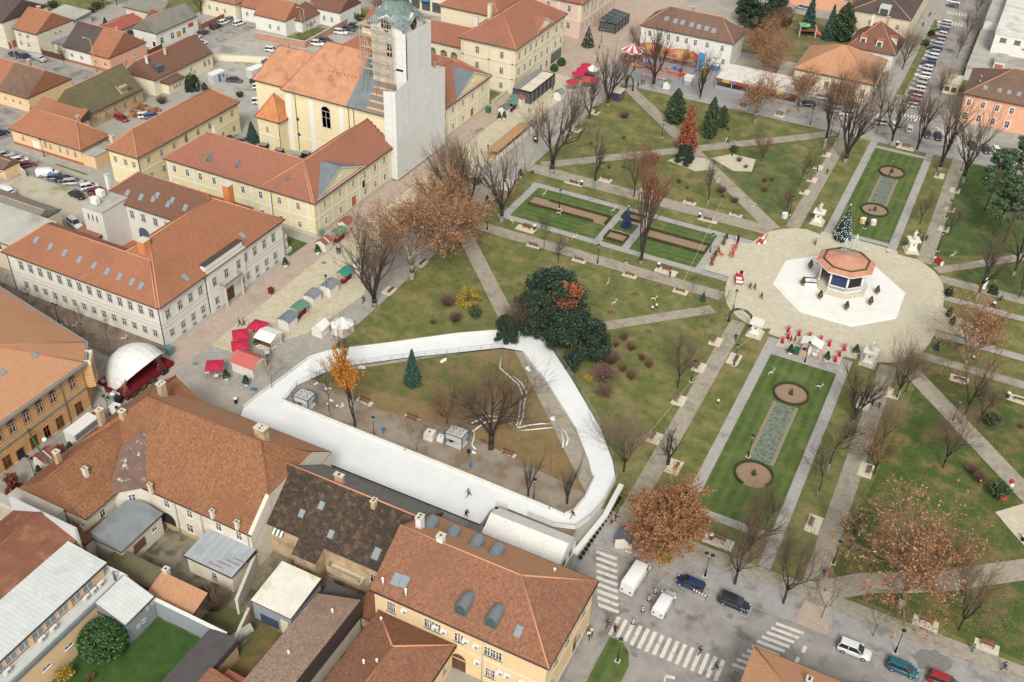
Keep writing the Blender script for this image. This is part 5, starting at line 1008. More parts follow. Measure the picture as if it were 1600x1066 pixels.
def pine_proto(seed):
 r=random.Random(seed);T=MB();Cn=MB();H=10
 pts=[Vector((0,0,-.1))]
 for i in range(5):pts.append(pts[-1]+Vector((r.uniform(-.12,.12),r.uniform(-.12,.12),H*.96/5)))
 T.tb(pts,[.17,.15,.13,.1,.07,.03],7)
 for i in range(26):
  t=.4+.6*(i/26)+r.uniform(-.02,.02);p=pts[0].lerp(pts[-1],min(t,.99));az=r.uniform(0,2*PI);L=H*(.3*(1.05-t)+.09)*r.uniform(.7,1.2)
  e=p+Vector((cos(az)*L,sin(az)*L,L*.18));T.tb([p,p.lerp(e,.6)+Vector((0,0,-.05)),e],[.05,.03,.01],4)
  for k in range(5):
   c=p.lerp(e,r.uniform(.5,1.05))+rvec(r)*.2
   for _ in range(46):
    q=rvec(r)*.55*r.random()**.4;q.z*=.55;leaf(Cn,c+q,.3*r.uniform(.6,1.3),r,3)
 _tp['pine']=(T.mesh('trunk',BARK['pine']),Cn.mesh('crown',LEAF['pine']),H)
pine_proto(40)
def shrub_proto(key,leafm,seed,n=220,spread=.7,leaves=2,s=.28,dome=False):
 r=random.Random(seed);T=MB();Cn=MB();H=2
 for i in range(n):
  az=r.uniform(0,2*PI);a=spread*sqrt(r.random());d=Vector((cos(az)*sin(a),sin(az)*sin(a),cos(a)));L=H*r.uniform(.6,1)
  p0=Vector((r.uniform(-.2,.2),r.uniform(-.2,.2),0));p1=p0+d*L*.55;p2=p1+(d+Vector((0,0,.3 if not dome else-.5))+rvec(r)*.25).normalized()*L*.5
  (T if i<8 else Cn).tb([p0,p1,p2],[.03,.02,.008],3,r.randrange(len(LEAF[leafm]))if i>=8 else 0,True,False)
  for _ in range(leaves if i>=8 else 0):leaf(Cn,p1.lerp(p2,r.random())+rvec(r)*.1,s*r.uniform(.6,1.3),r,len(LEAF[leafm]))
 _tp[key]=(T.mesh('stems',LEAF[leafm][0]),Cn.mesh('twigs',LEAF[leafm]),H)
shrub_proto('redshrub','brush',51,170,.75,0);shrub_proto('twigdome','dull',52,300,1.1,1,.2,True);shrub_proto('twigbush','dull',53,420,.95,0);shrub_proto('greenshrub','cypress',54,200,.9,8,.3);shrub_proto('yellowshrub','yellow',55,160,.8,6,.3);shrub_proto('rusttree','red',56,200,.6,6,.3)
def plt(key,xy,h,label,cat='tree',name=None,rz=None,wide=1,group=None,bark=None,tilt=None):
 T,Cn,H=_tp[key];k=h/H;sh=H==2
 name=name or('shrub' if sh else 'tree')
 rz=R.uniform(0,2*PI)if rz is None else rz
 o=tg(name,label,cat,(xy[0],xy[1],.03),rz,group,None,(k*wide,k*wide,k))
 if tilt:o.rotation_euler=(tilt[0],tilt[1],rz if len(tilt)<3 else tilt[2])
 t=put('stems' if sh else 'trunk',T,o);put('twigs' if sh else 'crown',Cn,o)
 if bark:
  rec(t,bark)
 return o
BT='bare_tree'
TREES=[
('brown1',(-98,172),14,1.4,'third brown leaved plane between the twin planes and the round greenery planter'),
('brown0',(-93,149.7),15.5,1.5,'big plane tree with brown leaves and pale trunk foot where the market huts end'),
('fine1',(-104.6,186.5),13,1.1,'pale twiggy bare tree in front of the white scaffold netting'),
('limb3',(-94.2,137.7),16,1.0,'bare many limbed tree on the lawn edge beside the teal market stall'),
('limb2',(-100.5,143.3),14,.8,'slim dark bare tree behind the teal market stall'),
('brown0',(-93.4,161.7),14.5,1.5,'second brown leaved plane rising behind the one with a pale trunk foot'),
('limb1',(-93.8,172.7),18,.9,'dark bare tree at the corner where the plaza meets the diagonal path'),
('limb1',(-87.7,178.9),16,.95,'stout bare tree beside the small brick hut'),
('limb0',(-87.9,205.8),17,1.1,'forked bare tree with two great limbs at the end of the long park path'),
('limb2',(-91.7,224.7),13.5,.9,'bare tree with grey trunk foot beside the round park bed, near the plaza edge'),
('limb1',(-91.3,236.2),12.5,.8,'bare tree beside a bench pad on the plaza edge, next to the brown kiosk'),
('limb3',(-91.3,249.1),15,.85,'bare tree standing right next to the brown kiosk'),
('limb0',(-90.9,261.1),11,.7,'bare tree right of the dark garland arch, near the striped carousel'),
('limb1',(-84.7,266.3),16.5,.95,'tall bare tree before the painted funfair ride'),
('fine0',(-97.8,218.3),9.5,1.0,'small twiggy tree next to a white hut on the plaza'),
('limb3',(-71,266.7),13,.75,'bare tree beside the blue end of the funfair ride'),
('lead0',(-80.4,276.8),9,.9,'thin bare tree in the middle of the funfair ride'),
('limb2',(-75.9,203.5),14,.85,'crooked dark tree with grey foot beside the upper long park path'),
('fine0',(-66.4,204.5),14,.75,'fine twigged bare tree left of the tree with red brown leaves'),
('redtop',(-54.6,178.2),22,.62,'tall dark tree with red brown leaves left on its top, in the west garden'),
('limb2',(-50.2,209.2),11.5,.7,'slim bare tree alone on the shrub lawn by the upper park path'),
('young0',(-74.3,172.4),8.5,1.1,'small bare tree with pale trunk below the west flower bed'),
('whip',(-61.7,171.8),9,1.,'thin pole like young tree beside a dark lamp on the lower park path'),
('whip',(-81,172.7),4,1.,'very small whip of a tree next to the bench pads'),
('fine0',(-70,170.4),6,1.,'faint low bare tree above the rusty yew'),
('brown1',(-53.3,258.7),14,1.1,'plane tree with leaning trunk near the white funfair tent'),
('limb2',(-33.6,253.8),19,.8,'tall bare tree at the corner of the north lawn'),
('limb3',(-27.1,248.7),21,.85,'largest bare tree of the north lawn, crown full of brown twigs'),
('limb2',(-23.5,270.2),14,.8,'pale trunked tree leaning over the north road near the crossing'),
('limb1',(-18.8,264.3),15,.75,'bare tree left of the bench at the end of the green north bed'),
('limb0',(-12.3,263.7),14.5,.7,'bare tree behind the end of the green north bed'),
('limb2',(-12.4,269.5),14,.7,'bare tree close to the parked dark cars on the north road'),
('limb0',(-5.5,256),18,.8,'bare tree by the north crossing right of the green bed'),
('limb1',(0.5,252.6),17,.8,'bare tree beside the lamp with red sign near the pines'),
('brown1',(-44.8,272.7),13,1.,'brown leaved plane beside the end of the white funfair tent'),
('brown1',(-34.4,272),14,.9,'brown plane standing in the row of parked cars'),
('brown0',(-56,288),12,1.1,'brown plane tree beside the white house with skylights'),
('brown0',(-62,300),12,1.2,'wide brown plane tree behind the white house'),
('sparse',(-66,322),11,1.2,'brown tree in the school garden near the big dark evergreen'),
('fine0',(-5.4,226.1),8,.9,'fine bare tree behind the right white statue pedestal'),
('lead0',(-33.5,226),10,.7,'thin dark tree next to a bench pad left of the long north path'),
('fine0',(-33.2,214.4),7,.8,'small bare tree beside the silver gift and lamp'),
('fine0',(1.3,223.8),8,.8,'small bare tree by the lamp on the east lawn'),
('limb2',(9.9,199.1),14,1.0,'forked bare tree beside the white banner with a red cross'),
('limb1',(15.7,213.4),13,.8,'bare tree on the edge of the east lawn at the frame edge'),
('fine0',(17.6,204.9),9,.8,'small bare tree near the cyclist at the frame edge'),
('sparse',(-45.4,237.8),9,.9,'low spreading bare tree on the green lawn left of the long north path'),
('brown1',(10.8,175.5),14,1.25,'plane with whitewashed foot and red brown crown at the edge of the central plaza'),
('limb3',(-4.3,148.8),12,.95,'bush like bare tree beside the white pedestal'),
('fine1',(1.2,159.3),12.5,.9,'tan twigged tree where the wide path meets the plaza'),
('fine0',(2.3,161.8),9,.8,'small bare tree behind the tan twigged tree'),
('lead0',(-5.4,134),12,1.,'dark straight bare tree on the strip right of the long flower bed'),
('lead0',(-5.5,127.3),10,.9,'second straight bare tree right of the lower round bed'),
('sparse',(1.4,137.1),10.5,1.0,'reddish fine twigged tree right of the wide east path'),
('fine1',(1.2,145.2),9,.9,'small reddish twigged tree beside the wide east path'),
('fine0',(11.2,144.4),11,1.1,'bare tree on the dark green lawn left of the diagonal path'),
('limb2',(12.5,157.4),15,.7,'bent bare tree leaning across the diagonal path'),
('young1',(18.3,156.5),5.5,1.2,'small round bare tree on the lawn beside the dark oval shrub'),
('brown1',(9.9,111.4),18,1.25,'huge plane tree with tan leaves over the lower right path'),
('fine1',(18,111.2),13.5,.8,'dense twigged tree with whitewashed foot on the lower right lawn'),
('limb2',(1.3,117.4),10,.9,'dark bare tree above the walking couple'),
('fine0',(-4.8,104.1),13,.95,'leaning bare tree on the pavement left of the walking couple'),
('young1',(0.6,104.1),9,.9,'bare young tree on the pavement beside the brick entrance'),
('young1',(7.6,104.4),8,1.1,'small bare tree on the pavement above the white parked car'),
('whip',(5.6,111),2.6,1.,'tiny staked sapling in a reddish mulch ring'),
('thick',(-23,105.6),12.5,1.2,'dense orange leaved tree behind the white vans'),
('fine0',(-11.9,104.2),12,1.1,'bare tree on the pavement near the double street lamp'),
('limb1',(-11.8,110.4),10,.9,'dark bare tree beside the end of the round flower bed'),
('fine1',(-34.5,118.1),11.5,1.05,'broad fine bare tree just outside the bend of the ice track'),
('pollard',(-28.8,123.1),9,1.2,'pollarded tree with black stubby limbs left of the wide path'),
('fine0',(-34.1,142.9),11,.9,'bare tree beside the black lamp on the wide west path'),
('pollard',(-39.5,107),9.5,.8,'pollarded dark tree inside the ice track at its lower bend'),
('pollard',(-45.2,105),11,.6,'two armed pollarded tree near the park lamp inside the ice track'),
('whip',(-44.7,112.2),8,1.2,'thin grey tree between the two pollards inside the ice track'),
('dense',(-55.5,112.4),23,1.0,'great dark tree in the middle of the ice track island'),
('sparse',(-64.9,114.5),7,1.3,'low tan twigged tree between the great dark tree and the spruce'),
('fine0',(-65.4,141.8),8,1.2,'tangled bare tree at the top bend of the ice track'),
('goldtop',(-77.6,106),18,.8,'tall tree with golden leaves on its top beside the first ice chiller'),
('limb2',(-85.5,114.3),12,.7,'bare tree touching the inner fence of the ice track'),
('lead0',(-82.5,105.9),11,.7,'thin bare tree between the chiller and the benches'),
('young1',(-95.6,107.5),7,.9,'small bare tree outside the ice track opposite the red roofed stall'),
('young1',(-65.5,105.5),8,1.1,'small bare tree beside the white box and second chiller'),
('young0',(-149.3,104.4),5.5,1.1,'small street tree in a green patch, first along the white palace'),
('young1',(-141.9,103.4),6,1.1,'small street tree beside the lamp along the white palace'),
('young0',(-135.3,103.7),6,1.1,'small street tree near two white deer along the white palace'),
('young1',(-156.9,105.3),5.5,1.1,'small street tree in front of the round white sign'),
('young0',(-128.9,103.5),6,1.1,'small street tree right behind the stage dome'),
('young1',(-123.6,95.2),5,1.1,'small bare tree squeezed between the ochre corner house and the stage'),
('fine1',(-152.6,157.1),9,1.0,'bare pale tree between the white palace and the yellow convent'),
('fine0',(-141.7,157.8),9,1.1,'greyish bare tree near the orange chimney by the convent wall'),
('fine0',(-232.9,194.5),6,.6,'small bare street tree before the white and peach double house'),
('fine0',(-257.5,235),9,1.3,'tree in the gardens behind the red carport'),
('sparse',(-255.8,238.8),8,1.4,'brownish tree in the gardens behind the grey barn'),
('fine0',(-228.1,246.1),7,1.2,'bare tree at the corner of the wooden fence'),
('fine1',(-226.8,252.3),9,1.0,'bare tree by the wooden fence near the parked row of cars'),
('limb2',(-152.2,281),10,.9,'bare street tree before the shop row with blue awnings'),
('fine1',(-179.1,272.4),8,.9,'bare tree half hidden behind the green tower cap'),
('young0',(-188.9,250.1),4,1.3,'little bare fruit tree in the brick walled garden'),
('fine0',(-101.9,294.9),6,.9,'small bare tree right behind the striped carousel'),
('fine1',(-64.3,333.8),8,1.1,'bare tree by the colourful playground'),
('fine1',(-45.9,347.3),11,1.,'pale bare tree next to the dark cedar'),
('fine0',(-11.9,383.7),7,.8,'bare street tree at the far end of the street verge'),
('fine0',(-11.8,357),9,.9,'bare street tree beside the dark hedge on the verge'),
('fine0',(-12.1,338.9),8,.8,'bare street tree on the verge above the small pavilion'),
('fine1',(-12.4,305.6),9,.8,'bare tree at the corner of the small pavilion'),
('fine1',(-25.3,320.1),13,1.,'tan twigged tree in front of the row of parked cars'),
('fine1',(-28.4,289.2),13,1.,'tan twigged tree before the house with orange hip roof'),
('fine0',(10.4,208.5),7,.7,'slender bare tree behind the red cross banner'),
('fine0',(15.1,159.1),9,1.1,'low spreading bare tree right of the bent leaning tree'),
('young1',(7.3,169.4),6,.8,'young tree with pale stem on the small lawn by the plaza'),
('whip',(6.4,206.3),3.4,1.,'staked sapling in the wedge of lawn east of the plaza'),
('fine0',(-10.9,116.9),8,.9,'bare tree beside the lower cross path of the long flower bed'),
('young1',(-34.4,169),7,.9,'small pale bare tree beside the lit garland arch'),
('young1',(-34.6,160),7.5,1.,'small dark bare tree left of the garland arch'),
('young0',(-41.8,173.7),4,1.2,'little round bare tree by the last bench before the plaza'),
]
for key,at,h,wd,lab in TREES:
 h*={'limb':1.35,'redt':1.25,'fine':1.25,'lead':1.25,'brow':1.2,'youn':1.1}.get(key[:4],1)
 o=plt(key,at,h,lab,'tree',BT if key not in('brown0','brown1','thick')else 'plane_tree',wide=wd*(.9 if key[:4]=='limb' else 1))
 if 'whitewashed' in lab:rec(o.children[0],WASH)
EV=[
('cypress',(-71.9,248),9.5,1.2,'broad green cypress left of the rust red conifer','cypress_tree'),
('rustcone',(-63.8,234),12,1.0,'tall rust red conifer on the west lawn','cypress_tree'),
('yewtree',(-61.9,226.7),5,.8,'dark evergreen shrub at the foot of the rust red conifer','yew_tree'),
('cypress',(-61.1,244.1),11,.8,'slim dark cypress leaning by the pale paved spot','cypress_tree'),
('cypress',(-60.3,252.1),6,1.2,'short round cypress right of the slim cypress','cypress_tree'),
('spruce',(-75.4,120.7),7.5,.8,'blue green spruce standing inside the ice track','spruce_tree'),
('yewtree',(-63.2,152.9),8.6,1.25,'wide dark yew left of the ice track end','yew_tree'),
('yewrust',(-59.9,151.7),8.2,1.3,'rusty brown bald cypress growing through the dark yew','bald_cypress'),
('yewtree',(-53.7,143),8.2,1.25,'second dark yew closest to the white ice track','yew_tree'),
('yewtree',(-64.2,146.2),7.4,1.1,'third low yew at the left of the dark clump','yew_tree'),
('yewtree',(-66.9,140.1),5.5,.7,'dark ivy covered yew near the top bend of the ice track','yew_tree'),
('pine',(7.1,240.3),16,.95,'tall pine nearest to the north crossing','pine_tree'),
('pine',(10.6,228.3),15,.9,'pine with bare trunk beside the small lawn benches','pine_tree'),
('pine',(12.6,227.1),16.5,1.,'tall pine leaning right at the frame edge','pine_tree'),
('pine',(11.1,251.3),15,1.,'pine with wide crown in front of the peach corner villa','pine_tree'),
('pine',(15.8,247.6),15,1.,'pine cut off by the frame edge','pine_tree'),
('yewtree',(-73,336),12,1.25,'huge dark green evergreen above the white house with skylights','evergreen_tree'),
('spruce',(-58.2,336.8),11,.9,'blue green spruce by the playground','spruce_tree'),
('spruce',(-50.7,333.1),11,.75,'narrow dark spruce in the school garden','spruce_tree'),
('cypress',(-46.9,334.7),12,1.3,'olive cedar between the narrow spruce and the villa','cedar_tree'),
('roundbush',(-81.5,53.7),5.1,1.15,'big clipped round bush on the green garden lawn','bush'),
('yellowbush',(-78.7,147.2),4.2,.95,'golden yellow shrub on the lawn beside the diagonal path','shrub'),
('spruce',(-241,219.3),4.5,1.2,'small dark spruce in front of the red carport','spruce_tree'),
('spruce',(-158.2,182.4),5.5,1.2,'small spruce squeezed behind the convent roof','spruce_tree'),
('yewtree',(-191.2,199.2),4.4,.8,'rounded clipped thuja hedge beside the white ramp','hedge'),
('cypress',(-188.5,200.8),2.4,1.5,'small olive bush near the white and blue container','bush'),
('spruce',(-38.8,171.4),2.2,1.,'tiny dark conifer on the lawn by the last bench','conifer'),
('yewtree',(-22.7,344.3),2,1.2,'round green bush on the verge beside parked cars','bush'),
('yewtree',(-22.2,354.6),2,1.1,'low green bush beside the second parked car','bush'),
('yewtree',(-5.6,340),3.4,.9,'dark hedge block at the edge of the verge','hedge'),
('roundbush',(-113.9,263.3),2.2,1.,'clipped dark ball bush by the cafe pavilion','bush'),
('roundbush',(-113.9,268.3),2.4,1.,'clipped dark ball bush at the palace corner','bush'),
]
for key,at,h,wd,lab,nm in EV:plt(key,at,h,lab,'bush' if nm in('bush','shrub','hedge')else 'tree',nm,wide=wd)
SH=[
('redshrub',(-45.3,148.9),2.6,'red brown grass like shrub, tallest of the clump on the lawn'),('redshrub',(-47.6,151.1),2.4,'red brown shrub at the top of the clump next to the yew'),('redshrub',(-42,140.9),2.8,'red brown shrub at the low end of the clump'),('redshrub',(-42.5,147.1),2.,'red brown shrub in the middle right of the clump'),('redshrub',(-40.5,145.7),2.2,'red brown shrub at the right edge of the clump'),('redshrub',(-44.4,142.2),2.4,'red brown shrub at the left of the clump by the twig dome'),('redshrub',(-48.2,148.4),1.8,'small red brown shrub touching the yew'),
('twigbush',(-47.1,143.4),3.,'dark round twig shrub between the yew and the red clump'),('twigdome',(-46.7,138.7),3.4,'weeping mauve twig dome beside the ice track lawn'),('twigdome',(-44.8,134.6),2.2,'smaller weeping twig dome below the larger one'),('yellowshrub',(-48.6,136.6),1.4,'low yellow green shrub beside the weeping dome'),
('redshrub',(-81.3,137.9),1.6,'low red brown shrub near the ice track top'),('twigbush',(-81.9,144.8),2.6,'bare brown shrub beside the golden yellow shrub'),('twigbush',(-78,140.8),2.2,'dull bare shrub under the golden yellow shrub'),('greenshrub',(-75.5,144),2.,'green shrub between golden shrub and yew'),
('redshrub',(-64.3,120.2),1.8,'red twig shrub inside the ice track right of the bare patch'),('redshrub',(-67,120.6),1.6,'red twig shrub inside the ice track left of its twin'),('yellowshrub',(-61.6,127.2),1.6,'yellowish shrub beside the great dark tree'),
('twigbush',(-84.5,243.8),2.2,'bare shrub on the lawn below the dark arch'),('redshrub',(-76.8,214.9),1.7,'rusty round shrub on the lawn below the crooked tree'),('redshrub',(-73.8,216.8),1.5,'faint reddish shrub beside the rusty round shrub'),('redshrub',(-79.8,231.9),1.5,'small rusty shrub on the west lawn slope'),('redshrub',(-85.8,224.4),1.4,'small rusty shrub on the lawn near the plaza'),('redshrub',(-58.2,251.1),1.5,'small rusty shrub on the lawn right of the cypresses'),('redshrub',(-50.3,234.8),2.,'rusty shrub at the edge of the green lawn'),('redshrub',(-47.9,232.2),1.4,'small rusty shrub low on the green lawn'),('greenshrub',(-53,239.4),1.8,'dark green bush by the lamp on the wide paved spot'),
('rusttree',(-68.2,222.1),3.,'dark red leafed shrub mass beside the rust red conifer'),
('redshrub',(-59.5,216.4),1.7,'rusty shrub on the brown lawn beside the dark trunk'),('redshrub',(-56.9,214.7),1.4,'faint rusty shrub right of its neighbour on the brown lawn'),('twigbush',(-49.3,216.9),2.,'grey twig shrub with white deer beside it'),('redshrub',(-48.2,214.8),1.5,'rusty shrub below the grey twig shrub'),('twigbush',(-45.2,213.9),1.6,'grey twig shrub at the corner of the brown lawn'),('redshrub',(-40.5,222.6),2.2,'rusty shrub alone on the green triangle lawn'),('redshrub',(-41.7,227.5),1.8,'second rusty shrub high on the green triangle lawn'),('redshrub',(-40.5,228.7),1.6,'rusty shrub at the left of the long north path lawn'),
('redshrub',(-91.8,203),1.2,'low reddish shrub at the garden corner by the plaza'),('redshrub',(21.7,161.3),1.4,'reddish shrub at the right frame edge'),('greenshrub',(16.9,159.6),2.4,'dark oval evergreen shrub beside the diagonal path'),('twigbush',(16.9,143.8),2.,'bare shrub under the huge plane'),('twigbush',(15.4,145.5),1.8,'bare shrub left of the paved terrace'),
('twigbush',(-73.6,65.9),3.6,'tangled bare bush inside the walled back yard'),('twigbush',(-75.7,66.7),2.4,'smaller tangled bush by the tiled shed'),('yellowshrub',(-82.7,48.1),2.,'yellow green shrub at the garden edge'),('redshrub',(-79.9,49.4),1.6,'pinkish shrub in the garden corner'),('yellowshrub',(-22.3,103.1),2.4,'bright yellow sapling below the orange tree'),
('greenshrub',(-182.6,267.6),2.4,'dark green hedge by the parked cars'),('greenshrub',(-185.1,267.7),2.4,'dark green hedge end near the white house'),('greenshrub',(-178,202.3),1.6,'low green hedge by the parking strip'),('greenshrub',(-180.5,211),1.6,'low green hedge beyond the parking strip'),('greenshrub',(-174.3,129.1),1.8,'low green hedge behind the palace roof'),('twigbush',(-192.4,188.5),2.4,'brown thorny heap beside the barn yard'),('twigbush',(-59.5,300.2),2.4,'rounded brown shrub behind the funfair tent'),('greenshrub',(-269.8,226.2),2.4,'garden hedge behind the cream gable'),('greenshrub',(-257.6,232.3),2.6,'green shrubs in the top gardens'),('twigbush',(-256.7,229.3),2.2,'bare shrub in the top gardens'),
]
for key,at,h,lab in SH:plt(key,at,h*(.85 if key=='redshrub' else 1),lab,'shrub')
#----------flower beds----------
HDG=rmat('m150',C(54,64,34),C(72,70,42),3,C(92,66,44),.6,(.55,.65),14)
def ring(b,x,y,r0,r1,z0,z1,n=40,m=0,gap=None):
 for k in range(n):
  if gap and gap[0]<=k<gap[1]:continue
  t0,t1=2*PI*k/n,2*PI*(k+1)/n;P=lambda r,t,z:(x+r*cos(t),y+r*sin(t),z)
  for q in([P(r0,t0,z1),P(r1,t0,z1),P(r1,t1,z1),P(r0,t1,z1)],[P(r1,t0,z0),P(r1,t1,z0),P(r1,t1,z1),P(r1,t0,z1)],[P(r0,t1,z0),P(r0,t0,z0),P(r0,t0,z1),P(r0,t1,z1)]):b.fc(q,m)
for i,(x,y,lab)in enumerate(((-15.7,150.8,'round soil bed ringed by low hedge nearest the plaza'),(-15.8,127.5,'round soil bed with worn hedge ring near the street end'),(-15.7,226.9,'round soil bed behind the tall lit christmas tree'),(-15.7,248.8,'round soil bed with a lamp at the north end'))):
 t=tg('flower_bed',lab,'flower bed',(x,y,.04),0,'round flower beds');b=MB();b.fc([(3*cos(2*PI*k/40),3*sin(2*PI*k/40),.06)for k in range(40)]);b.bd('soil',SOIL,t)
 b=MB();ring(b,0,0,2.85,3.2,0,.42,40,0,(28,36)if i==1 else None);b.bd('hedge',HDG,t)
 b=MB();r=random.Random(i)
 for _ in range(260):
  z=.1+1.2*r.random();leaf(b,Vector((.32*(1.35-z)*cos(z*40),.32*(1.35-z)*sin(z*40),z)),.22,r,3)
 b.lt([(.25,.02),(.22,.6),(.04,1.3)],8);b.bd('topiary',LEAF['cypress'],t)
def rect_bed(x0,y0,x1,y1,lab,full=True):
 t=tg('flower_bed',lab,'flower bed',((x0+x1)/2,(y0+y1)/2,.05),0,'rectangular flower beds');w,d=(x1-x0)/2,(y1-y0)/2
 b=MB();b.fc([(-w,-d,.05),(w,-d,.05),(w,d,.05),(-w,d,.05)]);b.bd('soil',SOIL,t);b=MB();h=.55
 b.bx(-w,-d,0,w if full else w*.7,-d+.32,h);b.bx(-w if full else-w*.6,d-.32,0,w,d,h);b.bx(w-.32,-d+.32,0,w,d-.32,h)
 if full:b.bx(-w,-d+.32,0,-w+.32,d-.32,h)
 b.bd('hedge',HDG,t)
rect_bed(-86.2,188.9,-67.2,192.8,'long soil bed with patchy hedge in the west garden',False);rect_bed(-58.5,188.3,-44,192.4,'long hedged soil bed closest to the plaza in the west garden')
rect_bed(-65.4,193.9,-60.6,196.9,'small square hedged bed half hidden behind the blue light cone');rect_bed(-65.4,183.6,-60.6,187.2,'small square hedged bed below the blue light cone')
for y0,y1 in((131.0,147.6),(230.2,245.6)):
 m_=rmat('m151',C(116,126,110),C(140,148,132),4,C(96,108,92),1.5,(.45,.6),16)
 sht('flower_strip',rct(-18.0,y0,-13.5,y1),.052,rmat('m152',C(158,146,120),C(140,128,104),3));sht('flower_strip',rct(-17.4,y0,-14.1,y1),.06,m_)
#----------bandstand on the white platform----------
oct8=lambda r,c=(-15.7,189.4),ph=PI/8:[(c[0]+r*cos(ph+PI*k/4),c[1]+r*sin(ph+PI*k/4))for k in range(8)]
PLW=rmat('m153',C(246,244,236),C(238,236,226),.4,fine=3)
b=MB();b.prism(oct8(13.4,(0,0)),0,.16);b.prism(oct8(12.9,(0,0)),.16,.3);tg('platform','white octagonal platform under the bandstand in the middle of the plaza','platform',(-15.7,189.4,.1),0,me=b.mesh('platform',PLW))
B0=tg('bandstand','white octagonal bandstand with salmon tiled roof and blue wall panels','bandstand',(-15.8,190.6,.38))
b=MB();b.prism(oct8(5.6,(0,0)),0,.35);b.prism(oct8(5.2,(0,0)),.35,.7);b.prism(oct8(4.8,(0,0)),.7,1.05);b.bd('base',STN,B0)
P8=oct8(4.5,(0,0))
for x,y in P8:
 b=MB();b.cyl(x,y,1.05,1.4,.32,8);b.cyl(x,y,1.4,4.6,.22,10);b.cyl(x,y,4.6,4.8,.32,8);b.bd('column',WHT,B0)
b=MB();o8=oct8(4.9,(0,0));i8=oct8(4.2,(0,0))
for k in range(8):
 j=(k+1)%8;b.add([o8[k]+(4.75,),o8[j]+(4.75,),i8[j]+(4.75,),i8[k]+(4.75,),o8[k]+(5.5,),o8[j]+(5.5,),i8[j]+(5.5,),i8[k]+(5.5,)],[(0,1,5,4),(2,3,7,6),(3,2,1,0),(4,5,6,7)])
b.bd('frieze',WHT,B0)
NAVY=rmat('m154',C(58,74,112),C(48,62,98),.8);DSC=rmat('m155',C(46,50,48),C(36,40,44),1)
for k in range(8):
 j=(k+1)%8;a,c=Vector(P8[k]),Vector(P8[j]);d=(c-a).normalized();nn=Vector((d.y,-d.x));mid=(a+c)/2;an=atan2(d.y,d.x)
 op=nn.x<-.5 and nn.y<-.3
 if not op:
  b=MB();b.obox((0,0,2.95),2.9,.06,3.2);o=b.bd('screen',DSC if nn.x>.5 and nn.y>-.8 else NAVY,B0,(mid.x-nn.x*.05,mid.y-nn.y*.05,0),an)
  b=MB();b.bx(-1.5,-.12,1.95,1.5,.12,2.08);b.bx(-1.5,-.12,1.05,1.5,.12,1.2)
  for q in range(12):b.bx(-1.4+q*.255-.05,-.07,1.2,-1.4+q*.255+.05,.07,1.95)
  b.bd('balustrade',WHT,B0,(mid.x+nn.x*.15,mid.y+nn.y*.15,0),an)
SALM=tmat('m156',C(212,150,124),C(204,140,114),C(168,104,84),.15,bw=.5,bh=3)
b=MB();e8=oct8(6.0,(0,0));m8=oct8(4.6,(0,0))
for k in range(8):
 j=(k+1)%8;b.fc([e8[k]+(5.5,),e8[j]+(5.5,),m8[j]+(6.05,),m8[k]+(6.05,)],0);b.fc([m8[k]+(6.05,),m8[j]+(6.05,),(0,0,7.1)],0);b.fc([e8[j]+(5.3,),e8[k]+(5.3,),(0,0,5.3)],1);b.fc([e8[k]+(5.3,),e8[j]+(5.3,),e8[j]+(5.5,),e8[k]+(5.5,)],1)
b.bd('roof',[SALM,WHT],B0,uv=True);b=MB()
GARL=rmat('m157',C(58,72,50),C(84,86,62),6,fine=18)
for k in range(8):b.tb([m8[k]+(6.15,),m8[(k+1)%8]+(6.15,)],.17,6)
tg('garland','dark fir garland laid in a ring on the bandstand roof','garland',(-15.8,190.6,.38),PI/8*0,me=b.mesh('garland',GARL))
for px_,py_,hh,rr,lab in((-16.9,191.8,3.6,.75,'white light cone standing on the bandstand roof, lower left one'),(-15.2,193.2,4.4,1.1,'pale blue light cone on the bandstand roof, larger one')):
 b=MB()
 for k in range(12):t=2*PI*k/12;b.tb([(rr*cos(t),rr*sin(t),0),(.02,0,hh)],.035,4,0)
 for z in(.05,.3,.6):b.tb([(rr*(1-z)*cos(2*PI*k/16),rr*(1-z)*sin(2*PI*k/16),hh*z)for k in range(17)],.04,4,0)
 tg('light_cone',lab,'light decoration',(px_,py_,7.05 if lab[0]=='w' else 6.9),0,me=b.mesh('light_cone',fl('m158',C(206,226,222),.4)))
b=MB();b.tb([(0,0,0),(0,0,3.4)],.03,5,0);b.add([(0,.02,1.4),(.5,.1,1.2),(.5,.1,3.),(0,.02,3.3)],[(0,1,2,3),(3,2,1,0)],1);tg('flag','tall red banner flag at the left edge of the bandstand','flag',(-21.2,189.6,3.),0,me=b.mesh('flag',[WHT,fl('m93',C(196,60,50),.7)]))
_pt=MB();_pt.lt([(.26,0),(.36,.5),(.33,.52)],10,0);_r=random.Random(3)
for _ in range(420):
 z=_r.random();q=.52*(1-z)**.7*(.6+.4*_r.random())+.03;t=_r.uniform(0,2*PI);leaf(_pt,Vector((q*cos(t),q*sin(t),.6+1.35*z)),.22,_r,3,1)
_potm={'terracotta':_pt.mesh('potted_tree',[fl('m159',C(196,120,84),.8)]+LEAF['cypress']),'white':_pt.mesh('potted_tree',[WHT]+LEAF['yew']),'rusty':_pt.mesh('potted_tree',[fl('m160',C(176,170,160),.8)]+LEAF['baldrust'])}
def ptd(at,lab,kind='white',sc=1,z=.1,group=None):tg('potted_tree',lab,'potted tree',(at[0],at[1],z),R.uniform(0,6),group,_potm[kind],sc)
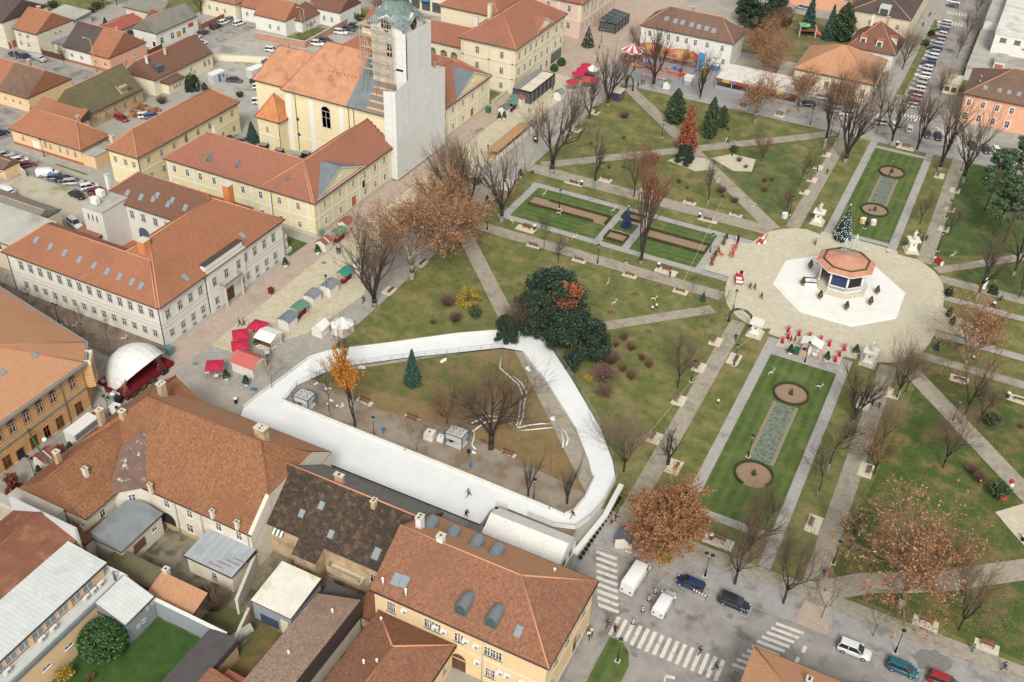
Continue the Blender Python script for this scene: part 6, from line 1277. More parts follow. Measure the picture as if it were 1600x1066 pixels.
for a,l in(((-22.8,193.8),'beside the blue side stairs'),((-22.6,186.5),'at the left tip of the white platform'),((-18.3,183.3),'left of the balustrade'),((-12.8,182.1),'lowest on the white platform'),((-8.9,186.3),'right of the balustrade'),((-8.5,191),'furthest right on the white platform')):
 ptd(a,'small potted fir '+l+', by the bandstand','terracotta',1.05,.4,'potted firs round the bandstand')
b2=MB();b2.bx(-2.4,-.1,0,0,.1,1.0,0);b2.bx(-2.4,-.14,1.0,0,.14,1.1,1);b2.bx(-2.4,1.7,0,0,1.9,1.0,0);b2.bx(-2.4,1.66,1.0,0,1.94,1.1,1)
for k in range(5):b2.bx(-2.4+k*.48,.1,0,-1.92+k*.48,1.7,.2+k*.2,0)
b2.bd('staircase',[WHT,NAVY],B0,(-4.1,-3.4,0),PI/8+.0)
def xmas(at,h,r_,lab,cone,cols,z=.05):
 t=tg('christmas_tree',lab,'christmas tree',(at[0],at[1],z));b=MB();r=random.Random(int(h*10))
 b.lt([(r_*.9,.3),(r_*.5,h*.5),(.05,h)],14,0,smooth=True)
 for _ in range(int(900*h/6)):
  u=1-sqrt(r.random());q=r_*(1-u)*(.9+.15*r.random());a=r.uniform(0,2*PI);leaf(b,Vector((q*cos(a),q*sin(a),.3+u*(h-.3))),.32,r,3)
 b.bd('crown',cone,t);b=MB()
 for _ in range(int(150*h/6)):
  u=1-sqrt(r.random());q=r_*(1-u)*1.06;a=r.uniform(0,2*PI);b.obox((q*cos(a),q*sin(a),.3+u*(h-.35)),.13,.13,.13,a,r.randrange(len(cols)))
 stc(b.bd('baubles',cols,t),'stuff');b=MB();b.cyl(0,0,-.05,.5,.2,8);b.bd('trunk',WOOD,t);b=MB();b.ball((0,0,h+.15),.18);b.bd('star',WHT,t)
TG=[fl('m161',C(36,66,64),.7),fl('m162',C(48,80,74),.7),fl('m163',C(28,50,52),.7)]
xmas((-19.5,209.7),8.6,2.0,'tall teal christmas tree full of white lights behind the bandstand',TG,[fl('m164',C(236,240,236),.4)])
xmas((-113.3,286.4),6.6,2.0,'dark christmas tree with gold and red baubles before the pink palace',LEAF['yew'],[fl('m165',C(206,160,80),.4),fl('m166',C(170,70,60),.4),WHT])
xmas((-62.8,190.6),5.2,1.15,'narrow navy blue light cone on the square green in the west garden',[fl('m167',C(44,58,92),.6),fl('m168',C(54,70,106),.6),fl('m169',C(36,46,76),.6)],[fl('m170',C(84,104,140),.4)])
def statue_body(b,z,h,r,m=0,lean=0):
 b.lt([(.34*h/2,z),(.3*h/2,z+.25*h),(.24*h/2,z+.5*h),(.3*h/2,z+.68*h),(.24*h/2,z+.78*h),(.09*h/2,z+.83*h)],10,m,(lean*.2,0));b.ball((lean*.25,0,z+.91*h),.12*h/2*1.1,n=8,m=m);b.tb([(-.25*h/2,0,z+.72*h),(-.4*h/2,-.15,z+.5*h),(-.2*h/2,-.35,z+.4*h)],.07*h/2,6,m);b.tb([(.25*h/2,0,z+.72*h),(.42*h/2,-.1,z+.6*h),(.3*h/2,-.3,z+.85*h)],.07*h/2,6,m)
def mon(at,lab,fig=True,rz=0,sc=1):
 t=tg('monument',lab,'monument',(at[0],at[1],.05),rz,None,None,sc);b=MB()
 b.bx(-1.5,-1.5,0,1.5,1.5,.35);b.bx(-1.2,-1.2,.35,1.2,1.2,.8);b.bd('plinth',STN,t);b=MB()
 b.add([(-.95,-.95,.8),(.95,-.95,.8),(.95,.95,.8),(-.95,.95,.8),(-.75,-.75,1.3),(.75,-.75,1.3),(.75,.75,1.3),(-.75,.75,1.3)],[(0,1,5,4),(1,2,6,5),(2,3,7,6),(3,0,4,7)]);b.bx(-.75,-.75,1.3,.75,.75,2.9);b.bx(-1.25,-1.25,2.9,1.25,1.25,3.15);b.bx(-.95,-.95,2.75,.95,.95,2.9);b.bx(-.2,-.77,1.9,.2,-.75,2.2,1);b.bd('pedestal',[rmat('m171',C(240,234,218),C(230,222,204),2),DKM],t)
 if fig:b=MB();statue_body(b,3.15,2.3,0);b.bd('figure',STN,t)
mon((-26,214.2),'white pedestal with cream figure beside the long north path');mon((-5.2,212.4),'white pedestal with cream figure, nearest the red bench',rz=.4);mon((-26.4,165.2),'white pedestal with flat empty top beside the garland arch',False);mon((-5.4,166.8),'white pedestal mostly hidden behind a bush like bare tree')
t=tg('statue','tall cream stone group of figures on the small lawn beside the white palace','statue',(-121.0,145.4,.05));b=MB();b.bx(-1.1,-.9,0,1.1,.9,.8);b.bd('plinth',STN,t);b=MB();statue_body(b,.8,4,0,lean=.8);statue_body(b,.8,3,0,lean=-2.4);b.bd('figure',STN,t)
def bench_proto():
 t=tg('bench','x','bench');b=MB()
 for k in range(4):b.bx(-.95,-.25+k*.13,.42,.95,-.15+k*.13,.46)
 b.bd('seat',WOOD,t);b=MB()
 for k in range(3):b.bx(-.95,.3+k*.03,.52+k*.14,.95,.34+k*.03,.63+k*.14)
 b.bd('backrest',WOOD,t)
 for x in(-.8,.8):b=MB();b.bx(x-.04,-.25,0,x+.04,-.19,.42);b.bx(x-.04,.22,0,x+.04,.28,.42);b.bx(x-.04,-.25,.36,x+.04,.28,.42);b.add([(x-.03,.22,.42),(x+.03,.22,.42),(x+.03,.42,.98),(x-.03,.42,.98),(x-.03,.3,.42),(x+.03,.3,.42),(x+.03,.48,.98),(x-.03,.48,.98)],[(0,1,2,3),(7,6,5,4),(0,3,7,4),(1,5,6,2)]);b.bd('leg',DKM,t)
 return t
BEN=None
PADM=bmat('m172',C(216,206,180),C(224,214,190),C(190,180,156),.5,.5,.02)
def bench(at,rz,lab,w=3.4,d=2.2,big=True):
 global BEN
 b=MB();b.bx(-w/2,-d/2,0,w/2,d/2,.1);o=stc(b.bd('paving_pad',PADM,None,(at[0],at[1],.005),rz));o.name='paving_pad'
 loc=(at[0]-sin(rz)*.35,at[1]+cos(rz)*.35,.11)
 if BEN is None:BEN=bench_proto();BEN.location=loc;BEN.rotation_euler=(0,0,rz);BEN['label']=lab;BEN['group']='wooden park benches on paved pads'
 else:dup(BEN,loc,rz,lab,1,'wooden park benches on paved pads')
H_=PI/2
for at,rz,lab,w in(
 ((-81.1,203.8),PI,'bench with a bin at the near side of the upper long path',4.6),((-75.3,208.7),0,'bench across the upper long path from the tree with grey foot',3),((-65,208.5),0,'bench half hidden behind the trunk with red brown leaves',3),((-54.2,208.2),0,'bench alone at the far side of the upper long path',3),((-48,203.2),PI,'bench with dark bin near the plaza on the upper long path',4.4),((-43.2,208),0,'bench nearest the plaza on the far side of the upper path',3),
 ((-81.6,178.7),0,'bench with small figure bin at the plaza end of the lower long path',4.4),((-77.1,173.6),PI,'first bench below the lower long path',3),((-66.3,173.1),PI,'second bench below the lower long path beside the dark lamp',3),((-54.9,173),PI,'third bench below the lower long path opposite the walker',3),((-48.9,177.9),0,'bench with white lidded bin where a child stands',4.6),((-43.8,172.5),PI,'last bench below the lower long path',3),
 ((-32.3,159.4),H_,'bench on the wide west path nearest the white pedestal',3),((-32.5,150.2),H_,'bench beside the black lamp on the wide west path',3),((-27.6,155.8),-H_,'bench on the bed side of the wide west path',3.6),((-32.6,139.4),H_,'bench halfway down the wide west path',3),((-32.9,128.1),H_,'bench at the bushy lower part of the wide west path',3),((-27.7,123),-H_,'bench under the leaning pollard',3.6),
 ((-3.7,154.6),H_,'bench beside the two walkers on the wide east path',3.6),((0.4,160.1),-H_,'bench under the tan twigged trees',3),((0.1,137.5),-H_,'bench with pale pad under the reddish tree',3.6),((10.4,170.4),PI,'bench below the east path at the plaza',3.2),((20.8,169.6),PI,'bench with bin at the right frame edge',4),
 ((-5,253.2),H_,'bench near the lamp at the north end of the wide east path',3),((-0.5,247.2),-H_,'bench on the pine side of the north path',2.6),((-0.3,236.6),-H_,'second bench on the pine side of the north path',2.6),((-0.2,226.4),-H_,'third bench on the pine side of the north path',2.6),((-32,234.7),H_,'bench left of the long north path',2.8),((-32.1,227.5),H_,'bench lower left of the long north path',2.8),((-32.3,242.1),H_,'bench left of the north path beside a lamp',2.8),((-32.2,250.3),H_,'bench at the foot of the tall bare tree',2.8),
 ((-15.1,264.9),0,'bench with bin at the north end of the green bed',4.4),((-48.9,267.4),0,'bench on the kerb of the north lawn',2.8),((-59.1,267.3),0,'bench at the north edge of the west lawn',2.8),((-92.4,242.8),-H_,'bench at the plaza edge above the brown lawn',2.6),((-92.4,230.3),-H_,'bench at the plaza edge by the grey trunk',2.4),((-94.3,155.3),-H_,'bench at the foot of the big plane tree',2.8),((-94.5,143.4),-H_,'bench between plaza and lawn by the many limbed tree',2.8),
 ((-79.9,111.9),0,'upper bench inside the ice track',3),((-70.6,112),0,'lower bench inside the ice track beside the white box',3),((-52.5,112.1),0,'bench in the dry leaves inside the ice track',2.6),
 ((13.7,110),0,'bench on the lower right path with a light string tied to it',3.4),((21.8,109.9),0,'bench on the lower right path beside the person in teal',3.2),((-4.6,121.4),H_,'long bench pad on the strip left of the wide east path',4),((-16.4,110.9),0,'bench with white lidded bin by the orange tree',4.4)):
 bench(at,rz,lab,w)
b=MB();b.lt([(.26,0),(.3,.1),(.3,.95)],12,0);b.lt([(.34,.95),(.36,1.0),(.36,1.12),(.2,1.24)],12,1);BINM={k:b.mesh('litter_bin',[m,WHT])for k,m in(('navy',fl('m173',C(40,52,66),.5)),('brown',fl('m174',C(86,62,56),.5)),('black',fl('m175',C(28,32,44),.4)))}
for at,k,lab in(((-79.2,203.5),'navy','navy bin with white lid beside the upper path bench'),((-50,203),'navy','navy bin with white lid near the plaza on the upper path'),((-79.9,179.4),'brown','brown bin with white top near the plaza end of the lower path'),((-50.8,178.5),'brown','brown bin with white lid by the bench where a child stands'),((-17.3,265.2),'navy','navy bin with white lid at the north end of the green bed'),((18.8,169.2),'black','dark bin on the east bench pad at the frame edge'),((13.3,198.7),'black','dark bin beside the cyclist'),((-17.6,110.8),'brown','brown bin with white lid near the orange tree'),((24.4,133.4),'black','dark bin at the lower right terrace corner'),((-112.4,72.9),'black','black bin nearest the red roofed hut in the lane'),((-112.1,70.8),'black','black bin in the middle of the lane row'),((-112,68.9),'black','black bin beside the round red planter'),((-112.1,78.7),'black','black bin with white lid at the lane garland'),((-98.4,218.5),'navy','small dark bin at the plaza edge beside the twiggy tree'),((-98.7,101.6),'black','small dark bollard bin on the open plaza')):
 tg('litter_bin',lab,'litter bin',(at[0],at[1],.08),0,'park litter bins',BINM[k])
for at,lab,c,s in(((-113.9,131.3),'brown bin alone on the rose brick sidewalk',C(120,44,38),1.1),((-118.4,154.3),'teal container against the convent wall',C(110,150,140),1.2),((-117.7,106.8),'teal container at the corner of the white palace',C(96,142,132),1.4),((-116.9,228.2),'green container at the corner of the parish house',C(52,120,84),1.4),((-98.8,219.3),'green bin on the grey setts by the twiggy tree',C(46,96,70),1.1),((-17.9,163.2),'green bin behind the white bar stand',C(46,96,70),1.2)):
 b=MB();b.bx(-.4,-.35,.1,.4,.35,1.0,0);b.bx(-.44,-.4,1.0,.44,.4,1.1,0);b.cyl(-.3,-.3,0,.12,.1,8);b.cyl(.3,-.3,0,.12,.1,8);tg('waste_container',lab,'container',(at[0],at[1],.06),R.uniform(-.2,.2),None,b.mesh('waste_container',fl('bin_%d'%int(c[0]*1e4),c,.6)),s)
def lamp_meshes(col,h=4.6):
 b=MB();b.lt([(.2,0),(.22,.15),(.13,.3),(.11,1.1),(.06,1.3)],10);b.cyl(0,0,1.2,h-.6,.055,8,0,.045);p=b.mesh('pole',col);b=MB();b.lt([(.09,h-.6),(.2,h-.5),(.26,h-.05),(.26,h)],8);l=b.mesh('lantern',fl('m176',C(150,176,172),.2));b=MB();b.lt([(.32,h),(.2,h+.16),(.05,h+.26),(.03,h+.4)],8);t=b.mesh('lantern_top',col);b=MB();b.bx(-.35,-.35,-.02,.35,.35,.06);f=b.mesh('foot',STN);return p,l,t,f
LG,LB=lamp_meshes(fl('m177',C(42,62,60),.5)),lamp_meshes(BLACK)
def lamp(at,lab,ms=LB,double=False,sc=1,z=.12):
 t=tg('street_lamp',lab,'lamp',(at[0],at[1],z),0,'old style park lamps',None,sc);put('pole',ms[0],t);put('foot',ms[3],t)
 for dx in((-.45,.45)if double else(0,)):put('lantern',ms[1],t,(dx,0,0));put('lantern_top',ms[2],t,(dx,0,0))
 if double:b=MB();b.tb([(-.45,0,3.95),(0,0,3.7),(.45,0,3.95)],.035,6);b.bd('arm',BLACK,t)
for at,lab,ms,db in(((-43.2,189.6),'lamp with speaker at the plaza end of the west flower bed',LG,0),((-79.1,190.7),'lamp standing in the long patchy flower bed',LB,0),((-32.5,214.7),'lamp beside the silver gift at the north plaza edge',LB,0),((-16,217.4),'lamp in front of the round bed and gift decorations',LB,0),((-15.9,246.2),'lamp in the far round bed of the north green',LB,0),((0,215.5),'lamp beside the red bench east of the plaza',LB,0),((-0.5,231.8),'lamp on the pine side of the north path',LB,0),((-32,239.5),'lamp beside the bench left of the north path',LB,0),((-31.8,261.5),'lamp at the corner of the north lawn',LB,0),((-40.1,265.6),'tall thin lamp at the north kerb',LB,0),((-33.9,262.4),'thin lamp by the tall bare tree',LB,0),((-0.7,258.6),'double lamp with red sign at the north crossing',LB,1),((-32.4,145.4),'black lamp on the wide west path',LB,0),((-27.1,153.9),'black lamp on the bed side of the wide west path',LB,0),((-21.8,84),'green lamp on the kerbed grass island',LG,0),((-16.1,103.5),'double lamp on the pavement below the orange tree',LB,1),((10.8,103.1),'black lamp between white car and teal car',LB,0),((-0.2,114.9),'black lamp above the walking couple',LB,0),((-15.8,161.2),'black lamp in front of the white bar stand',LB,0),((11,157.5),'black lamp beside the bent leaning tree',LB,0),((-88.6,173.9),'black lamp where the plaza meets the diagonal path',LB,0),((-104,136),'black lamp between the grey roofed huts',LB,0),((-140.9,103.6),'black double lamp along the white palace',LB,1),((-114,88.5),'double lamp between the white box and stage',LB,1),((-113.6,72.3),'double lamp beside the red roofed hut in the lane',LB,1),((-73.4,105.3),'black lamp with signs inside the ice track',LB,0),((-44.3,105.1),'black lamp beside the two armed pollard',LB,0),((-194.6,151.1),'small lamp by the corner cottage',LB,0),((-217.5,202),'small lamp at the peach gable',LB,0),((-110.9,291.2),'black double lamp before the pink palace',LB,1),((-62.4,173.3),'black lamp next to the pole like tree on the lower path',LB,0),((-17.8,131.2),'black lamp at the gap of the worn hedge ring',LB,0),((-32.5,171.2),'green lamp beside the garland arch',LG,0),((-103.3,202.1),'thin lamp near the timber shelter',LB,0),((-110.2,87.4),'double lamp squeezed beside the rust roof',LB,1),((-71.7,237.9),'lamp beside the green cypress',LB,0),((-52.8,236.9),'lamp at the wide paved spot',LB,0)):
 lamp(at,lab,ms,bool(db))
for at,lab,h,arm in(((-221.5,195.2),'tall curved grey street lamp before the peach house',9,1),((-89.9,271.2),'tall floodlight mast by the funfair',7,0),((-218.3,169.1),'bare wooden utility pole beside the apricot house',8,0),((-189.7,248),'tall grey mast in the brick walled garden',8,1),((-242.1,186.7),'thin utility pole across the street from the parked cars',7,0),((-152,287),'tall pale street lamp before the shop row',8,1)):
 b=MB();b.tb([(0,0,0),(0,0,h)]+([(-.5,0,h+.5),(-1.6,0,h+.6)]if arm else[]),[.1,.07]+([.05,.04]if arm else[]),7);b.bx(-2.1,-.15,h+.52,-1.4,.15,h+.68)if arm else b.bx(-.3,-.1,h-.1,.3,.1,h+.1);tg('street_lamp' if 'pole' not in lab else 'utility_pole',lab,'lamp' if 'pole' not in lab else 'pole',(at[0],at[1],.05),.3,None,b.mesh('mast',fl('m178',C(190,192,188),.5)if 'wooden' not in lab else WOOD))
#----------ice track----------
_i=NT('ice');_mp=_i.n('ShaderNodeMapping');_mp.inputs['Scale'].default_value=(.35,2.2,1);_mp.inputs['Rotation'].default_value=(0,0,.3);_i.l(_i.co(),_mp.inputs['Vector'])
_c=_i.mix(_i.ramp(_i.noise(.3,5),.35,.65),C(246,247,243),C(238,240,237));_c=_i.mix(_i.mth('MULTIPLY',_i.ramp(_i.noise(1.6,6,.75,_mp.outputs[0]),.5,.7),.35),_c,C(222,226,224));ICE=_i.out(_c,.38,_i.noise(6,3),.2)
OUT=[(-94.6,96.7),(-96.6,101),(-96.4,104.7),(-95.6,111),(-95.0,117.5),(-93.0,120.8),(-84,128.9),(-75.5,136.8),(-66.5,143.6),(-61.3,144.6),(-51.2,135.2),(-41.7,125.6),(-36.9,119.2),(-34.9,115.6),(-34.6,109.5),(-35.2,105.6),(-36.2,102.6),(-39.3,101.5),(-48.8,101.6),(-49.2,96.7)]
INN=[(-91.7,105.6),(-92.4,110.2),(-90.2,115.6),(-88.7,118.4),(-80.6,125.8),(-66.3,137.6),(-62.6,138.4),(-55.3,132.8),(-45.3,123.6),(-40.3,117.3),(-38.0,113.8),(-37.6,109),(-37.9,106),(-38.8,104.3),(-41.2,104.5)]
b=MB()
def nearest_ring():
 import mathutils.geometry as gm
 vs=[Vector((x,y,0))for x,y in OUT];hs=[Vector((x,y,0))for x,y in INN]
 tri=gm.tessellate_polygon([vs,hs]);al=OUT+INN
 for t in tri:
  p=[al[i]for i in t];a=(p[1][0]-p[0][0])*(p[2][1]-p[0][1])-(p[2][0]-p[0][0])*(p[1][1]-p[0][1])
  if abs(a)>1e-4:b.fc([(q[0],q[1],.32)for q in(p if a>0 else p[::-1])],0)
nearest_ring()
for P in(OUT,INN[::-1]):
 for i in range(len(P)):a,c=P[i],P[(i+1)%len(P)];b.fc([(a[0],a[1],0),(a[0],a[1],.32),(c[0],c[1],.32),(c[0],c[1],0)],1)
stc(b.bd('ice',[ICE,fl('m179',C(52,58,76),.6)]))
def barrier(pts,lab,h=.95,z=.32,white=True):
 t=tg('rink_barrier',lab,'barrier',(0,0,0));b=MB();c=MB()
 for i in range(len(pts)-1):
  a,d=Vector(pts[i]),Vector(pts[i+1]);L=(d-a).length;n=max(1,int(L/2));u=(d-a)/L;nn=Vector((-u.y,u.x))*.03
  if white:b.add([(a.x-nn.x,a.y-nn.y,z-.3),(d.x-nn.x,d.y-nn.y,z-.3),(d.x+nn.x,d.y+nn.y,z-.3),(a.x+nn.x,a.y+nn.y,z-.3),(a.x-nn.x,a.y-nn.y,z+h*.75),(d.x-nn.x,d.y-nn.y,z+h*.75),(d.x+nn.x,d.y+nn.y,z+h*.75),(a.x+nn.x,a.y+nn.y,z+h*.75)],[(3,2,1,0),(4,5,6,7),(0,1,5,4),(1,2,6,5),(2,3,7,6),(3,0,4,7)])
  c.tb([(a.x,a.y,z+h),(d.x,d.y,z+h)],.03,5);
  if not white:c.tb([(a.x,a.y,z+h*.5),(d.x,d.y,z+h*.5)],.02,4);c.tb([(a.x,a.y,z+h*.12),(d.x,d.y,z+h*.12)],.02,4)
  for k in range(n+1):q=a+u*L*k/n;c.tb([(q.x,q.y,0),(q.x,q.y,z+h)],.03,5)
 if b.v:b.bd('boards',rmat('m180',C(236,234,224),C(228,226,216),.6),t)
 c.bd('rails',fl('m181',C(158,162,164),.4),t)
barrier([(-91.8,105.4),(-79.6,105.2),(-67.4,105.0)],'white rink boards along the straight, beside the chiller');barrier([(-67.2,105.0),(-54.4,104.8),(-41.4,104.4)],'white rink boards along the straight, toward the lower bend');barrier([(-41.2,104.4),(-38.8,104.2),(-37.8,106),(-37.5,109),(-37.9,113.8)],'white rink boards round the inside of the lower bend')
barrier([(-88.7,118.5),(-80.6,125.9),(-66.3,137.7)],'steel railing along the inner edge of the upper ice branch',white=False);barrier([(-91.7,105.8),(-92.4,110.2),(-90.2,115.6)],'short steel railing behind the first chiller',white=False);barrier([(-62.6,138.3),(-55.3,132.7),(-45.3,123.5),(-38,113.9)],'low white boards on the inner side of the long ice branch',h=.2)
barrier([(-61.2,144.7),(-51.1,135.3),(-41.6,125.7),(-36.8,119.3),(-34.8,115.7)],'green netted fence on the outer side of the long ice branch',h=1.1,white=False);barrier([(-34.8,115.4),(-34.5,109.5),(-35.1,105.7),(-36.2,102.7),(-39.2,101.6),(-43.6,101.6)],'white rink boards round the outside of the lower bend');barrier([(-93.1,120.9),(-84,129),(-75.5,136.9),(-66.5,143.7)],'white boards on the outer side of the upper ice branch',h=.6);barrier([(-96.7,101),(-96.5,104.7),(-95.7,111),(-95.1,117.5),(-93.1,120.8)],'white boards on the plaza side of the ice bend',h=.7)
t=tg('walkway','white raised walkway with a cable ladder along the outside of the ice bend','walkway',(0,0,0));b=MB();b.prism(strip([(-33.5,114.4),(-33.2,107),(-34.2,98.2)],.8),.2,.9);b.bd('boards',WHT,t);b=MB()
for k in range(16):f=k/15;b.bx(-33.0-.9*f*0-.5*f,112-14*f-.2,.08,-32.5-.5*f,112-14*f+.2,.5)
b.bd('cable_ladder',BLACK,t)
t=tg('tent','big white party tent between the ice track and yellow corner house','tent',(-40.8,96.2,.03));b=MB();x0,x1,y0,y1=-6.4,6.2,-2.9,2.9
TNT=rmat('m182',C(240,238,230),C(232,230,220),.3,fine=2)
b.fc([(x0,y0,2.6),(x1,y0,2.6),(x1,0,4.2),(x0,0,4.2)]);b.fc([(x1,y1,2.6),(x0,y1,2.6),(x0,0,4.2),(x1,0,4.2)]);b.fc([(x0,y0,2.5),(x0,0,4.1),(x0,y1,2.5)][::-1]);b.fc([(x1,y0,2.5),(x1,y1,2.5),(x1,0,4.1)]);b.bd('roof',TNT,t);b=MB();b.bx(x0,y0,0,x1,y0+.05,2.6);b.bx(x1-.05,y0+.05,0,x1,y1-.05,2.6);b.bx(x0+5,y1-.05,0,x1,y1,2.6);b.bd('side_wall',TNT,t)
for yy in(-1.4,1.0):b=MB();b.bx(x1-.02,yy-.6,.8,x1+.02,yy+.6,2.0);b.bd('window',GLS,t)
b=MB()
for xx in(-6.3,-.1,6.1):
 b.tb([(xx,y0,0),(xx,y0,2.62),(xx,0,4.24),(xx,y1,2.62),(xx,y1,0)],.05,5)
b.bd('frame',WHT,t)
t=tg('gate_box','open white rink gate with dark rubber floor beside the tent','gate',(-48.2,98.6,.33));b=MB();b.bx(-.5,-2,0,1.4,2.6,.03);b.bd('rubber_mat',fl('m183',C(44,50,66),.8),t);b=MB();b.bx(-.6,-2,0,-.5,1,1);b.bx(-.6,2.5,0,1.4,2.6,1);b.bx(-.6,1.0,0,.6,1.1,1);b.bd('panel',WHT,t)
def chiller(at,rz,lab,sx,sy,h):
 t=tg('chiller',lab,'chiller',(at[0],at[1],.05),rz,'ice chillers with four fans');bl=fl('m184',C(60,116,160),.5);gm_=fl('m185',C(206,204,192),.6)
 b=MB()
 for x in(-sx/2,sx/2):
  for y in(-sy/2,sy/2):b.bx(x-.07,y-.07,0,x+.07,y+.07,h)
 for z in(.0,h-.12):
  for y in(-sy/2,sy/2):b.bx(-sx/2,y-.06,z,sx/2,y+.06,z+.12)
  for x in(-sx/2,sx/2):b.bx(x-.06,-sy/2,z,x+.06,sy/2,z+.12)
 b.bd('frame',bl,t);b=MB();b.bx(-sx/2+.1,-sy/2+.1,.12,sx/2-.1,sy/2-.1,.3,0);b.bx(-sx/2+.15,-sy/2+.15,h*.55,sx/2-.15,sy/2-.15,h-.05,0);b.bx(-sx/2+.3,-.4,.3,-sx/2+1.,.5,h*.55,1);b.bx(sx/2-1.2,-.5,.3,sx/2-.3,.5,h*.5,0);b.bd('casing',[gm_,DKM],t)
 for x in(-sx*.2,sx*.2):
  for y in(-sy*.2,sy*.2):
   b=MB();b.lt([(.52,h-.05),(.52,h+.12),(.44,h+.12),(.44,h-.02)],16,0);b.lt([(.16,h),(.14,h+.08)],10,1)
   for k in range(5):b.obox((x*0+.28*cos(k*1.257),.28*sin(k*1.257),h+.03),.34,.14,.02,k*1.257,2)
   b.bd('fan',[gm_,WHT,DKM],t,(x,y,0))
chiller((-88.1,106.7),.0,'blue framed chiller with four fans in the corner of the ice bend',3.,2.4,2.6);chiller((-61,110.8),.0,'blue framed chiller with four fans beside two white tanks',3.2,2.4,2.8)
for at,s,lab in(((-65.5,109.8),1.6,'square white tank with black cap beside the small bare tree'),((-63.6,110.2),1.1,'small caged white tank next to the second chiller')):b=MB();b.bx(-.5,-.5,0,.5,.5,.92,0);b.cyl(0,0,.92,1.0,.1,8,1);b.bx(-.52,-.52,0,.52,.52,.08,1);tg('water_tank',lab,'tank',(at[0],at[1],.05),.1,None,b.mesh('water_tank',[WHT,DKM]),s)
HOSE=fl('m186',C(234,232,226),.6)
def hose(pts,lab,r=.14,m=HOSE):b=MB();b.tb([(p[0],p[1],.08+r)for p in pts],r,6);tg('hose',lab,'hose',(0,0,.0),0,None,b.mesh('hose',m))
hose([(-61.4,116),(-60.6,117.6),(-60,119.2),(-58.3,119.9),(-55.7,120.2),(-53.9,119.2),(-52.6,120.6),(-50.9,122),(-48.8,123),(-46.5,122),(-45.4,120.6),(-45,119)],'white insulated hose running from the chiller to the long ice branch');hose([(-60.1,114.6),(-59.4,117.6),(-58,119),(-55.6,119.6),(-53.6,118.4),(-52,119.6),(-49,122),(-46.8,121.2),(-45.8,119.6),(-45.4,118.4)],'second white insulated hose below the first one');hose([(-54.4,119.6),(-55,121.6),(-56.3,124.7),(-57.2,127.4),(-58.9,129.4),(-61.2,130.6),(-64,132),(-65.4,135.6)],'white hose climbing to the top bend of the ice');hose([(-54,119.8),(-54.4,122),(-55.8,125.2),(-56.6,128),(-58.6,130),(-61,131.2)],'twin of the white hose climbing to the top bend');hose([(-60,115),(-59.2,113.4),(-58.6,111.6),(-57.6,111.0)],'short white hose end lying by the pallet');hose([(-56.4,108.4),(-58,106.6),(-60.4,106),(-62.6,105.6)],'orange cable from the second chiller to the rink boards',.04,fl('m187',C(206,110,70),.7));hose([(-65,112),(-70,110.4),(-76,108.6),(-84,107.2)],'dark cable along the worn ground inside the track',.05,DKM)
for at,lab in(((-57.5,110.2),'heap of white foam beside the great dark tree'),((-85.1,109.5),'patch of scraped snow by the thin tree'),((-82.9,109.5),'patch of scraped snow beside the bench'),((-89.9,112.3),'scraped snow behind the chiller'),((-87.5,112.3),'long scrap of snow on the lawn'),((-85.4,120.3),'small scrap of snow under the railing'),((-59.4,134.3),'scraped snow by the long ice branch'),((-49.9,124.4),'scraped snow where the hoses reach the ice'),((-74,129.3),'scrap of snow near the spruce')):
 b=MB();
 for k in range(4):b.ball((R.uniform(-.5,.5),R.uniform(-.3,.3),.05),R.uniform(.3,.6),R.uniform(.2,.45),.14,8,0,.2)
 tg('snow_heap',lab,'snow',(at[0],at[1],.05),R.uniform(0,3),'scraps of snow round the ice',b.mesh('snow_heap',ICE))
b=MB()
for k in range(5):b.bx(-.6,-.4+k*.19,.1,.6,-.28+k*.19,.14)
for x in(-.5,0,.45):b.bx(x-.05,-.4,0,x+.05,.5,.1)
a=(-57.6,113.3);tg('pallet','wooden pallet leaning near the great dark tree','pallet',(a[0],a[1],.05),.4,None,b.mesh('pallet',WOOD))
for at,lab in(((-72.7,106.9),'blue post box on a thin post inside the track'),((-56.1,106.4),'blue box on a post by the rink boards'),((-57.8,109),'short dark post by the rink boards')):b=MB();b.cyl(0,0,0,1.,.05,6,1);b.bx(-.25,-.2,1.,.25,.2,1.6,0);tg('cable_box',lab,'box',(at[0],at[1],.05),0,None,b.mesh('cable_box',[fl('m188',C(70,130,180),.5)if 'blue' in lab else DKM,DKM]))
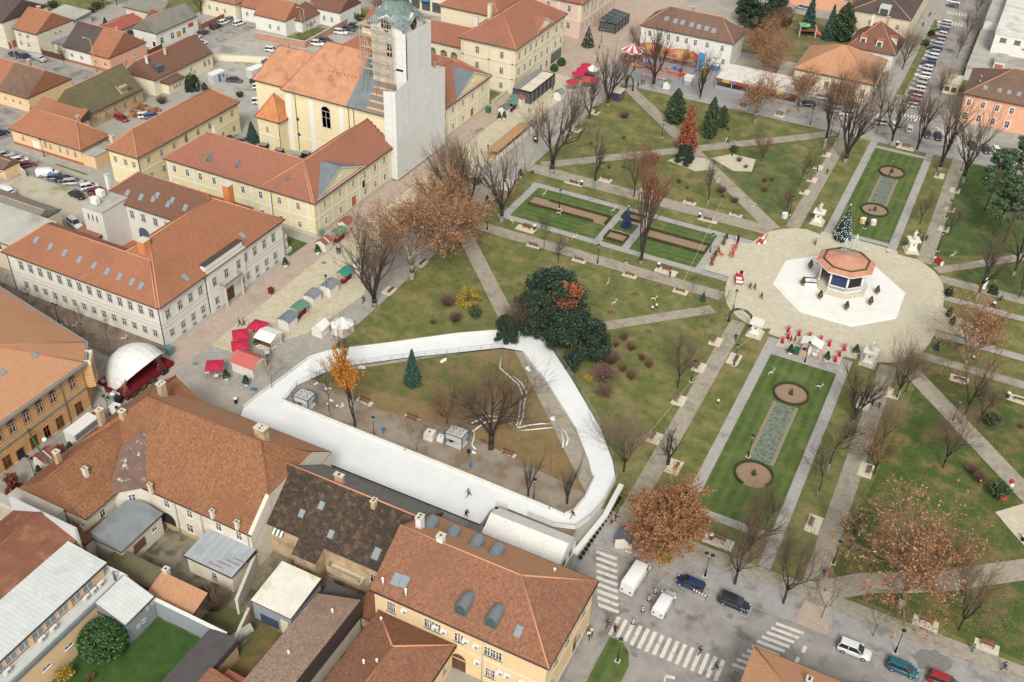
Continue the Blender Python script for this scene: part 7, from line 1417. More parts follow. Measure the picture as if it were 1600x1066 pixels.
#----------market huts,stalls,parasols----------
HW=rmat('m189',C(238,234,222),C(228,222,208),1.2)
def text_mesh(s,size,ext=.01):
 cu=bpy.data.curves.new('lettering','FONT');cu.body=s;cu.size=size;cu.extrude=ext;cu.align_x='CENTER'
 o=bpy.data.objects.new('lettering',cu);me=bpy.data.meshes.new_from_object(o);bpy.data.objects.remove(o);bpy.data.curves.remove(cu);return me
def hut(at,rz,lab,roofc,w=2.6,d=2.2,h=2.3,arch=False,open_side=True,stripe=False):
 t=tg('market_hut',lab,'market hut',(at[0],at[1],.03),rz,'market huts on the plaza');b=MB();b.bx(-w/2,-d/2,0,w/2,d/2,h*.82)
 if not arch:b.add([(-w/2,-d/2,h*.82),(-w/2,d/2,h*.82),(-w/2,0,h*.82+d*.3),(w/2,-d/2,h*.82),(w/2,d/2,h*.82),(w/2,0,h*.82+d*.3)],[(0,2,1),(3,4,5),(0,3,5,2),(1,2,5,4)])
 b.bd('wall',HW,t);b=MB();rm=[smat('hut_roof_%s'%roofc,*{'red':(C(166,96,84),C(150,84,74)),'grey':(C(142,146,148),C(128,134,138)),'blue':(C(122,136,146),C(110,126,136)),'green':(C(104,146,128),C(92,132,116)),'salmon':(C(206,110,98),C(196,100,90)),'white':(C(240,238,230),C(232,230,222)),'slate':(C(112,120,126),C(100,110,116))}[roofc],.5,0,.6),WHT]
 if arch:
  n=8;
  for k in range(n):
   t0,t1=PI*(.12+.76*k/n),PI*(.12+.76*(k+1)/n);r=d*.62;P=lambda tt,x,o=0:(x,-r*cos(tt),h*.82-.35+(r+o)*sin(tt)*.72)
   b.fc([P(t0,-w/2-.2),P(t0,w/2+.2),P(t1,w/2+.2),P(t1,-w/2-.2)],0);b.fc([P(t1,-w/2-.2,-.06),P(t1,w/2+.2,-.06),P(t0,w/2+.2,-.06),P(t0,-w/2-.2,-.06)],0)
 else:
  e=h*.82-.1;a=e+(d/2+.25)*.6+.06
  for sgn in(-1,1):
   q=[(-w/2-.2,sgn*(d/2+.25),e),(w/2+.2,sgn*(d/2+.25),e),(w/2+.2,0,a),(-w/2-.2,0,a)];b.fc(q if sgn<0 else q[::-1],0);b.fc([(x,y,z-.07)for x,y,z in(q[::-1]if sgn<0 else q)],1)
  if stripe:
   for sgn in(-1,1):b.add([(-.12,sgn*(d/2+.27),e+.02),(.12,sgn*(d/2+.27),e+.02),(.12,0,a+.02),(-.12,0,a+.02)],[(0,1,2,3)if sgn<0 else(3,2,1,0)],1)
 b.bd('roof',rm,t,uv=True)
 if open_side:b=MB();b.bx(-w/2+.2,d/2,.9,w/2-.2,d/2+.02,1.65,0);b.bx(-w/2+.1,d/2,.8,w/2-.1,d/2+.3,.9,1);b.bd('hatch',[fl('m190',C(86,70,58),.9),WOOD],t)
 return t
H_=PI/2
for a,lab,c,kw in(((-114.6,150.4),'white hut with red roof and white stripe beside the convent corner','red',dict(stripe=True)),((-115.3,159.3),'white hut with red roof in front of the convent door','red',{}),((-104.2,137.2),'white hut with curved grey roof beside the lamp on the plaza','grey',dict(arch=True,w=2.8,d=2.4)),((-105.1,132.8),'white hut with curved grey roof behind the golden tree','grey',dict(arch=True,w=2.6,d=2.3)),((-104.5,124.1),'white hut with curved blue grey roof next to the printed white stall','blue',dict(arch=True,w=2.8,d=2.4)),((-112.9,229.5),'white hut with slate grey roof at the north end of the plaza','slate',{}),((-112.4,237.7),'white hut with red roof beside the cafe pavilion','red',{}),((-102.3,223.8),'white hut with pale grey roof behind the twiggy tree','grey',{}),((-114.9,75.7),'white hut with red roof and white stripe in the narrow lane','red',dict(stripe=True,w=2.6,d=2.5)),((-28.4,103.8),'white hut with slate ridged roof under the orange tree','slate',dict(w=3.,d=2.6)),((-105,158.3),'white hut with brownish roof under the brown plane tree','red',{}),((-104.6,246.3),'pale hut with grey roof next to the bare plaza tree','grey',{}),((-81.5,268.9),'tiny white ticket hut with green roof by the funfair','green',dict(w=1.8,d=1.8)),((-103.4,147.1),'white hut hidden behind the many limbed tree','grey',dict(arch=True)),((-97.9,125.2),'white hut low behind the golden leaves','white',{})):
 hut(a,H_,lab,c,**kw)
def stall(at,rz,lab,col,w=2.8,d=1.9):
 t=tg('market_stall',lab,'market stall',(at[0],at[1],.03),rz,'market stalls with cloth roofs');b=MB()
 for x in(-w/2,w/2):
  for y in(-d/2,d/2):b.cyl(x,y,0,2.1,.035,6)
 b.bd('frame',DKM,t);b=MB();n=6
 for k in range(n):
  t0,t1=k/n,(k+1)/n;P=lambda f,x:(x,-d/2-.3+(d+.6)*f,2.05+.55*sin(PI*(.1+.8*f)))
  q=[P(t0,-w/2-.2),P(t0,w/2+.2),P(t1,w/2+.2),P(t1,-w/2-.2)];b.fc(q);b.fc([(x,y,z-.04)for x,y,z in q[::-1]])
 b.bd('canopy',col,t);b=MB();b.bx(-w/2,-.4,0,w/2,.4,.85,0)
 for k in range(7):b.bx(-w/2+.15+k*.36,-.3,.85,-w/2+.4+k*.36,.3,.98,1+k%2)
 b.bd('counter',[fl('m191',C(116,44,50),.8),fl('m192',C(176,84,70),.8),fl('m193',C(206,180,140),.8)],t)
TEAL=fl('m194',C(48,150,132),.7);GRN=fl('m195',C(100,142,120),.7)
for a,lab,m in(((-103.9,142.4),'stall with bright teal cloth roof near the many limbed tree',TEAL),((-113.9,154.7),'stall with green cloth roof between the two red roofed huts',GRN),((-104.6,128.1),'stall with sage green roof between the curved roof huts',GRN),((-112.2,232.9),'stall with green cloth roof at the north end of the plaza',GRN),((-113.2,235.9),'second green roofed stall near the cafe pavilion',GRN)):stall(a,H_,lab,m)
a=(-103.8,117.6);t=tg('drink_stall','white roofed stall with red and blue printed sides by the red parasols','market stall',(a[0],a[1],.03),0);b=MB();w,d=3.2,3.4
for x in(-w/2,w/2):
 for y in(-d/2,d/2):b.bx(x-.06,y-.06,0,x+.06,y+.06,2.4)
b.bd('frame',fl('m196',C(186,60,58),.6),t);b=MB();b.fc([(-w/2-.3,-d/2-.3,2.4),(w/2+.3,-d/2-.3,2.4),(w/2+.3,0,3.0),(-w/2-.3,0,3.0)]);b.fc([(w/2+.3,d/2+.3,2.4),(-w/2-.3,d/2+.3,2.4),(-w/2-.3,0,3.),(w/2+.3,0,3.)]);b.bx(-w/2-.3,-d/2-.3,2.3,w/2+.3,d/2+.3,2.4);b.bd('roof',TNT,t)
PR=NT('printed_banner');v=PR.n('ShaderNodeTexVoronoi');v.inputs['Scale'].default_value=2.6;PR.l(PR.co(),v.inputs['Vector']);PR=PR.out(PR.mix(PR.ramp(v.outputs['Distance'],.2,.5),PR.mix(PR.ramp(PR.noise(1.5),.45,.55),C(196,70,64),C(70,80,140)),C(236,226,216)),.7)
b=MB();b.bx(-w/2,-d/2-.03,0,w/2,-d/2+.03,1.05);b.bx(w/2-.03,-d/2,0,w/2+.03,d/2,1.05);b.bx(w/2-.03,-d/2,1.25,w/2+.03,d/2,2.2);b.bd('banner',PR,t);b=MB();b.bx(-w/2+.3,-d/2+.3,0,w/2-.3,d/2-.3,.95);b.bd('counter',WOOD,t)
a=(-101.2,113.7);b=MB();b.lt([(.42,0),(.42,1.2),(.46,1.2)],14,0);b.lt([(.36,1.2),(.36,1.9)],12,1);b.lt([(.7,1.9),(.45,2.3),(.05,2.5)],12,2);tg('advert_column','round poster column beside the printed white stall','column',(a[0],a[1],.03),0,None,b.mesh('advert_column',[WHT,fl('m197',C(90,70,84),.7),fl('m198',C(170,186,176),.6)]))
a=(-102.5,110.2);t=hut(a,0,'large stall with salmon red cloth roof and net curtain side on the plaza','salmon',4.6,3.8,2.7);t['category']='market stall';t.name='market_stall';t['group']='market stalls with cloth roofs'
b=MB();b.bx(2.32,-1.8,.1,2.36,1.8,2.3);b.bd('net_curtain',rmat('m199',C(222,214,194),C(188,168,130),3),t)
t=tg('snack_tent','white peaked snack tent with red printed side right of the golden tree','tent',(-94.5,127.4)+(.03,));b=MB();b.bx(-1.5,-1.5,0,1.5,1.5,2.1);b.bd('side_wall',HW,t);b=MB();b.lt([(2.2,2.1),(1.1,2.7),(.05,3.6)],8,0,smooth=False,phase=PI/8);b.bd('roof',TNT,t);b=MB();b.bx(1.5,-.7,.2,1.54,.7,2.);b.bd('banner',PR,t)
def prs(at,rz,lab,col,r=1.5,h=2.4,sq=True,grp='red parasols'):
 t=tg('parasol',lab,'parasol',(at[0],at[1],.03),rz,grp);b=MB();b.cyl(0,0,0,h+.3,.03,6);b.bx(-.3,-.3,0,.3,.3,.08);b.bd('pole',WHT,t);b=MB();n=4 if sq else 8;p=[(r*1.41*cos(PI/4+2*PI*k/n),r*1.41*sin(PI/4+2*PI*k/n))for k in range(n)]if sq else[(r*cos(2*PI*k/n),r*sin(2*PI*k/n))for k in range(n)]
 for k in range(n):j=(k+1)%n;b.fc([p[k]+(h,),p[j]+(h,),(0,0,h+.5)]);b.fc([p[j]+(h-.03,),p[k]+(h-.03,),(0,0,h+.46)]);b.fc([p[k]+(h-.18,),p[j]+(h-.18,),p[j]+(h,),p[k]+(h,)])
 b.bd('canopy',col,t)
CR=fl('m200',C(196,34,72),.7);RD=fl('m201',C(206,74,72),.7)
for a,rz,lab in(((-107.3,119),.1,'crimson parasol nearest the walking group'),((-108.3,115.3),.75,'crimson parasol, middle one of the row'),((-106.3,112.6),.75,'crimson parasol touching the salmon roof'),((-106.4,105.8),.6,'crimson parasol beside the white tables')):prs(a,rz,lab,CR,grp='crimson parasols')
for a,lab in(((-105.2,266.4),'red parasol furthest from the white peaked tent'),((-105,263.1),'red parasol second in the row by the palace'),((-104.9,259.7),'red parasol third in the row by the palace'),((-103.8,253.4),'red parasol closest to the cafe')):prs(a,0,lab,CR,1.9,2.5,False)
prs((-100.3,257.6),.2,'square bright red canopy beside the white peaked tent',RD,2.1,2.5)
t=tg('peaked_tent','small white peaked tent among the red parasols','tent',(-103.1,265.3)+(.03,));b=MB();b.lt([(2.3,2.2),(1.,2.8),(.05,3.6)],4,0,smooth=False,phase=PI/4);b.bd('roof',TNT,t);b=MB();[b.cyl(x,y,0,2.2,.04,6)for x in(-1.5,1.5)for y in(-1.5,1.5)];b.bx(-1.4,-1.4,0,1.4,-.9,1,0);b.bd('frame',DKM,t)
TB=MB();TB.bx(-.35,-.35,1.02,.35,.35,1.07)
for x in(-.28,.28):
 for y in(-.28,.28):TB.bx(x-.03,y-.03,0,x+.03,y+.03,1.02,1)
TBm=TB.mesh('table',[WHT,fl('m202',C(206,170,130),.7)])
for a,lab in(((-107.4,105),'white high table at the outer end of the three'),((-105.5,105),'white high table in the middle of the three'),((-105.8,107),'white high table closest to the salmon stall')):tg('table',lab,'table',(a[0],a[1],.03),.5,'white high tables',TBm)
TR=MB();TR.lt([(.4,.98),(.42,1.04)],14,0);TR.cyl(0,0,0,.98,.04,6,1);TR.lt([(.25,0),(.24,.05)],10,1);TRm=TR.mesh('round_table',[WHT,DKM])
for a,lab in(((-108.9,119.5),'round white table below the first crimson parasol'),((-108.5,116.5),'round white table beside the middle crimson parasol'),((-109.3,116.1),'small round white table left of its twin under the parasol')):tg('round_table',lab,'table',(a[0],a[1],.03),0,'round white tables',TRm)
for a,lab in(((-105.4,116),'potted dark tree at the corner of the printed stall'),((-104,105.7),'potted dark tree by the white tables'),((-100,106.1),'potted dark tree before the net curtain'),((-114.4,147.6),'potted dark tree beside the red striped hut'),((-117.1,140.3),'potted dark tree at the end of the white palace'),((-93.9,183.9),'dark potted tree above the lamp on the plaza edge'),((-93.2,199.3),'potted dark fir at the start of the grey slab path'),((-112.7,77.5),'potted dark fir beside the lane garland'),((-113.8,86.6),'potted dark shrub under the russet hanging plant'),((-113.3,79.3),'second potted fir behind the lane garland'),((-113.5,73.1),'potted fir behind the lane hut'),((-112.1,225.2),'potted fir at the slate roofed hut'),((-111.2,226.3),'second potted fir at the slate roofed hut'),((-18.9,162.3),'potted dark cone tree left of the white bar'),((-12.4,163.5),'potted dark cone tree right of the white bar'),((-8.1,168.3),'dark potted cone tree at the corner of the grey path'),((-93.4,183.3),'potted ball tree near the brick hut')):ptd(a,lab,'white',1.25,.05,'potted dark trees')
for i,(a,lab)in enumerate((((-41.8,196.4),'top of the row by the red chairs'),((-41.6,193.9),'second in the row by the red chairs'),((-41.6,190.1),'third in the row by the red chairs'),((-41.7,188.2),'fourth in the row by the red chairs'),((-41.6,186.4),'rusty one in the row by the red chairs'),((-41.3,184.5),'last in the row by the red chairs'))):ptd(a,'potted shrub '+lab,'rusty' if i in(2,4,5)else 'terracotta',.9,.06,'potted shrubs along the flower bed path')
BT_=MB();BT_.lt([(.34,0),(.2,.45),(.17,.65),(.26,.98),(.36,1.08)],14,0);BT_.lt([(.37,1.08),(.36,1.12)],14,1);BTm=BT_.mesh('bar_table',[fl('m203',C(176,22,66),.7),fl('m204',C(224,92,124),.7)])
for a,lab in(((-21,169.2),'pink bar table at the far left tip'),((-20.5,167.1),'pink bar table left, middle of three close ones'),((-21.1,165.2),'pink bar table lowest left'),((-18.9,169.1),'pink bar table alone left of the white bar'),((-16.9,169.3),'pink bar table behind the white bar, left'),((-14.8,169.2),'pink bar table behind the white bar, right'),((-13,168.7),'pink bar table right beside the white bar'),((-10.2,168.7),'pink bar table at the far right tip'),((-10.6,166.3),'pink bar table right, middle of three close ones'),((-10.9,164.3),'pink bar table lowest right')):tg('bar_table',lab,'bar table',(a[0],a[1],.1),0,'pink bar tables round the white bar',BTm,1.15)
a=(-15.7,163.5);t=tg('bar_stand','white gabled bar stand with fridges at the edge of the plaza','bar',(a[0],a[1]+1.2,.1));b=MB()
b.fc([(-2.0,-1.2,2.3),(0,-1.2,3.0),(0,1.4,3.0),(-2.0,1.4,2.3)]);b.fc([(2.0,-1.2,2.3),(2.0,1.4,2.3),(0,1.4,3.0),(0,-1.2,3.0)]);b.fc([(-2.0,-1.2,2.22),(-2.0,1.4,2.22),(0,1.4,2.92),(0,-1.2,2.92)]);b.fc([(2.0,-1.2,2.22),(0,-1.2,2.92),(0,1.4,2.92),(2.0,1.4,2.22)]);b.bd('roof',TNT,t);b=MB();b.bx(-1.7,1.0,0,1.7,1.2,2.3,0);[b.bx(x-.05,y-.05,0,x+.05,y+.05,2.3,1)for x in(-1.75,1.75)for y in(-1.1,1.2)];b.bx(-1.7,-.1,0,1.7,1.0,.06,0);b.bx(-1.3,-.9,.06,-.8,-.3,1.1,2);b.bx(-.4,-.6,.06,.2,.2,1.4,0);b.bd('frame',[WHT,fl('m196',C(186,60,58),.6),fl('m205',C(50,64,110),.5)],t);b=MB();b.lt([(.5,.9),(.5,.96)],14);b.cyl(1*0,0,0,.9,.05,6);b.bd('table',WHT,t,(1.0,-1.3,0));b=MB();b.bx(-1.9,-1.5,0,-.5,-1.1,.9);b.bd('counter',fl('m202',C(206,170,130),.7),t)
for a,lab in(((-19.7,165.3),'folded dark red parasol left of the white bar'),((-19,165.7),'second folded dark red parasol left of the white bar')):b=MB();b.cyl(0,0,0,1.,.03,6,1);b.lt([(.1,.9),(.2,1.2),(.05,2.3)],8,0);tg('parasol',lab,'parasol',(a[0],a[1],.1),0,'folded parasols',b.mesh('folded_parasol',[fl('m206',C(140,36,44),.8),DKM]))
def bxs(name,lab,cat,at,parts,mats,rz=0,sc=1,z=.1,grp=None):
 b=MB()
 for q in parts:
  if q[0]=='b':b.bx(*q[1:7],q[7])
  elif q[0]=='s':b.ball(q[1:4],q[4],q[5],q[6],10,q[7])
  elif q[0]=='t':b.tb(q[1],q[2],6,q[3])
 return tg(name,lab,cat,(at[0],at[1],z),rz,grp,b.mesh(name,mats),sc)
REDP=fl('m207',C(190,50,50),.6);
bxs('sleigh','red and white wooden sleigh seat facing the bandstand','sleigh',(-34.4,181.2),[('b',-.8,-.6,.35,.8,.6,.5,0),('b',-.8,-.6,.5,-.7,.6,1.3,0),('b',-.7,-.65,.5,.8,-.55,.95,0),('b',-.7,.55,.5,.8,.65,.95,0),('b',.7,-.6,.5,.8,.6,.9,1),('t',[(-1,-.5,.1),(1.1,-.5,.1),(1.5,-.5,.5)],.05,1),('t',[(-1,.5,.1),(1.1,.5,.1),(1.5,.5,.5)],.05,1),('b',-.6,-.5,.5,-.2,.5,.75,1)],[REDP,WHT],-1.2,1.3)
bxs('parcel_stack','white parcels standing behind the red sleigh','decoration',(-34.8,184.1),[('b',-.6,-.4,0,.6,.4,.8,0),('b',-.3,-.42,.8,.4,.3,1.1,1)],[WHT,DKM],.2)
for i,(x,y)in enumerate(((340,265),(330,300),(305,345),(300,375),(190,360))):bxs('armchair',('red cushioned beech chair at the top of the row of four','red cushioned beech chair second in the row of four','red cushioned beech chair third in the row of four','red cushioned beech chair last in the row of four','red cushioned beech chair standing apart from the row')[i],'chair',(((-39.2,194.5)),((-39,193.1)),((-38.9,191.2)),((-38.7,190.1)),((-40.7,189.6)))[i],[('b',-.35,-.35,.4,.35,.35,.55,0),('b',-.35,.28,.5,.35,.38,1.05,0),('t',[(-.4,-.4,0),(-.4,-.35,.75),(-.4,.4,.8)],.035,1),('t',[(.4,-.4,0),(.4,-.35,.75),(.4,.4,.8)],.035,1),('t',[(-.4,.45,0),(-.4,.38,1.0)],.035,1),('t',[(.4,.45,0),(.4,.38,1.)],.035,1)],[fl('m208',C(214,84,88),.8),fl('m202',C(206,170,130),.7)],-1.0 if i<4 else 1.9,1.1,.1,'red cushioned chairs on the plaza')
bxs('figure_stand','dark upright figure board behind the red chairs','decoration',(-39.2,196.2),[('b',-.3,-.1,0,.3,.1,1.8,0),('s',0,0,2.0,.28,.2,.3,0),('b',-.4,-.12,0,-.3,.1,1.9,1)],[DKM,WHT],.3)
bxs('snow_rider','red and white toy figure with raised red poles at the plaza edge','decoration',(-34.6,198.5),[('s',0,0,.8,.5,.45,.6,0),('s',.1,0,1.5,.35,.35,.35,1),('s',-.2,0,1.9,.4,.35,.25,0),('s',.55,.1,.5,.4,.35,.45,1),('t',[(.5,-.2,1.3),(.9,-.2,2.6)],.07,0),('t',[(-.5,.1,.9),(-.9,.2,0)],.08,0),('s',-.35,-.2,.3,.3,.5,.25,1)],[REDP,WHT],.3,1.15)
bxs('wooden_seat','red slatted seat with white ends east of the plaza','bench',(0.8,210.3),[('b',-1,-.3,.35,1,.3,.5,0),('b',-1,.25,.5,1,.35,1.0,0),('b',-1.05,-.35,0,-.95,.35,.9,1),('b',.95,-.35,0,1.05,.35,.9,1),('b',-.9,-.25,.5,.9,-.2,.75,0)],[REDP,WHT],-.7,1.1)
for a,lab,c in(((-17,219.8),'yellow gift box decoration before the round bed',C(226,176,60)),((-14.8,220.1),'pale pink gift decoration before the round bed',C(220,180,170)),((-33.2,212.9),'silver wire gift at the north plaza edge',C(190,196,190))):bxs('gift_decoration',lab,'decoration',a,[('b',-.5,-.5,0,.5,.5,.8,0),('b',-.55,-.1,0,.55,.1,.84,1),('b',-.1,-.55,0,.1,.55,.845,1),('s',.2,0,1,.3,.15,.2,1),('s',-.2,0,1,.3,.15,.2,1)],[fl('gift_%d'%int(c[0]*999),c,.6),WHT],.4,1.2,.08)
bxs('fir_heap','dark green little fir between the two gift boxes','decoration',(-15.9,219.4),[('s',0,0,.6,.5,.5,.7,0),('t',[(0,0,0),(0,0,2.2)],.06,0)],[TG[0]],0,1,.08)
a=(10.6,204.8);t=tg('banner_stand','white upright banner with a red cross in front of the forked tree','banner',(a[0],a[1],.08),.1);b=MB();b.bx(-.5,-.05,.2,.5,.05,2.6,0);b.bx(-.6,-.2,0,.6,.2,.2,0);b.bd('board',WHT,t);b=MB();b.bx(-.09,-.07,1.5,.09,-.05,2.1);b.bx(-.3,-.07,1.71,-.09,-.05,1.89);b.bx(.09,-.07,1.71,.3,-.05,1.89);b.bd('red_cross',REDP,t)
def deer(at,lab,rz,sc=1.):
 parts=[('t',[(-.5,-.12,0),(-.45,-.1,.7)],.035,0),('t',[(-.5,.12,0),(-.45,.1,.7)],.035,0),('t',[(.45,-.12,0),(.4,-.1,.7)],.035,0),('t',[(.45,.12,0),(.4,.1,.7)],.035,0),('s',0,0,.8,.5,.13,.13,0),('t',[(.42,0,.85),(.62,0,1.3)],.08,0),('s',.72,0,1.38,.2,.09,.1,0),('t',[(.6,-.05,1.42),(.5,-.2,1.75),(.66,-.3,1.9)],.022,0),('t',[(.6,.05,1.42),(.5,.2,1.75),(.66,.3,1.9)],.022,0),('t',[(-.55,0,.85),(-.66,0,.7)],.035,0)]
 bxs('reindeer_figure',lab,'reindeer figure',at,parts,[fl('m209',C(222,216,198),.6)],rz,sc,.06,'white reindeer light figures')
for a,rz,lab in(((-20.4,154.4),.9,'white deer on the long bed lawn at its top left'),((-11.8,154.6),.1,'white deer on the long bed lawn right of the round bed'),((-84.5,194.1),1.2,'white deer in the patchy flower bed'),((-77.9,187.8),0,'white deer below the patchy flower bed hedge'),((-70.6,179.8),.5,'white deer on the strip above the lower long path'),((-85.4,179.4),2.8,'white deer by the stout bare tree'),((-67.8,195.2),1.,'small white deer at the corner of the patchy bed lawn'),((3.1,214.2),.7,'white deer behind the red slatted seat'),((-139.5,104),2.9,'white deer first along the white palace'),((-137.8,104.2),.4,'white deer second along the white palace'),((11.6,195.3),.3,'white deer under the plane at the plaza edge'),((7.9,256),.5,'white deer on the path among the pines'),((-57.5,167),1.5,'white deer on the lawn below the third bench'),((-47.4,166.2),.2,'white deer on the lawn near two white lights'),((-53.7,160.9),1.,'white deer on the lawn beside the mulch ring'),((-51.4,220.3),1.,'white deer beside the grey twig shrub'),((-127.3,105.6),.5,'white deer behind the stage dome'),((-40.7,213),.7,'white deer at the tip of the brown lawn')):deer(a,lab,rz,.9)
for i,(a,lab)in enumerate((((-46.5,163.4),'small white floodlight left of its twin on the lawn'),((-46.1,164.6),'small white floodlight right of its twin on the lawn'),((-26.4,142.1),'white floodlight by the leaning pollard'),((-9.6,209.2),'small white box at the grey path mouth'),((11.9,178.1),'white chair like figure on the small lawn'))):bxs('ground_light',lab,'light',a,[('b',-.15,-.15,0,.15,.15,.35,0),('b',-.2,-.1,.35,.2,.1,.75,1)],[DKM,WHT],.3*i)
for i,(a,lab)in enumerate((((-53.1,158.4),'reddish mulch ring with a tiny stake below the yew lawn'),((-51.3,166.6),'reddish mulch ring in the middle of the lawn'),((-48.2,171.7),'reddish mulch ring above the white lights'),((-44.5,155.9),'reddish mulch ring below the diagonal path'),((-68.9,220.5),'reddish mulch ring at the top of the red leafed tree'),((5.4,110.9),'reddish mulch ring round the staked sapling'),((-56.1,164.5),'faint mulch ring by a white deer'))):b=MB();b.lt([(.75,0),(.6,.08),(.1,.12)],14,0);b.cyl(.1,0,0,1.2,.04,5,1);tg('mulch_ring',lab,'mulch ring',(a[0],a[1],.04),0,'mulch rings of young trees',b.mesh('mulch_ring',[rmat('m210',C(130,104,82),C(112,90,70),5),WOOD]))
def arch(at,rz,w,h,lab):
 t=tg('garland_arch',lab,'arch',(at[0],at[1],.05),rz);b=MB();pts=[(-w/2,0,0),(-w/2,0,h*.45)]+[(-w/2*cos(PI*k/12),0,h*.45+h*.55*sin(PI*k/12))for k in range(1,12)]+[(w/2,0,h*.45),(w/2,0,0)];b.tb(pts,.24,7);r=random.Random(2)
 for p in pts:
  for _ in range(14):leaf(b,Vector(p)+rvec(r)*.3,.22,r,1)
 b.bd('garland',GARL,t);b=MB()
 for p in pts[::2]:b.ball((p[0],-.25,p[2]),.07,n=6)
 b.bd('lights',WHT,t)
arch((-29.9,166.9),0,4.4,3.6,'dark fir garland arch over the wide west path at the plaza');arch((-90.6,263.2),-.75,4.2,3.6,'dark fir garland arch at the north end of the park by the funfair')
bxs('plush_figure','small white figure at the foot of the garland arch','decoration',(-32.3,167.4),[('s',0,0,.4,.35,.3,.4,0),('s',0,0,.95,.25,.22,.25,0)],[WHT])
t=tg('stage','dark red open air stage under a white faceted dome','stage',(-118.4,99.2,.03));b=MB();b.bx(-3.6,-5.6,0,3.6,5.4,.95,0);b.bd('deck',[rmat('m211',C(128,22,34),C(112,18,30),.8)],t);b=MB();n1,n2=12,8
def dm(i,j):a=PI*i/n1;e=rad(48+130*j/n2);q=5.4*sin(a);return(.8+q*cos(e),-.2-5.4*cos(a),.97+q*sin(e))
for i in range(n1):
 for j in range(n2):
  q=[dm(i,j),dm(i+1,j),dm(i+1,j+1),dm(i,j+1)]
  if(i+j)%2:b.fc([q[0],q[1],q[2]]);b.fc([q[0],q[2],q[3]])
  else:b.fc([q[0],q[1],q[3]]);b.fc([q[1],q[2],q[3]])
sh=b.bd('dome',rmat('m212',C(234,234,228),C(220,220,214),.3,fine=2),t);sm_=sh.modifiers.new('thick','SOLIDIFY');sm_.thickness=.06;b=MB();b.tb([dm(i,0)for i in range(n1+1)],.12,6);b.bd('arch_rim',WHT,t);b=MB();[b.bx(3.6,y,.0,3.95,y+1.2,.25*k+.2)for k,y in((0,2.4),(1,2.4),(2,2.4))];b.bd('steps',BLACK,t)
b=MB()
for x,y in((-2.6,-4.9),(-.8,-5.2)):b.bx(x-.3,y-.3,.95,x+.3,y+.3,1.35)
b.bd('ballast',STN,t)
for i,(a,lab)in enumerate((((-114.5,94.8),'planter box with mixed greens at the stage corner'),((-114.6,96.9),'planter box second along the stage front'),((-114.6,99.2),'planter box third along the stage front'),((-114.6,102),'planter box beside the stage steps'))):
 t2=tg('planter_box',lab,'planter',(a[0],a[1],.03),0,'planter boxes before the stage');b=MB();b.bx(-.4,-.6,0,.4,.6,.45);b.bd('box',DKM,t2);b=MB();r=random.Random(i);[leaf(b,Vector((r.uniform(-.45,.45),r.uniform(-.6,.6),.45+.4*r.random())),.25,r,3)for _ in range(90)];b.bd('plants',LEAF['buxus'],t2)
def angel(at,lab,rz):
 b=MB();WI=0
 for k in range(10):a_=2*PI*k/10;b.tb([(.75*cos(a_),.75*sin(a_)*.4,0),(.18*cos(a_),.1*sin(a_),1.9),(.25*cos(a_),.15*sin(a_),2.4)],.03,4,0)
 for z,q in((.1,.75),(.7,.55),(1.3,.36),(1.9,.2)):b.tb([(q*cos(2*PI*k/14),q*.4*sin(2*PI*k/14),z)for k in range(15)],.025,4,0)
 for s in(-1,1):
  for k in range(5):b.tb([(s*.15,.1,1.9),(s*(.5+.12*k),.15,2.6-.3*k)],.03,4,0)
 b.ball((0,0,2.65),.22,n=8,m=1);tg('angel_figure',lab,'angel figure',(at[0],at[1],1.0),rz,'wire angels on the stage',b.mesh('angel_figure',[fl('m213',C(206,150,130),.6),WHT]))
angel((-115.5,93.9),'copper wire angel at the lane end of the stage',1.57);angel((-115.6,102.2),'copper wire angel with white head at the plaza end of the stage',1.57)
bxs('loudspeaker','black loudspeaker with covers beside the stage','loudspeaker',(-115.8,92.3),[('b',-.5,-.5,0,.5,.5,1.1,0),('b',-.52,-.3,.3,-.5,.3,.9,1)],[BLACK,WHT],.2);bxs('equipment_case','grey equipment case under a cloth beside the stage','case',(-117.4,92.6),[('b',-.6,-.5,0,.6,.5,.9,0),('s',0,0,.95,.5,.4,.2,1)],[FR['grey'],WHT],.1)
b=MB();[b.bx(-3.4+k*1.75,-.02,0,-1.75+k*1.75,.02,1.0,k%2)for k in range(4)];tg('banner','white and wine red stage banner on the lane side','banner',(-118.2,93.3,.05),0,None,b.mesh('banner',[WHT,fl('m191',C(116,44,50),.8)]))
a=(-114.2,82.3);t=tg('food_trailer','white food trailer with a red langos sign in the lane','trailer',(-114.6,83.2,.05));b=MB();b.bx(-1.15,-2.6,.45,1.15,2.6,2.55);b.bd('body',rmat('m214',C(236,236,228),C(226,226,218),.6,rough=.5),t);b=MB();b.bx(-1.2,-2.65,2.55,1.2,2.65,2.65);b.bd('roof',WHT,t);b=MB();b.bx(1.15,-2.4,1.35,1.17,2.4,2.35);b.bd('shutter',FR['grey'],t);b=MB();b.bx(1.15,-2.6,.45,1.18,2.6,1.25);b.bd('sign_panel',fl('m215',C(232,206,190),.7),t)
lt=put('lettering',text_mesh('LANGOŠ',.85),t,(1.2,-.1,.55));lt.rotation_euler=(PI/2,0,PI/2);lt.data.materials.append(fl('m216',C(160,60,48),.7))
for y in(-1.4,1.4):
 for x in(-1.,1.):b=MB();b.tb([(x-.1,y,.32),(x+.1,y,.32)],.32,12);b.bd('wheel',BLACK,t)
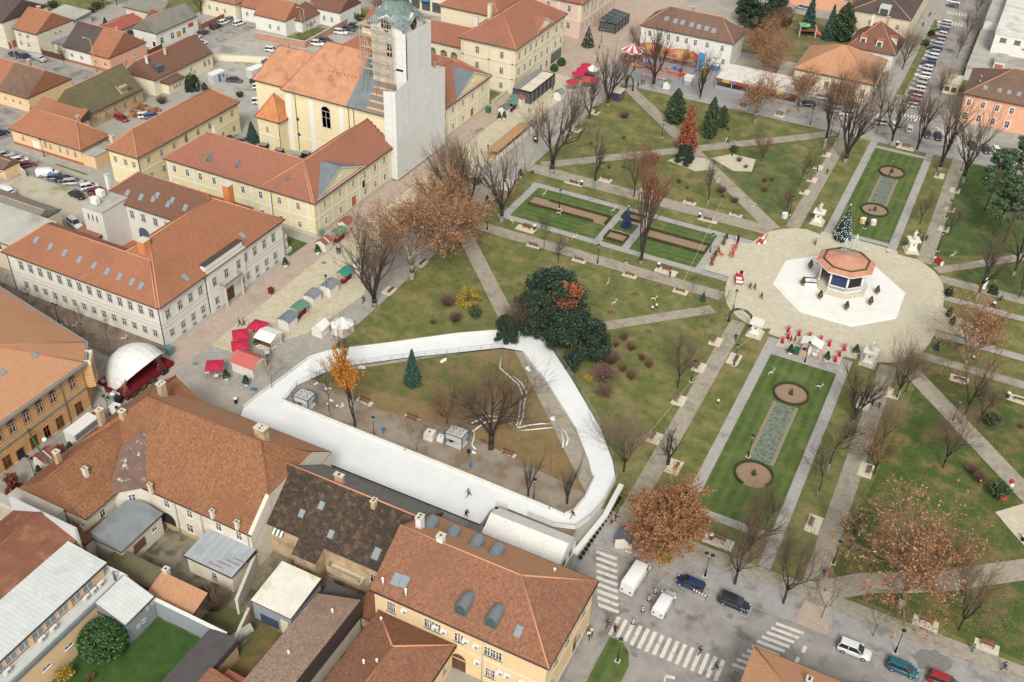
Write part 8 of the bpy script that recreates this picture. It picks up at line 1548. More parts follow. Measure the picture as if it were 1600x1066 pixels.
bxs('white_booth','white little cloth booth between the lamp and the stage','booth',(-113.8,89.6),[('b',-.7,-.7,.5,.7,.7,1.9,0),('b',-.65,-.65,0,-.55,-.55,.5,0),('b',.55,-.65,0,.65,-.55,.5,0),('b',.55,.55,0,.65,.65,.5,0),('b',-.8,-.8,1.9,.8,.8,2.0,0)],[TNT],.1)
t=tg('ring_planter','round brick red planter ring with a russet tree in the lane','planter',(-114.4,69.0,.03));b=MB();ring(b,0,0,.95,1.4,0,.5,28);b.bd('ring',rmat('m217',C(142,78,62),C(124,66,54),3),t);b=MB();b.lt([(.95,.02),(.95,.3)],20);b.bd('soil',SOIL,t)
plt('rusttree',(-114.4,69.0),3.6,'russet little tree growing in the round red planter','tree','small_tree',wide=.55);plt('rusttree',(-114.5,86.9),3.4,'russet slim tree behind the lane lamp','tree','small_tree',wide=.5);plt('rusttree',(-114.2,78.1),2.2,'russet little shrub behind the lane hut','shrub','shrub',wide=.7);plt('greenshrub',(-113.8,67.4),1.2,'green plants at the foot of the ring planter','shrub','shrub')
b=MB();b.tb([(-118.4,76.6,5.0),(-115.4,75.3,3.9),(-112.0,73.9,3.5),(-108.4,72.6,4.2),(-107.3,72.2,5.4)],.14,6);tg('garland','green fir garland strung across the lane from wall to roof','garland',(0,0,0),0,None,b.mesh('garland',rmat('m218',C(40,104,68),C(58,124,80),5)))
for a,lab in(((-111.5,78.2),'white paper lantern under the lane garland'),((-115.8,77.1),'white globe lantern on the garland by the ochre house')):b=MB();b.ball((0,0,0),.42,n=12);b.tb([(0,0,.4),(0,0,.9)],.02,4);tg('lantern',lab,'lantern',(a[0],a[1],1.4 if 'paper' in lab else 3.6),0,None,b.mesh('lantern',WHT))
b=MB();b.tb([(-.35,0,0),(.3,0,0)],.05,5);[b.bx(-.8+.4*k,-.3,.05,-.5+.4*k,.3,.5)for k in range(4)];tg('bench','dark green bench against the ochre house','bench',(-117.2,70.6,.05),H_,None,b.mesh('bench',fl('m219',C(54,84,72),.6)))
t=tg('wreath_planter','round planter ring of dark greens on the plaza','planter',(-101.2,191.4,.03));b=MB();r=random.Random(9);ring(b,0,0,1.0,1.7,0,.5,24,3)
for _ in range(700):q=r.uniform(.9,1.9);a_=r.uniform(0,2*PI);leaf(b,Vector((q*cos(a_),q*sin(a_),.4+.4*r.random())),.3,r,3)
b.bd('greenery',LEAF['yew']+[STN],t);b=MB();b.lt([(1.,.01),(1.,.25)],20);b.ball((.3,-.2,.5),.25,n=8);b.bd('basin',fl('m220',C(88,80,72),.8),t)
t=tg('brick_kiosk','small brick hut with a pale slab roof by the stout bare tree','kiosk',(-92.6,191.0,.04));b=MB();b.bx(-1.2,-2.4,0,1.2,2.4,2.1);b.bd('wall',bmat('m221',C(186,128,104),C(200,142,116),C(190,170,150),.3,.12,.02,True),t,uv=True);b=MB();b.bx(-1.35,-2.55,2.1,1.35,2.55,2.3);b.bd('roof',rmat('m222',C(222,216,204),C(210,202,190),2),t)
t=tg('timber_shelter','open timber market shelter with a tan boarded roof on the plaza','shelter',(-103.2,213.4,.03));b=MB();b.fc([(-1.6,-9,2.5),(1.6,-9,2.9),(1.6,9,2.9),(-1.6,9,2.5)]);b.fc([(-1.6,9,2.4),(1.6,9,2.8),(1.6,-9,2.8),(-1.6,-9,2.4)]);b.bx(-1.6,-9.05,2.4,1.6,-9,2.9);b.bx(1.6,-9,2.75,1.65,9,2.92);b.bd('roof',rmat('m223',C(196,156,112),C(180,140,98),2),t);b=MB();[b.bx(x-.07,y-.07,0,x+.07,y+.07,2.5)for x in(-1.4,1.4)for y in(-8.6,-4.4,0,4.4,8.6)];[b.bx(-1.2,y,0,.8,y+.1,1.0)for y in(-8.5,-4.3,.1,4.5)];b.bd('frame',rmat('m223',C(196,156,112),C(180,140,98),2),t);b=MB();b.bx(.6,-8.5,.0,1.2,8.5,.95);b.bd('counter',HW,t)
t=tg('kiosk','brown panelled kiosk with pale flat roof and a poster end','kiosk',(-90.6,254.2)+(.04,));b=MB();b.bx(-1.3,-1.7,0,1.3,1.7,2.6);b.bd('wall',rmat('m224',C(120,106,84),C(108,94,74),2),t);b=MB();b.bx(-1.5,-1.9,2.6,1.5,1.9,2.8);b.bd('roof',FR['tan'],t);b=MB();b.bx(-1.2,-1.74,.3,1.2,-1.7,2.3);b.bd('poster',rmat('m225',C(44,48,84),C(92,70,96),3),t)
t=tg('cafe_pavilion','dark framed cafe pavilion with cream awning panels against the palace','pavilion',(-112.2,246.2,.05));b=MB();w,d,h=5.4,15.2,3.4
for y in lp(-d/2,d/2,7):
 for x in(-w/2,w/2):b.bx(x-.08,y-.08,0,x+.08,y+.08,h)
b.bx(-w/2,-d/2-.08,h-.15,w/2,-d/2+.08,h+.1);b.bx(-w/2,d/2-.08,h-.15,w/2,d/2+.08,h+.1);b.bx(w/2-.08,-d/2,h-.15,w/2+.08,d/2,h+.1);b.bd('frame',BLACK,t);b=MB();b.bx(-w/2,-d/2,h+.1,-w/2+1.8,d/2,h+.3);b.bd('flat_roof',FR['grey'],t)
for k in range(3):b=MB();y0=-d/2+.5+k*4.9;b.bx(-w/2+1.9,y0,h+.02,w/2-.15,y0+4.5,h+.14);b.bd('awning',rmat('m226',C(228,220,198),C(218,208,186),.5),t)
b=MB();b.bx(-w/2+.1,-d/2+.1,0,w/2-.1,-d/2+.14,h-.2);b.bx(w/2-.14,-d/2+.14,0,w/2-.1,d/2-.1,h-.2);b.bd('glazing',GLS,t)
t=tg('glass_pavilion','long glass pavilion with dark sloped roof panels before the pink palace','pavilion',(-112.8,306.4,.05));b=MB()
for k in range(4):y0=-5.8+k*2.9;b.add([(-2.8,y0,3.9),(2.8,y0,3.2),(2.8,y0+2.7,3.2),(-2.8,y0+2.7,3.9)],[(0,1,2,3),(3,2,1,0)])
b.bd('roof',fl('m227',C(108,122,122),.2),t);b=MB();[b.bx(x-.08,y-.08,0,x+.08,y+.08,3.3)for x in(-2.7,2.7)for y in(-5.8,-2.9,0,2.9,5.6)];b.bx(-2.7,-5.85,3.0,2.7,-5.7,3.2);b.bx(2.65,-5.8,3.0,2.8,5.6,3.2);b.bd('frame',BLACK,t);b=MB();b.bx(2.6,-5.7,.2,2.65,5.5,2.9);b.bx(-2.6,-5.72,.2,2.6,-5.66,2.9);b.bd('glazing',GLS,t)
b=MB();
for k in range(4):b.tb([(-.3,k*.7,0),(-.3,k*.7,.8),(.3,k*.7,.8),(.3,k*.7,0)],.03,5)
tg('bicycle_rack','row of steel bicycle hoops before the parish house','bicycle rack',(-113.4,214.3)+(.03,),.2,None,b.mesh('bicycle_rack',DKM))
t=tg('carousel','small carousel with a red and white striped roof','carousel',(-97.4,282.6,.05));b=MB();b.lt([(3.2,0),(3.2,.3)],18);b.bd('platform',fl('m228',C(170,80,70),.7),t)
for k in range(16):b=MB()if k==0 else b;t0,t1=2*PI*k/16,2*PI*(k+1)/16;b.fc([(3.6*cos(t0),3.6*sin(t0),3.6),(3.6*cos(t1),3.6*sin(t1),3.6),(0,0,5.3)],k%2);b.fc([(3.6*cos(t0),3.6*sin(t0),3.2),(3.6*cos(t1),3.6*sin(t1),3.2),(3.6*cos(t1),3.6*sin(t1),3.6),(3.6*cos(t0),3.6*sin(t0),3.6)],(k+1)%2)
b.bd('roof',[fl('m229',C(206,84,84),.7),WHT],t);b=MB();b.cyl(0,0,.3,4.6,.5,10);[b.cyl(2.9*cos(a_),2.9*sin(a_),.3,3.4,.05,6)for a_ in lp(0,2*PI*7/8,8)];b.bd('poles',FR['tan'],t)
for k in range(8):a_=2*PI*k/8+.3;b=MB();b.ball((0,0,1.2),.5,.2,.28,8);b.tb([(.4,0,1.3),(.6,0,1.8)],.12,6);b.ball((.7,0,1.85),.2,.1,.1,6);[b.tb([(x,0,1.1),(x*1.2,0,.6)],.06,5)for x in(-.35,.35)];b.bd('ride_horse',[fl('m230',C(110,150,140),.6),fl('m231',C(200,120,120),.6),WHT][k%3],t,(2.2*cos(a_),2.2*sin(a_),0),a_+PI/2)
FUN=NT('fairground_mural');v=FUN.n('ShaderNodeTexVoronoi');v.inputs['Scale'].default_value=.8;FUN.l(FUN.co(),v.inputs['Vector']);cr=FUN.n('ShaderNodeValToRGB');cr.color_ramp.elements[0].color=C(64,140,190);cr.color_ramp.elements[1].color=C(200,90,60)
e=cr.color_ramp.elements.new(.35);e.color=C(220,180,110);e=cr.color_ramp.elements.new(.55);e.color=C(190,80,60);e=cr.color_ramp.elements.new(.75);e.color=C(120,70,64);FUN.l(FUN.noise(.42,4),cr.inputs[0]);FUN=FUN.out(FUN.mix(FUN.ramp(v.outputs['Distance'],.05,.2),C(230,220,200),cr.outputs[0]),.6)
t=tg('funfair_ride','long painted funfair ride with orange and blue back wall and little cars','funfair ride',(-87.6,282.4,.05));b=MB();b.bx(-9,-3.6,0,9,3.6,.5);b.bd('platform',fl('m232',C(150,150,156),.6),t);b=MB();n=14
for k in range(n):x0=-9.4+18.8*k/n;x1=x0+18.8/n;hh=lambda x:4.2+1.0*abs(sin(x*.33));b.add([(x0,4.3,.8),(x1,4.3,.8),(x1,4.3,hh(x1)),(x0,4.3,hh(x0)),(x0,4.5,.8),(x1,4.5,.8),(x1,4.5,hh(x1)),(x0,4.5,hh(x0))],[(0,1,2,3),(7,6,5,4),(3,2,6,7),(0,3,7,4),(1,5,6,2)])
b.bd('back_wall',FUN,t);b=MB();b.add([(9.2,2.6,.5),(11,3.4,.5),(11.2,3.6,5.2),(9.2,3.2,5.6),(9.2,3.0,.5),(10.8,3.9,.5),(11,4.1,5.2),(9.2,3.6,5.6)],[(0,1,2,3),(7,6,5,4),(0,3,7,4),(1,5,6,2),(2,6,7,3)]);b.bd('side_panel',fl('m233',C(62,140,190),.6),t);b=MB();b.bx(-9,-3.75,.0,9,-3.6,.9);b.bd('apron',FUN,t)
for k in range(9):b=MB();b.ball((0,0,.9),.75,.5,.4,8);b.bx(-.4,-.4,.9,-.2,.4,1.5);b.bd('ride_car',[fl('m234',C(214,130,70),.6),fl('m235',C(220,130,140),.6),fl('m236',C(80,120,180),.6),REDP][k%4],t,(-7.6+k*1.9,-1.6+1.2*sin(k*1.3),.1),.4*k)
b=MB();[b.tb([(-8+k*3.2,3.6,.5),(-8+k*3.2,3.6,4.)],.06,5)for k in range(6)];b.bx(-8.4,3.2,2.0,8.4,3.4,2.5);b.bd('railing',FR['grey'],t)
a=(-86.3,273.4);b=MB();b.bx(-4,-.08,.3,4,.08,.8,0);[b.bx(x,-.06,0,x+.08,.06,.9,1)for x in(-4,-2,0,2,3.9)];tg('funfair_fence','pink and white low fence before the funfair ride','fence',(a[0],a[1],.1),0,None,b.mesh('funfair_fence',[fl('m237',C(226,150,170),.6),WHT]))
for a,lab,c in(((-75.8,286.4),'small yellow and blue ticket booth at the end of the ride',C(222,190,80)),((-73.9,289.7),'white and blue booth beside the white funfair tent',C(90,120,190)),((-77.1,274.4),'metal frame stand with white figures by the ride',C(170,176,186))):bxs('ticket_booth',lab,'booth',a,[('b',-1,-1,0,1,1,1.4,0),('b',-1,-1,1.4,1,1,2.4,1),('b',-1.2,-1.2,2.4,1.2,1.2,2.6,1)],[fl('booth_%d'%int(c[2]*999),c,.6),WHT])
t=tg('funfair_tent','long white roofed funfair tent with striped colourful front','tent',(-58.2,280.6,.05));b=MB();w,d=11.6,4.6
b.fc([(-w,-d,3.2),(w,-d,3.2),(w,d,4.4),(-w,d,4.4)]);b.fc([(-w,d,4.3),(w,d,4.3),(w,-d,3.1),(-w,-d,3.1)]);b.bd('roof',rmat('m238',C(226,220,208),C(210,202,190),.8,C(190,176,160),.5,(.55,.7)),t);b=MB()
for k in range(12):x0=-w+2*w*k/12;b.bx(x0,-d-.05,2.3,x0+2*w/12,-d,3.2,k%4)
b.bx(-w,-d+.2,0,w,-d+.25,.9,4);b.bx(w-.05,-d,2.0,w,d,3.6,1);b.bx(-w,d-.1,0,w,d,3.,5);b.bd('front',[fl('m239',C(140,84,84),.7),fl('m240',C(214,170,70),.7),fl('m241',C(150,110,130),.7),fl('m242',C(180,74,60),.7),fl('m243',C(170,166,168),.7),fl('m244',C(90,80,80),.8)],t);b=MB();[b.cyl(x,-d+.1,0,3.1,.07,6)for x in lp(-w+.1,w-.1,6)];b.bd('pole',WHT,t)
bxs('swing_carousel','colourful playground slides and towers in the school garden','playground',(-57.4,332.2),[('b',-2,-1,0,-1.8,1,2.6,0),('b',-1.9,-1,1.5,1.9,1,1.65,1),('b',1.8,-1,0,2,1,2.6,0),('b',-2.2,-1.2,2.6,-.4,1.2,2.9,2),('t',[(2,0,1.5),(4,-.5,.2)],.35,3),('s',-.2,0,2.6,.8,.8,.5,2)],[FR['tan'],WOOD,fl('m245',C(120,180,130),.6),fl('m246',C(214,110,70),.6)],.4,1.3).name='playground_frame'
def wth(p0,p1,h,th,m,lab,nm='wall',cat='wall',posts=0):
 a,c=Vector(p0),Vector(p1);L=(c-a).length;b=MB();b.bx(-L/2,-th/2,0,L/2,th/2,h,0);b.bx(-L/2-.03,-th/2-.05,h,L/2+.03,th/2+.05,h+.08,1)
 t=tg(nm,lab,cat,((a.x+c.x)/2,(a.y+c.y)/2,.02),atan2(c.y-a.y,c.x-a.x));b.bd('panel',[m,STN],t,uv=True)
 for k in range(posts):x=-L/2+L*k/max(1,posts-1);q=MB();q.bx(x-.12,-th/2-.05,0,x+.12,th/2+.05,h+.2);q.bd('post',m,t)
wth((-200.9,238.5),(-184.1,240.2),2.0,.3,BRICKW,'brick garden wall in front of the white L shaped house');wth((-184.1,240.2),(-184.6,264),2.0,.3,BRICKW,'brick garden wall along the car park side');wth((-201.4,218.3),(-182,227),1.8,.25,WM['cream'],'cream wall with lamps along the car park',posts=9);wth((-200,216),(-196.4,205),2.0,.25,WM['white'],'white ramp wall beside the cottage yard');wth((-219.4,236),(-219.6,252),1.6,.15,fl('m247',C(150,96,76),.8),'rust brown boarded fence along the parked cars','fence','fence',8);wth((-243,196.6),(-235,196.6),1.8,.15,FR['brown'],'brown boarded gate between two street houses','fence','fence',3);wth((-216.9,210.8),(-217.1,216.4),2.2,.2,FR['brown'],'brown gate between the peach gable and the shop house','fence','fence',2)
wth((-216,167),(-206.4,157),1.7,.2,WM['apricot'],'apricot yard wall with grey gate beside the street house');wth((-196,143.6),(-190.6,141.8),1.6,.2,FR['tan'],'pale fence beside the gatehouse','fence','fence',3);wth((-197,138.6),(-192.4,134),1.2,.12,FR['grey'],'grey fence along the dusty lot','fence','fence',4);wth((-118.4,233.2),(-118.4,242.2),.9,.25,STN,'low pale wall round the small lawn by the palace')
wth((-68.6,67),(-66.9,61.6),1.8,.3,WM['rot'],'crumbling yard wall beside the tarpaulin shelter');wth((-73.0,74.2),(-70.2,66.6),3.0,.35,WM['old'],'stained white yard wall below the parapet')
a=(-69.3,65.8);t=tg('rolled_banner','curved cream printed banner rolled along the yard wall','banner',(-67.6,63.2,.8),1.25);b=MB();n=6
for k in range(n):t0,t1=.2+1.3*k/n,.2+1.3*(k+1)/n;q=[(-2,-.9*cos(t0),1.1*sin(t0)),(2,-.9*cos(t0),1.1*sin(t0)),(2,-.9*cos(t1),1.1*sin(t1)),(-2,-.9*cos(t1),1.1*sin(t1))];b.fc(q);b.fc(q[::-1])
b.bd('sheet',rmat('m248',C(232,226,206),C(224,216,194),1),t);lt=put('lettering',text_mesh('Građ',.6),t,(.9,-.98,.35));lt.rotation_euler=(PI/2-.5,0,0);lt.data.materials.append(fl('m249',C(110,160,130),.7))
for a,lab,dx,dy in(((-190,207.7),'white and blue site container in the car park',4.6,2.2),((-183.3,215.9),'plain white container at the convent car park',4.8,2.3)):
 t=tg('site_container',lab,'container',(a[0],a[1],.02),H_-.1);b=MB();b.bx(-dx/2,-dy/2,0,dx/2,dy/2,2.5);b.bd('body',WM['palegrey'],t);b=MB();b.bx(-dx/2-.03,-dy/2-.03,2.4,dx/2+.03,dy/2+.03,2.6);b.bd('roof',WHT,t)
 if 'blue' in lab:b=MB();b.bx(-.5,-dy/2-.04,.1,.4,-dy/2,2.2);b.bx(1.0,-dy/2-.04,1,1.7,-dy/2,1.9);b.bd('door',fl('m250',C(70,126,176),.6),t)
for i,(a,lab)in enumerate((((-195.6,183.6),'heap of stacked roof tiles on pallets, barn side'),((-193.1,183.3),'heap of stacked roof tiles in the middle of the yard'),((-193.5,179.6),'heap of broken boards beside the red car'),((-190.4,183.9),'heap of tiles behind the blue car'))):
 b=MB();[b.obox((R.uniform(-1.4,1.4),R.uniform(-1.2,1.2),.3),R.uniform(.8,1.4),R.uniform(.7,1.1),R.uniform(.4,.8),R.uniform(0,3),k%3)for k in range(8)];tg('tile_stack',lab,'tile stack',(a[0],a[1],.02),0,'stacks of old roof tiles',b.mesh('tile_stack',[rmat('m251',C(176,112,80),C(150,94,70),3),WOOD,rmat('m252',C(196,150,120),C(176,128,100),3)]))
for i,(a,lab)in enumerate((((-143,180.8),'black covered pallet at the church foot, lowest'),((-142.1,183.4),'black covered crate at the church foot, second'),((-142.4,189.3),'black covered crate at the church foot, third'),((-142.6,195),'black covered crate at the church foot, fourth'),((-142.4,200.6),'black covered crate at the church foot, topmost'),((-153.3,181.7),'black covered crate under the small church tower'),((-148.5,181.5),'second black covered crate under the small church tower'))):bxs('covered_crate',lab,'crate',(a[0]+.2,a[1]-1.5),[('b',-.9,-.7,0,.9,.7,1.7,0),('b',-.95,-.75,1.7,.95,.75,1.8,1)],[BLACK,FR['grey']],.1,1,.02,'black covered crates beside the church')
def beacon(at,lab,w=.25,h=1.0):
 b=MB();b.bx(-.28,-.16,0,.28,.16,.1,2);n=6
 for k in range(n):b.bx(-w/2,-.03,.12+h*k/n,w/2,.03,.12+h*(k+1)/n,k%2)
 tg('road_beacon',lab,'beacon',(at[0],at[1],.012),.3,'roadwork beacons',b.mesh('road_beacon',[WHT,REDP,DKM]))
for a,lab in(((-21.4,97.2),'red striped beacon beside the panel van, upper one'),((-21.7,95.5),'white beacon turned edge on between the vans'),((-21.8,93.3),'red striped beacon nearest the long crossing'),((-22.2,90.7),'thin white beacon standing on the crossing')):beacon(a,lab)
t=tg('barrier_board','red and white striped barrier board behind the blue car','barrier',(-15.6,99.5)+(.012,),-.1);b=MB();[b.bx(-1.1+k*.22,-.03,.75,-.88+k*.22,.03,1.05,k%2)for k in range(10)];b.bd('board',[WHT,REDP],t);b=MB();[b.bx(x-.03,-.25,0,x+.03,.25,.05)or b.bx(x-.03,-.03,.05,x+.03,.03,.8)for x in(-1,1)];b.bd('stand',FR['grey'],t)
a=(-4.6,86.9);B=Bld('orange_roof_house','orange roofed house cut off by the lower frame edge beside the crossing','house',(4,80));B.wing(-5.4,66,30,88.2,7.6,11.6,'hip','apricot','beige','x',.6);B.chm(1.4,85.8,8.2,9.4,.6,.6,STN);B.done()
bxs('terrace_table','round red clothed table on the paved terrace','table',(20.6,141.1),[('s',0,0,.55,.7,.7,.5,0),('t',[(0,0,0),(0,0,.5)],.05,1)],[REDP,DKM]);bxs('upright_figure','red and white upright decoration behind the terrace table','decoration',(21.3,143.9),[('b',-.1,-.1,0,.1,.1,2.2,0),('s',0,0,2.,.4,.2,.5,0),('s',.2,0,1.2,.4,.2,.4,1)],[REDP,WHT]);plt('greenshrub',(19.9,141.6),2.6,'dark tall shrub beside the terrace','shrub');plt('cypress',(5.7,190.3),2.6,'dark fir decoration at the east edge of the plaza','tree','conifer');plt('cypress',(6.7,187.7),2.4,'second dark fir decoration at the east edge of the plaza','tree','conifer');plt('yewtree',(4.7,198.4),1.9,'round dark bush at the tip of the small lawn','bush','bush',wide=.9);plt('yewtree',(12.5,203.8),2.,'round dark bush beside the red cross banner','bush','bush',wide=.9);plt('spruce',(5.3,177.9),1.9,'small dark fir on the little lawn by the plaza','tree','conifer',wide=1.3)
bxs('stone_bench_ring','white patio seat group at the plaza side of the bare trees','seat',(-5.7,168.4),[('b',-1.4,-.9,0,1.4,.9,.5,0),('b',-1.4,.6,.5,1.4,.9,1.2,0)],[WHT],.2)
bxs('sleigh_frame','blue folding frame on the plaza near the ice bend','decoration',(-98.2,105.6),[('t',[(-.6,0,0),(0,0,.7),(.6,0,0)],.06,0),('t',[(-.6,.5,0),(0,.5,.7),(.6,.5,0)],.06,0),('b',-.5,0,.3,.5,.5,.36,0)],[fl('m188',C(70,130,180),.5)],.4).name='folding_frame'
for p0,p1,lab in(((-46.6,208.8,4.2),(-44.2,175.0,1.0),'thin light string across the west garden beds'),((-23.3,166.4,4.6),(-31.5,142,3.4),'thin light string along the wide west path'),((-31.5,142,3.4),(-35.2,120,.5),'lower half of the light string along the wide west path')):
 b=MB();b.tb([Vector(p0).lerp(Vector(p1),k/8)-Vector((0,0,.5*sin(PI*k/8)))for k in range(9)],.025,4);tg('light_string',lab,'light string',(0,0,0),0,None,b.mesh('light_string',fl('m253',C(226,216,190),.7)))
def litter(name,poly_c,rx,ry,n,keys,seed,z=.06,s=.16):
 r=random.Random(seed);b=MB()
 for _ in range(n):
  a_=r.uniform(0,2*PI);q=sqrt(r.random())*(.6+.4*r.random());x=poly_c[0]+rx*q*cos(a_);y=poly_c[1]+ry*q*sin(a_);leaf(b,Vector((x,y,z+.02*r.random())),s*r.uniform(.6,1.4),r,len(LEAF[keys]),0,3)
 stc(b.bd(name,LEAF[keys]),'stuff')
litter('fallen_leaves',(13,119),15,13,4200,'rust',1);litter('fallen_leaves',(-54,114),17,7,5200,'rust',2,.07);litter('fallen_leaves',(-23,103.5),8,4.5,900,'rust',3,.14);litter('fallen_leaves',(-93,150),9,9,1200,'rust',4,.07);litter('fallen_leaves',(9,170),8,6,1600,'rust',5,.12)
#----------cars----------
PAINT={k:fl('car_paint_'+k,c,.3,.0,.5)for k,c in dict(white=C(232,232,228),silver=C(178,180,180),grey=C(120,124,128),black=C(44,46,52),navy=C(40,56,92),teal=C(40,104,120),red=C(168,40,44),blue=C(74,110,156),dark=C(66,68,74),wine=C(120,44,50),sand=C(196,186,166)).items()}
TYRE=fl('m254',C(38,38,40),.9);RIM=fl('m255',C(170,170,168),.4);CG=fl('m256',C(40,46,52),.08,0,.7);RL=fl('m257',C(170,30,28),.3);FL_=fl('m258',C(230,232,230),.2)
def loft(b,st,m=0):
 """rounded body shell: stations (x, halfwidth, z_low, z_mid, z_top, top halfwidth)"""
 n=10;o=len(b.v)
 for x,w,z0,zm,z1,wt in st:
  for y,z in((-w*.92,z0),(-w,z0+.12),(-w,zm),(-wt-.04,z1-.06),(-wt*.9,z1),(wt*.9,z1),(wt+.04,z1-.06),(w,zm),(w,z0+.12),(w*.92,z0)):b.v.append((x,y,z))
 for i in range(len(st)-1):
  for j in range(n):b.f.append((o+i*n+j,o+i*n+(j+1)%n,o+(i+1)*n+(j+1)%n,o+(i+1)*n+j)[::-1]);b.m.append(m);b.sm.append(True)
 b.f.append(tuple(o+j for j in range(n)));b.m.append(m);b.sm.append(False);e=o+(len(st)-1)*n;b.f.append(tuple(e+j for j in range(n-1,-1,-1)));b.m.append(m);b.sm.append(False)
CARS={}
def car_proto(kind):
 S=dict(hatch=(4.1,.86,1.46,.86,[(-2.05,.4),(-1.75,1.0),(.35,1.0),(1.25,.0)]),sedan=(4.5,.88,1.44,.86,[(-1.75,.0),(-1.1,1.),(.3,1.),(1.15,0)]),suv=(4.45,.92,1.6,.93,[(-2.2,.25),(-1.9,1.0),(.3,1.0),(1.15,.0)]),wagon=(4.6,.88,1.48,.86,[(-2.28,.2),(-1.95,1.),(.4,1.),(1.3,0)]))[kind]
 L,w,H,belt,gh=S;h2=L/2;me={}
 b=MB();loft(b,[(-h2,w*.82,.38,.62,belt-.12,w*.72),(-h2+.15,w*.97,.24,.62,belt,w*.86),(-h2+.9,w,.2,.62,belt,w*.88),(.2,w,.2,.62,belt,w*.88),(h2-1.2,w,.2,.6,belt-.03,w*.86),(h2-.35,w*.96,.24,.58,belt-.16,w*.8),(h2-.08,w*.85,.3,.52,belt-.3,w*.68),(h2,w*.78,.36,.5,belt-.38,w*.6)])
 x1,x2=gh[1][0],gh[2][0];rw=w*.7;b.add([(x1-.05,-rw,H-.05),(x2+.05,-rw,H-.05),(x2+.05,rw,H-.05),(x1-.05,rw,H-.05),(x1+.1,-rw*.85,H),(x2-.1,-rw*.85,H),(x2-.1,rw*.85,H),(x1+.1,rw*.85,H)],[(0,1,5,4),(1,2,6,5),(2,3,7,6),(3,0,4,7),(4,5,6,7),(3,2,1,0)])
 for s in(-1,1):
  for xa,xb in((gh[0][0],x1),(gh[3][0],x2)):b.tb([(xa,s*w*.86,belt-.05),(xb,s*rw*.98,H-.06)],.05,5)
  b.tb([((x1+x2)/2,s*w*.87,belt-.05),((x1+x2)/2,s*rw,H-.05)],.045,5)
  b.bx(.75,s*w*1.0,belt-.05,.95,s*(w+.2),belt+.12)
 me['body']=b.mesh('body',PAINT['white'])
 b=MB();c=.03;q=lambda f:(w*.86-c,belt-.03)if f<.5 else(rw-.0,H-.05)
 A=[(gh[0][0],-(w*.84),belt-.02+(H-belt)*0),(gh[3][0],-(w*.84),belt-.02),(gh[3][0],w*.84,belt-.02),(gh[0][0],w*.84,belt-.02),(x1,-rw*.97,H-.055),(x2,-rw*.97,H-.055),(x2,rw*.97,H-.055),(x1,rw*.97,H-.055)]
 b.add(A,[(0,1,5,4),(1,2,6,5),(2,3,7,6),(3,0,4,7)]);me['window']=b.mesh('window',CG)
 b=MB();b.tb([(0,-.11,0),(0,.11,0)],.32,14,0);b.tb([(0,-.125,0),(0,.125,0)],.19,10,1);me['wheel']=b.mesh('wheel',[TYRE,RIM])
 b=MB();b.bx(-.05,-.17,-.09,.05,.17,.09);me['light']=(b.mesh('headlight',FL_),b.mesh('tail_light',RL));me['dim']=(L,w,belt);CARS[kind]=me
for k in('hatch','sedan','suv','wagon'):car_proto(k)
def van_proto(kind,L,w,H,hood):
 me={};h2=L/2;b=MB();xf=h2-hood
 loft(b,[(-h2,w*.96,.4,1.1,H-.08,w*.84),(-h2+.1,w,.26,1.1,H,w*.88),(xf-.9,w,.26,1.1,H,w*.88),(xf-.55,w,.26,1.1,H-.06,w*.86),(xf+.15,w,.26,.9,1.15,w*.84),(h2-.25,w*.94,.3,.7,.98,w*.76),(h2,w*.84,.36,.6,.8,w*.66)]);b.bx(xf-.1,-w-.22,1.1,xf+.05,-w*.98,1.4);b.bx(xf-.1,w*.98,1.1,xf+.05,w+.22,1.4);me['body']=b.mesh('body',PAINT['white'])
 b=MB();b.add([(xf+.13,-w*.8,1.2),(xf+.13,w*.8,1.2),(xf-.5,w*.8,H-.14),(xf-.5,-w*.8,H-.14)],[(0,1,2,3)]);
 for s in(-1,1):q=[(xf-.05,s*(w+.012),1.15),(xf-1.0,s*(w+.012),1.15),(xf-1.0,s*(w*.95+.02),H-.5),(xf-.5,s*(w*.95+.02),H-.5)];b.fc(q if s>0 else q[::-1])
 me['window']=b.mesh('window',CG);b=MB();b.tb([(0,-.12,0),(0,.12,0)],.34,14,0);b.tb([(0,-.135,0),(0,.135,0)],.19,10,1);me['wheel']=b.mesh('wheel',[TYRE,RIM]);b=MB();b.bx(-.05,-.14,-.16,.05,.14,.16);me['light']=(b.mesh('headlight',FL_),b.mesh('tail_light',RL));me['dim']=(L,w,1.0);CARS[kind]=me
van_proto('van',6.5,1.0,2.5,1.0);van_proto('smallvan',4.9,.9,1.85,1.1)
def car(kind,col,at,rz,lab,group,z=.012,parts=True,nm='parked_car'):
 me=CARS[kind];L,w,belt=me['dim'];t=tg(nm if 'van' not in kind else 'parked_van',lab,'car' if 'van' not in kind else 'van',(at[0],at[1],z),rz,group)
 o=put('body',me['body'],t);rec(o,PAINT[col]);put('window',me['window'],t)
 if parts:
  for x in(-L*.3,L*.3):
   for y in(-w+.1,w-.1):put('wheel',me['wheel'],t,(x,y,.33))
  for y in(-w*.62,w*.62):put('headlight',me['light'][0],t,(L/2-.14,y,belt-.3 if 'van' not in kind else .75));put('tail_light',me['light'][1],t,(-L/2+.02,y,belt-.2 if 'van' not in kind else 1.0))
 return t
S_='cars parked along the park street'
v=car('van','white',(-24.7,98),1.49,'tall white panel van beside the zebra crossing',S_);lt=None
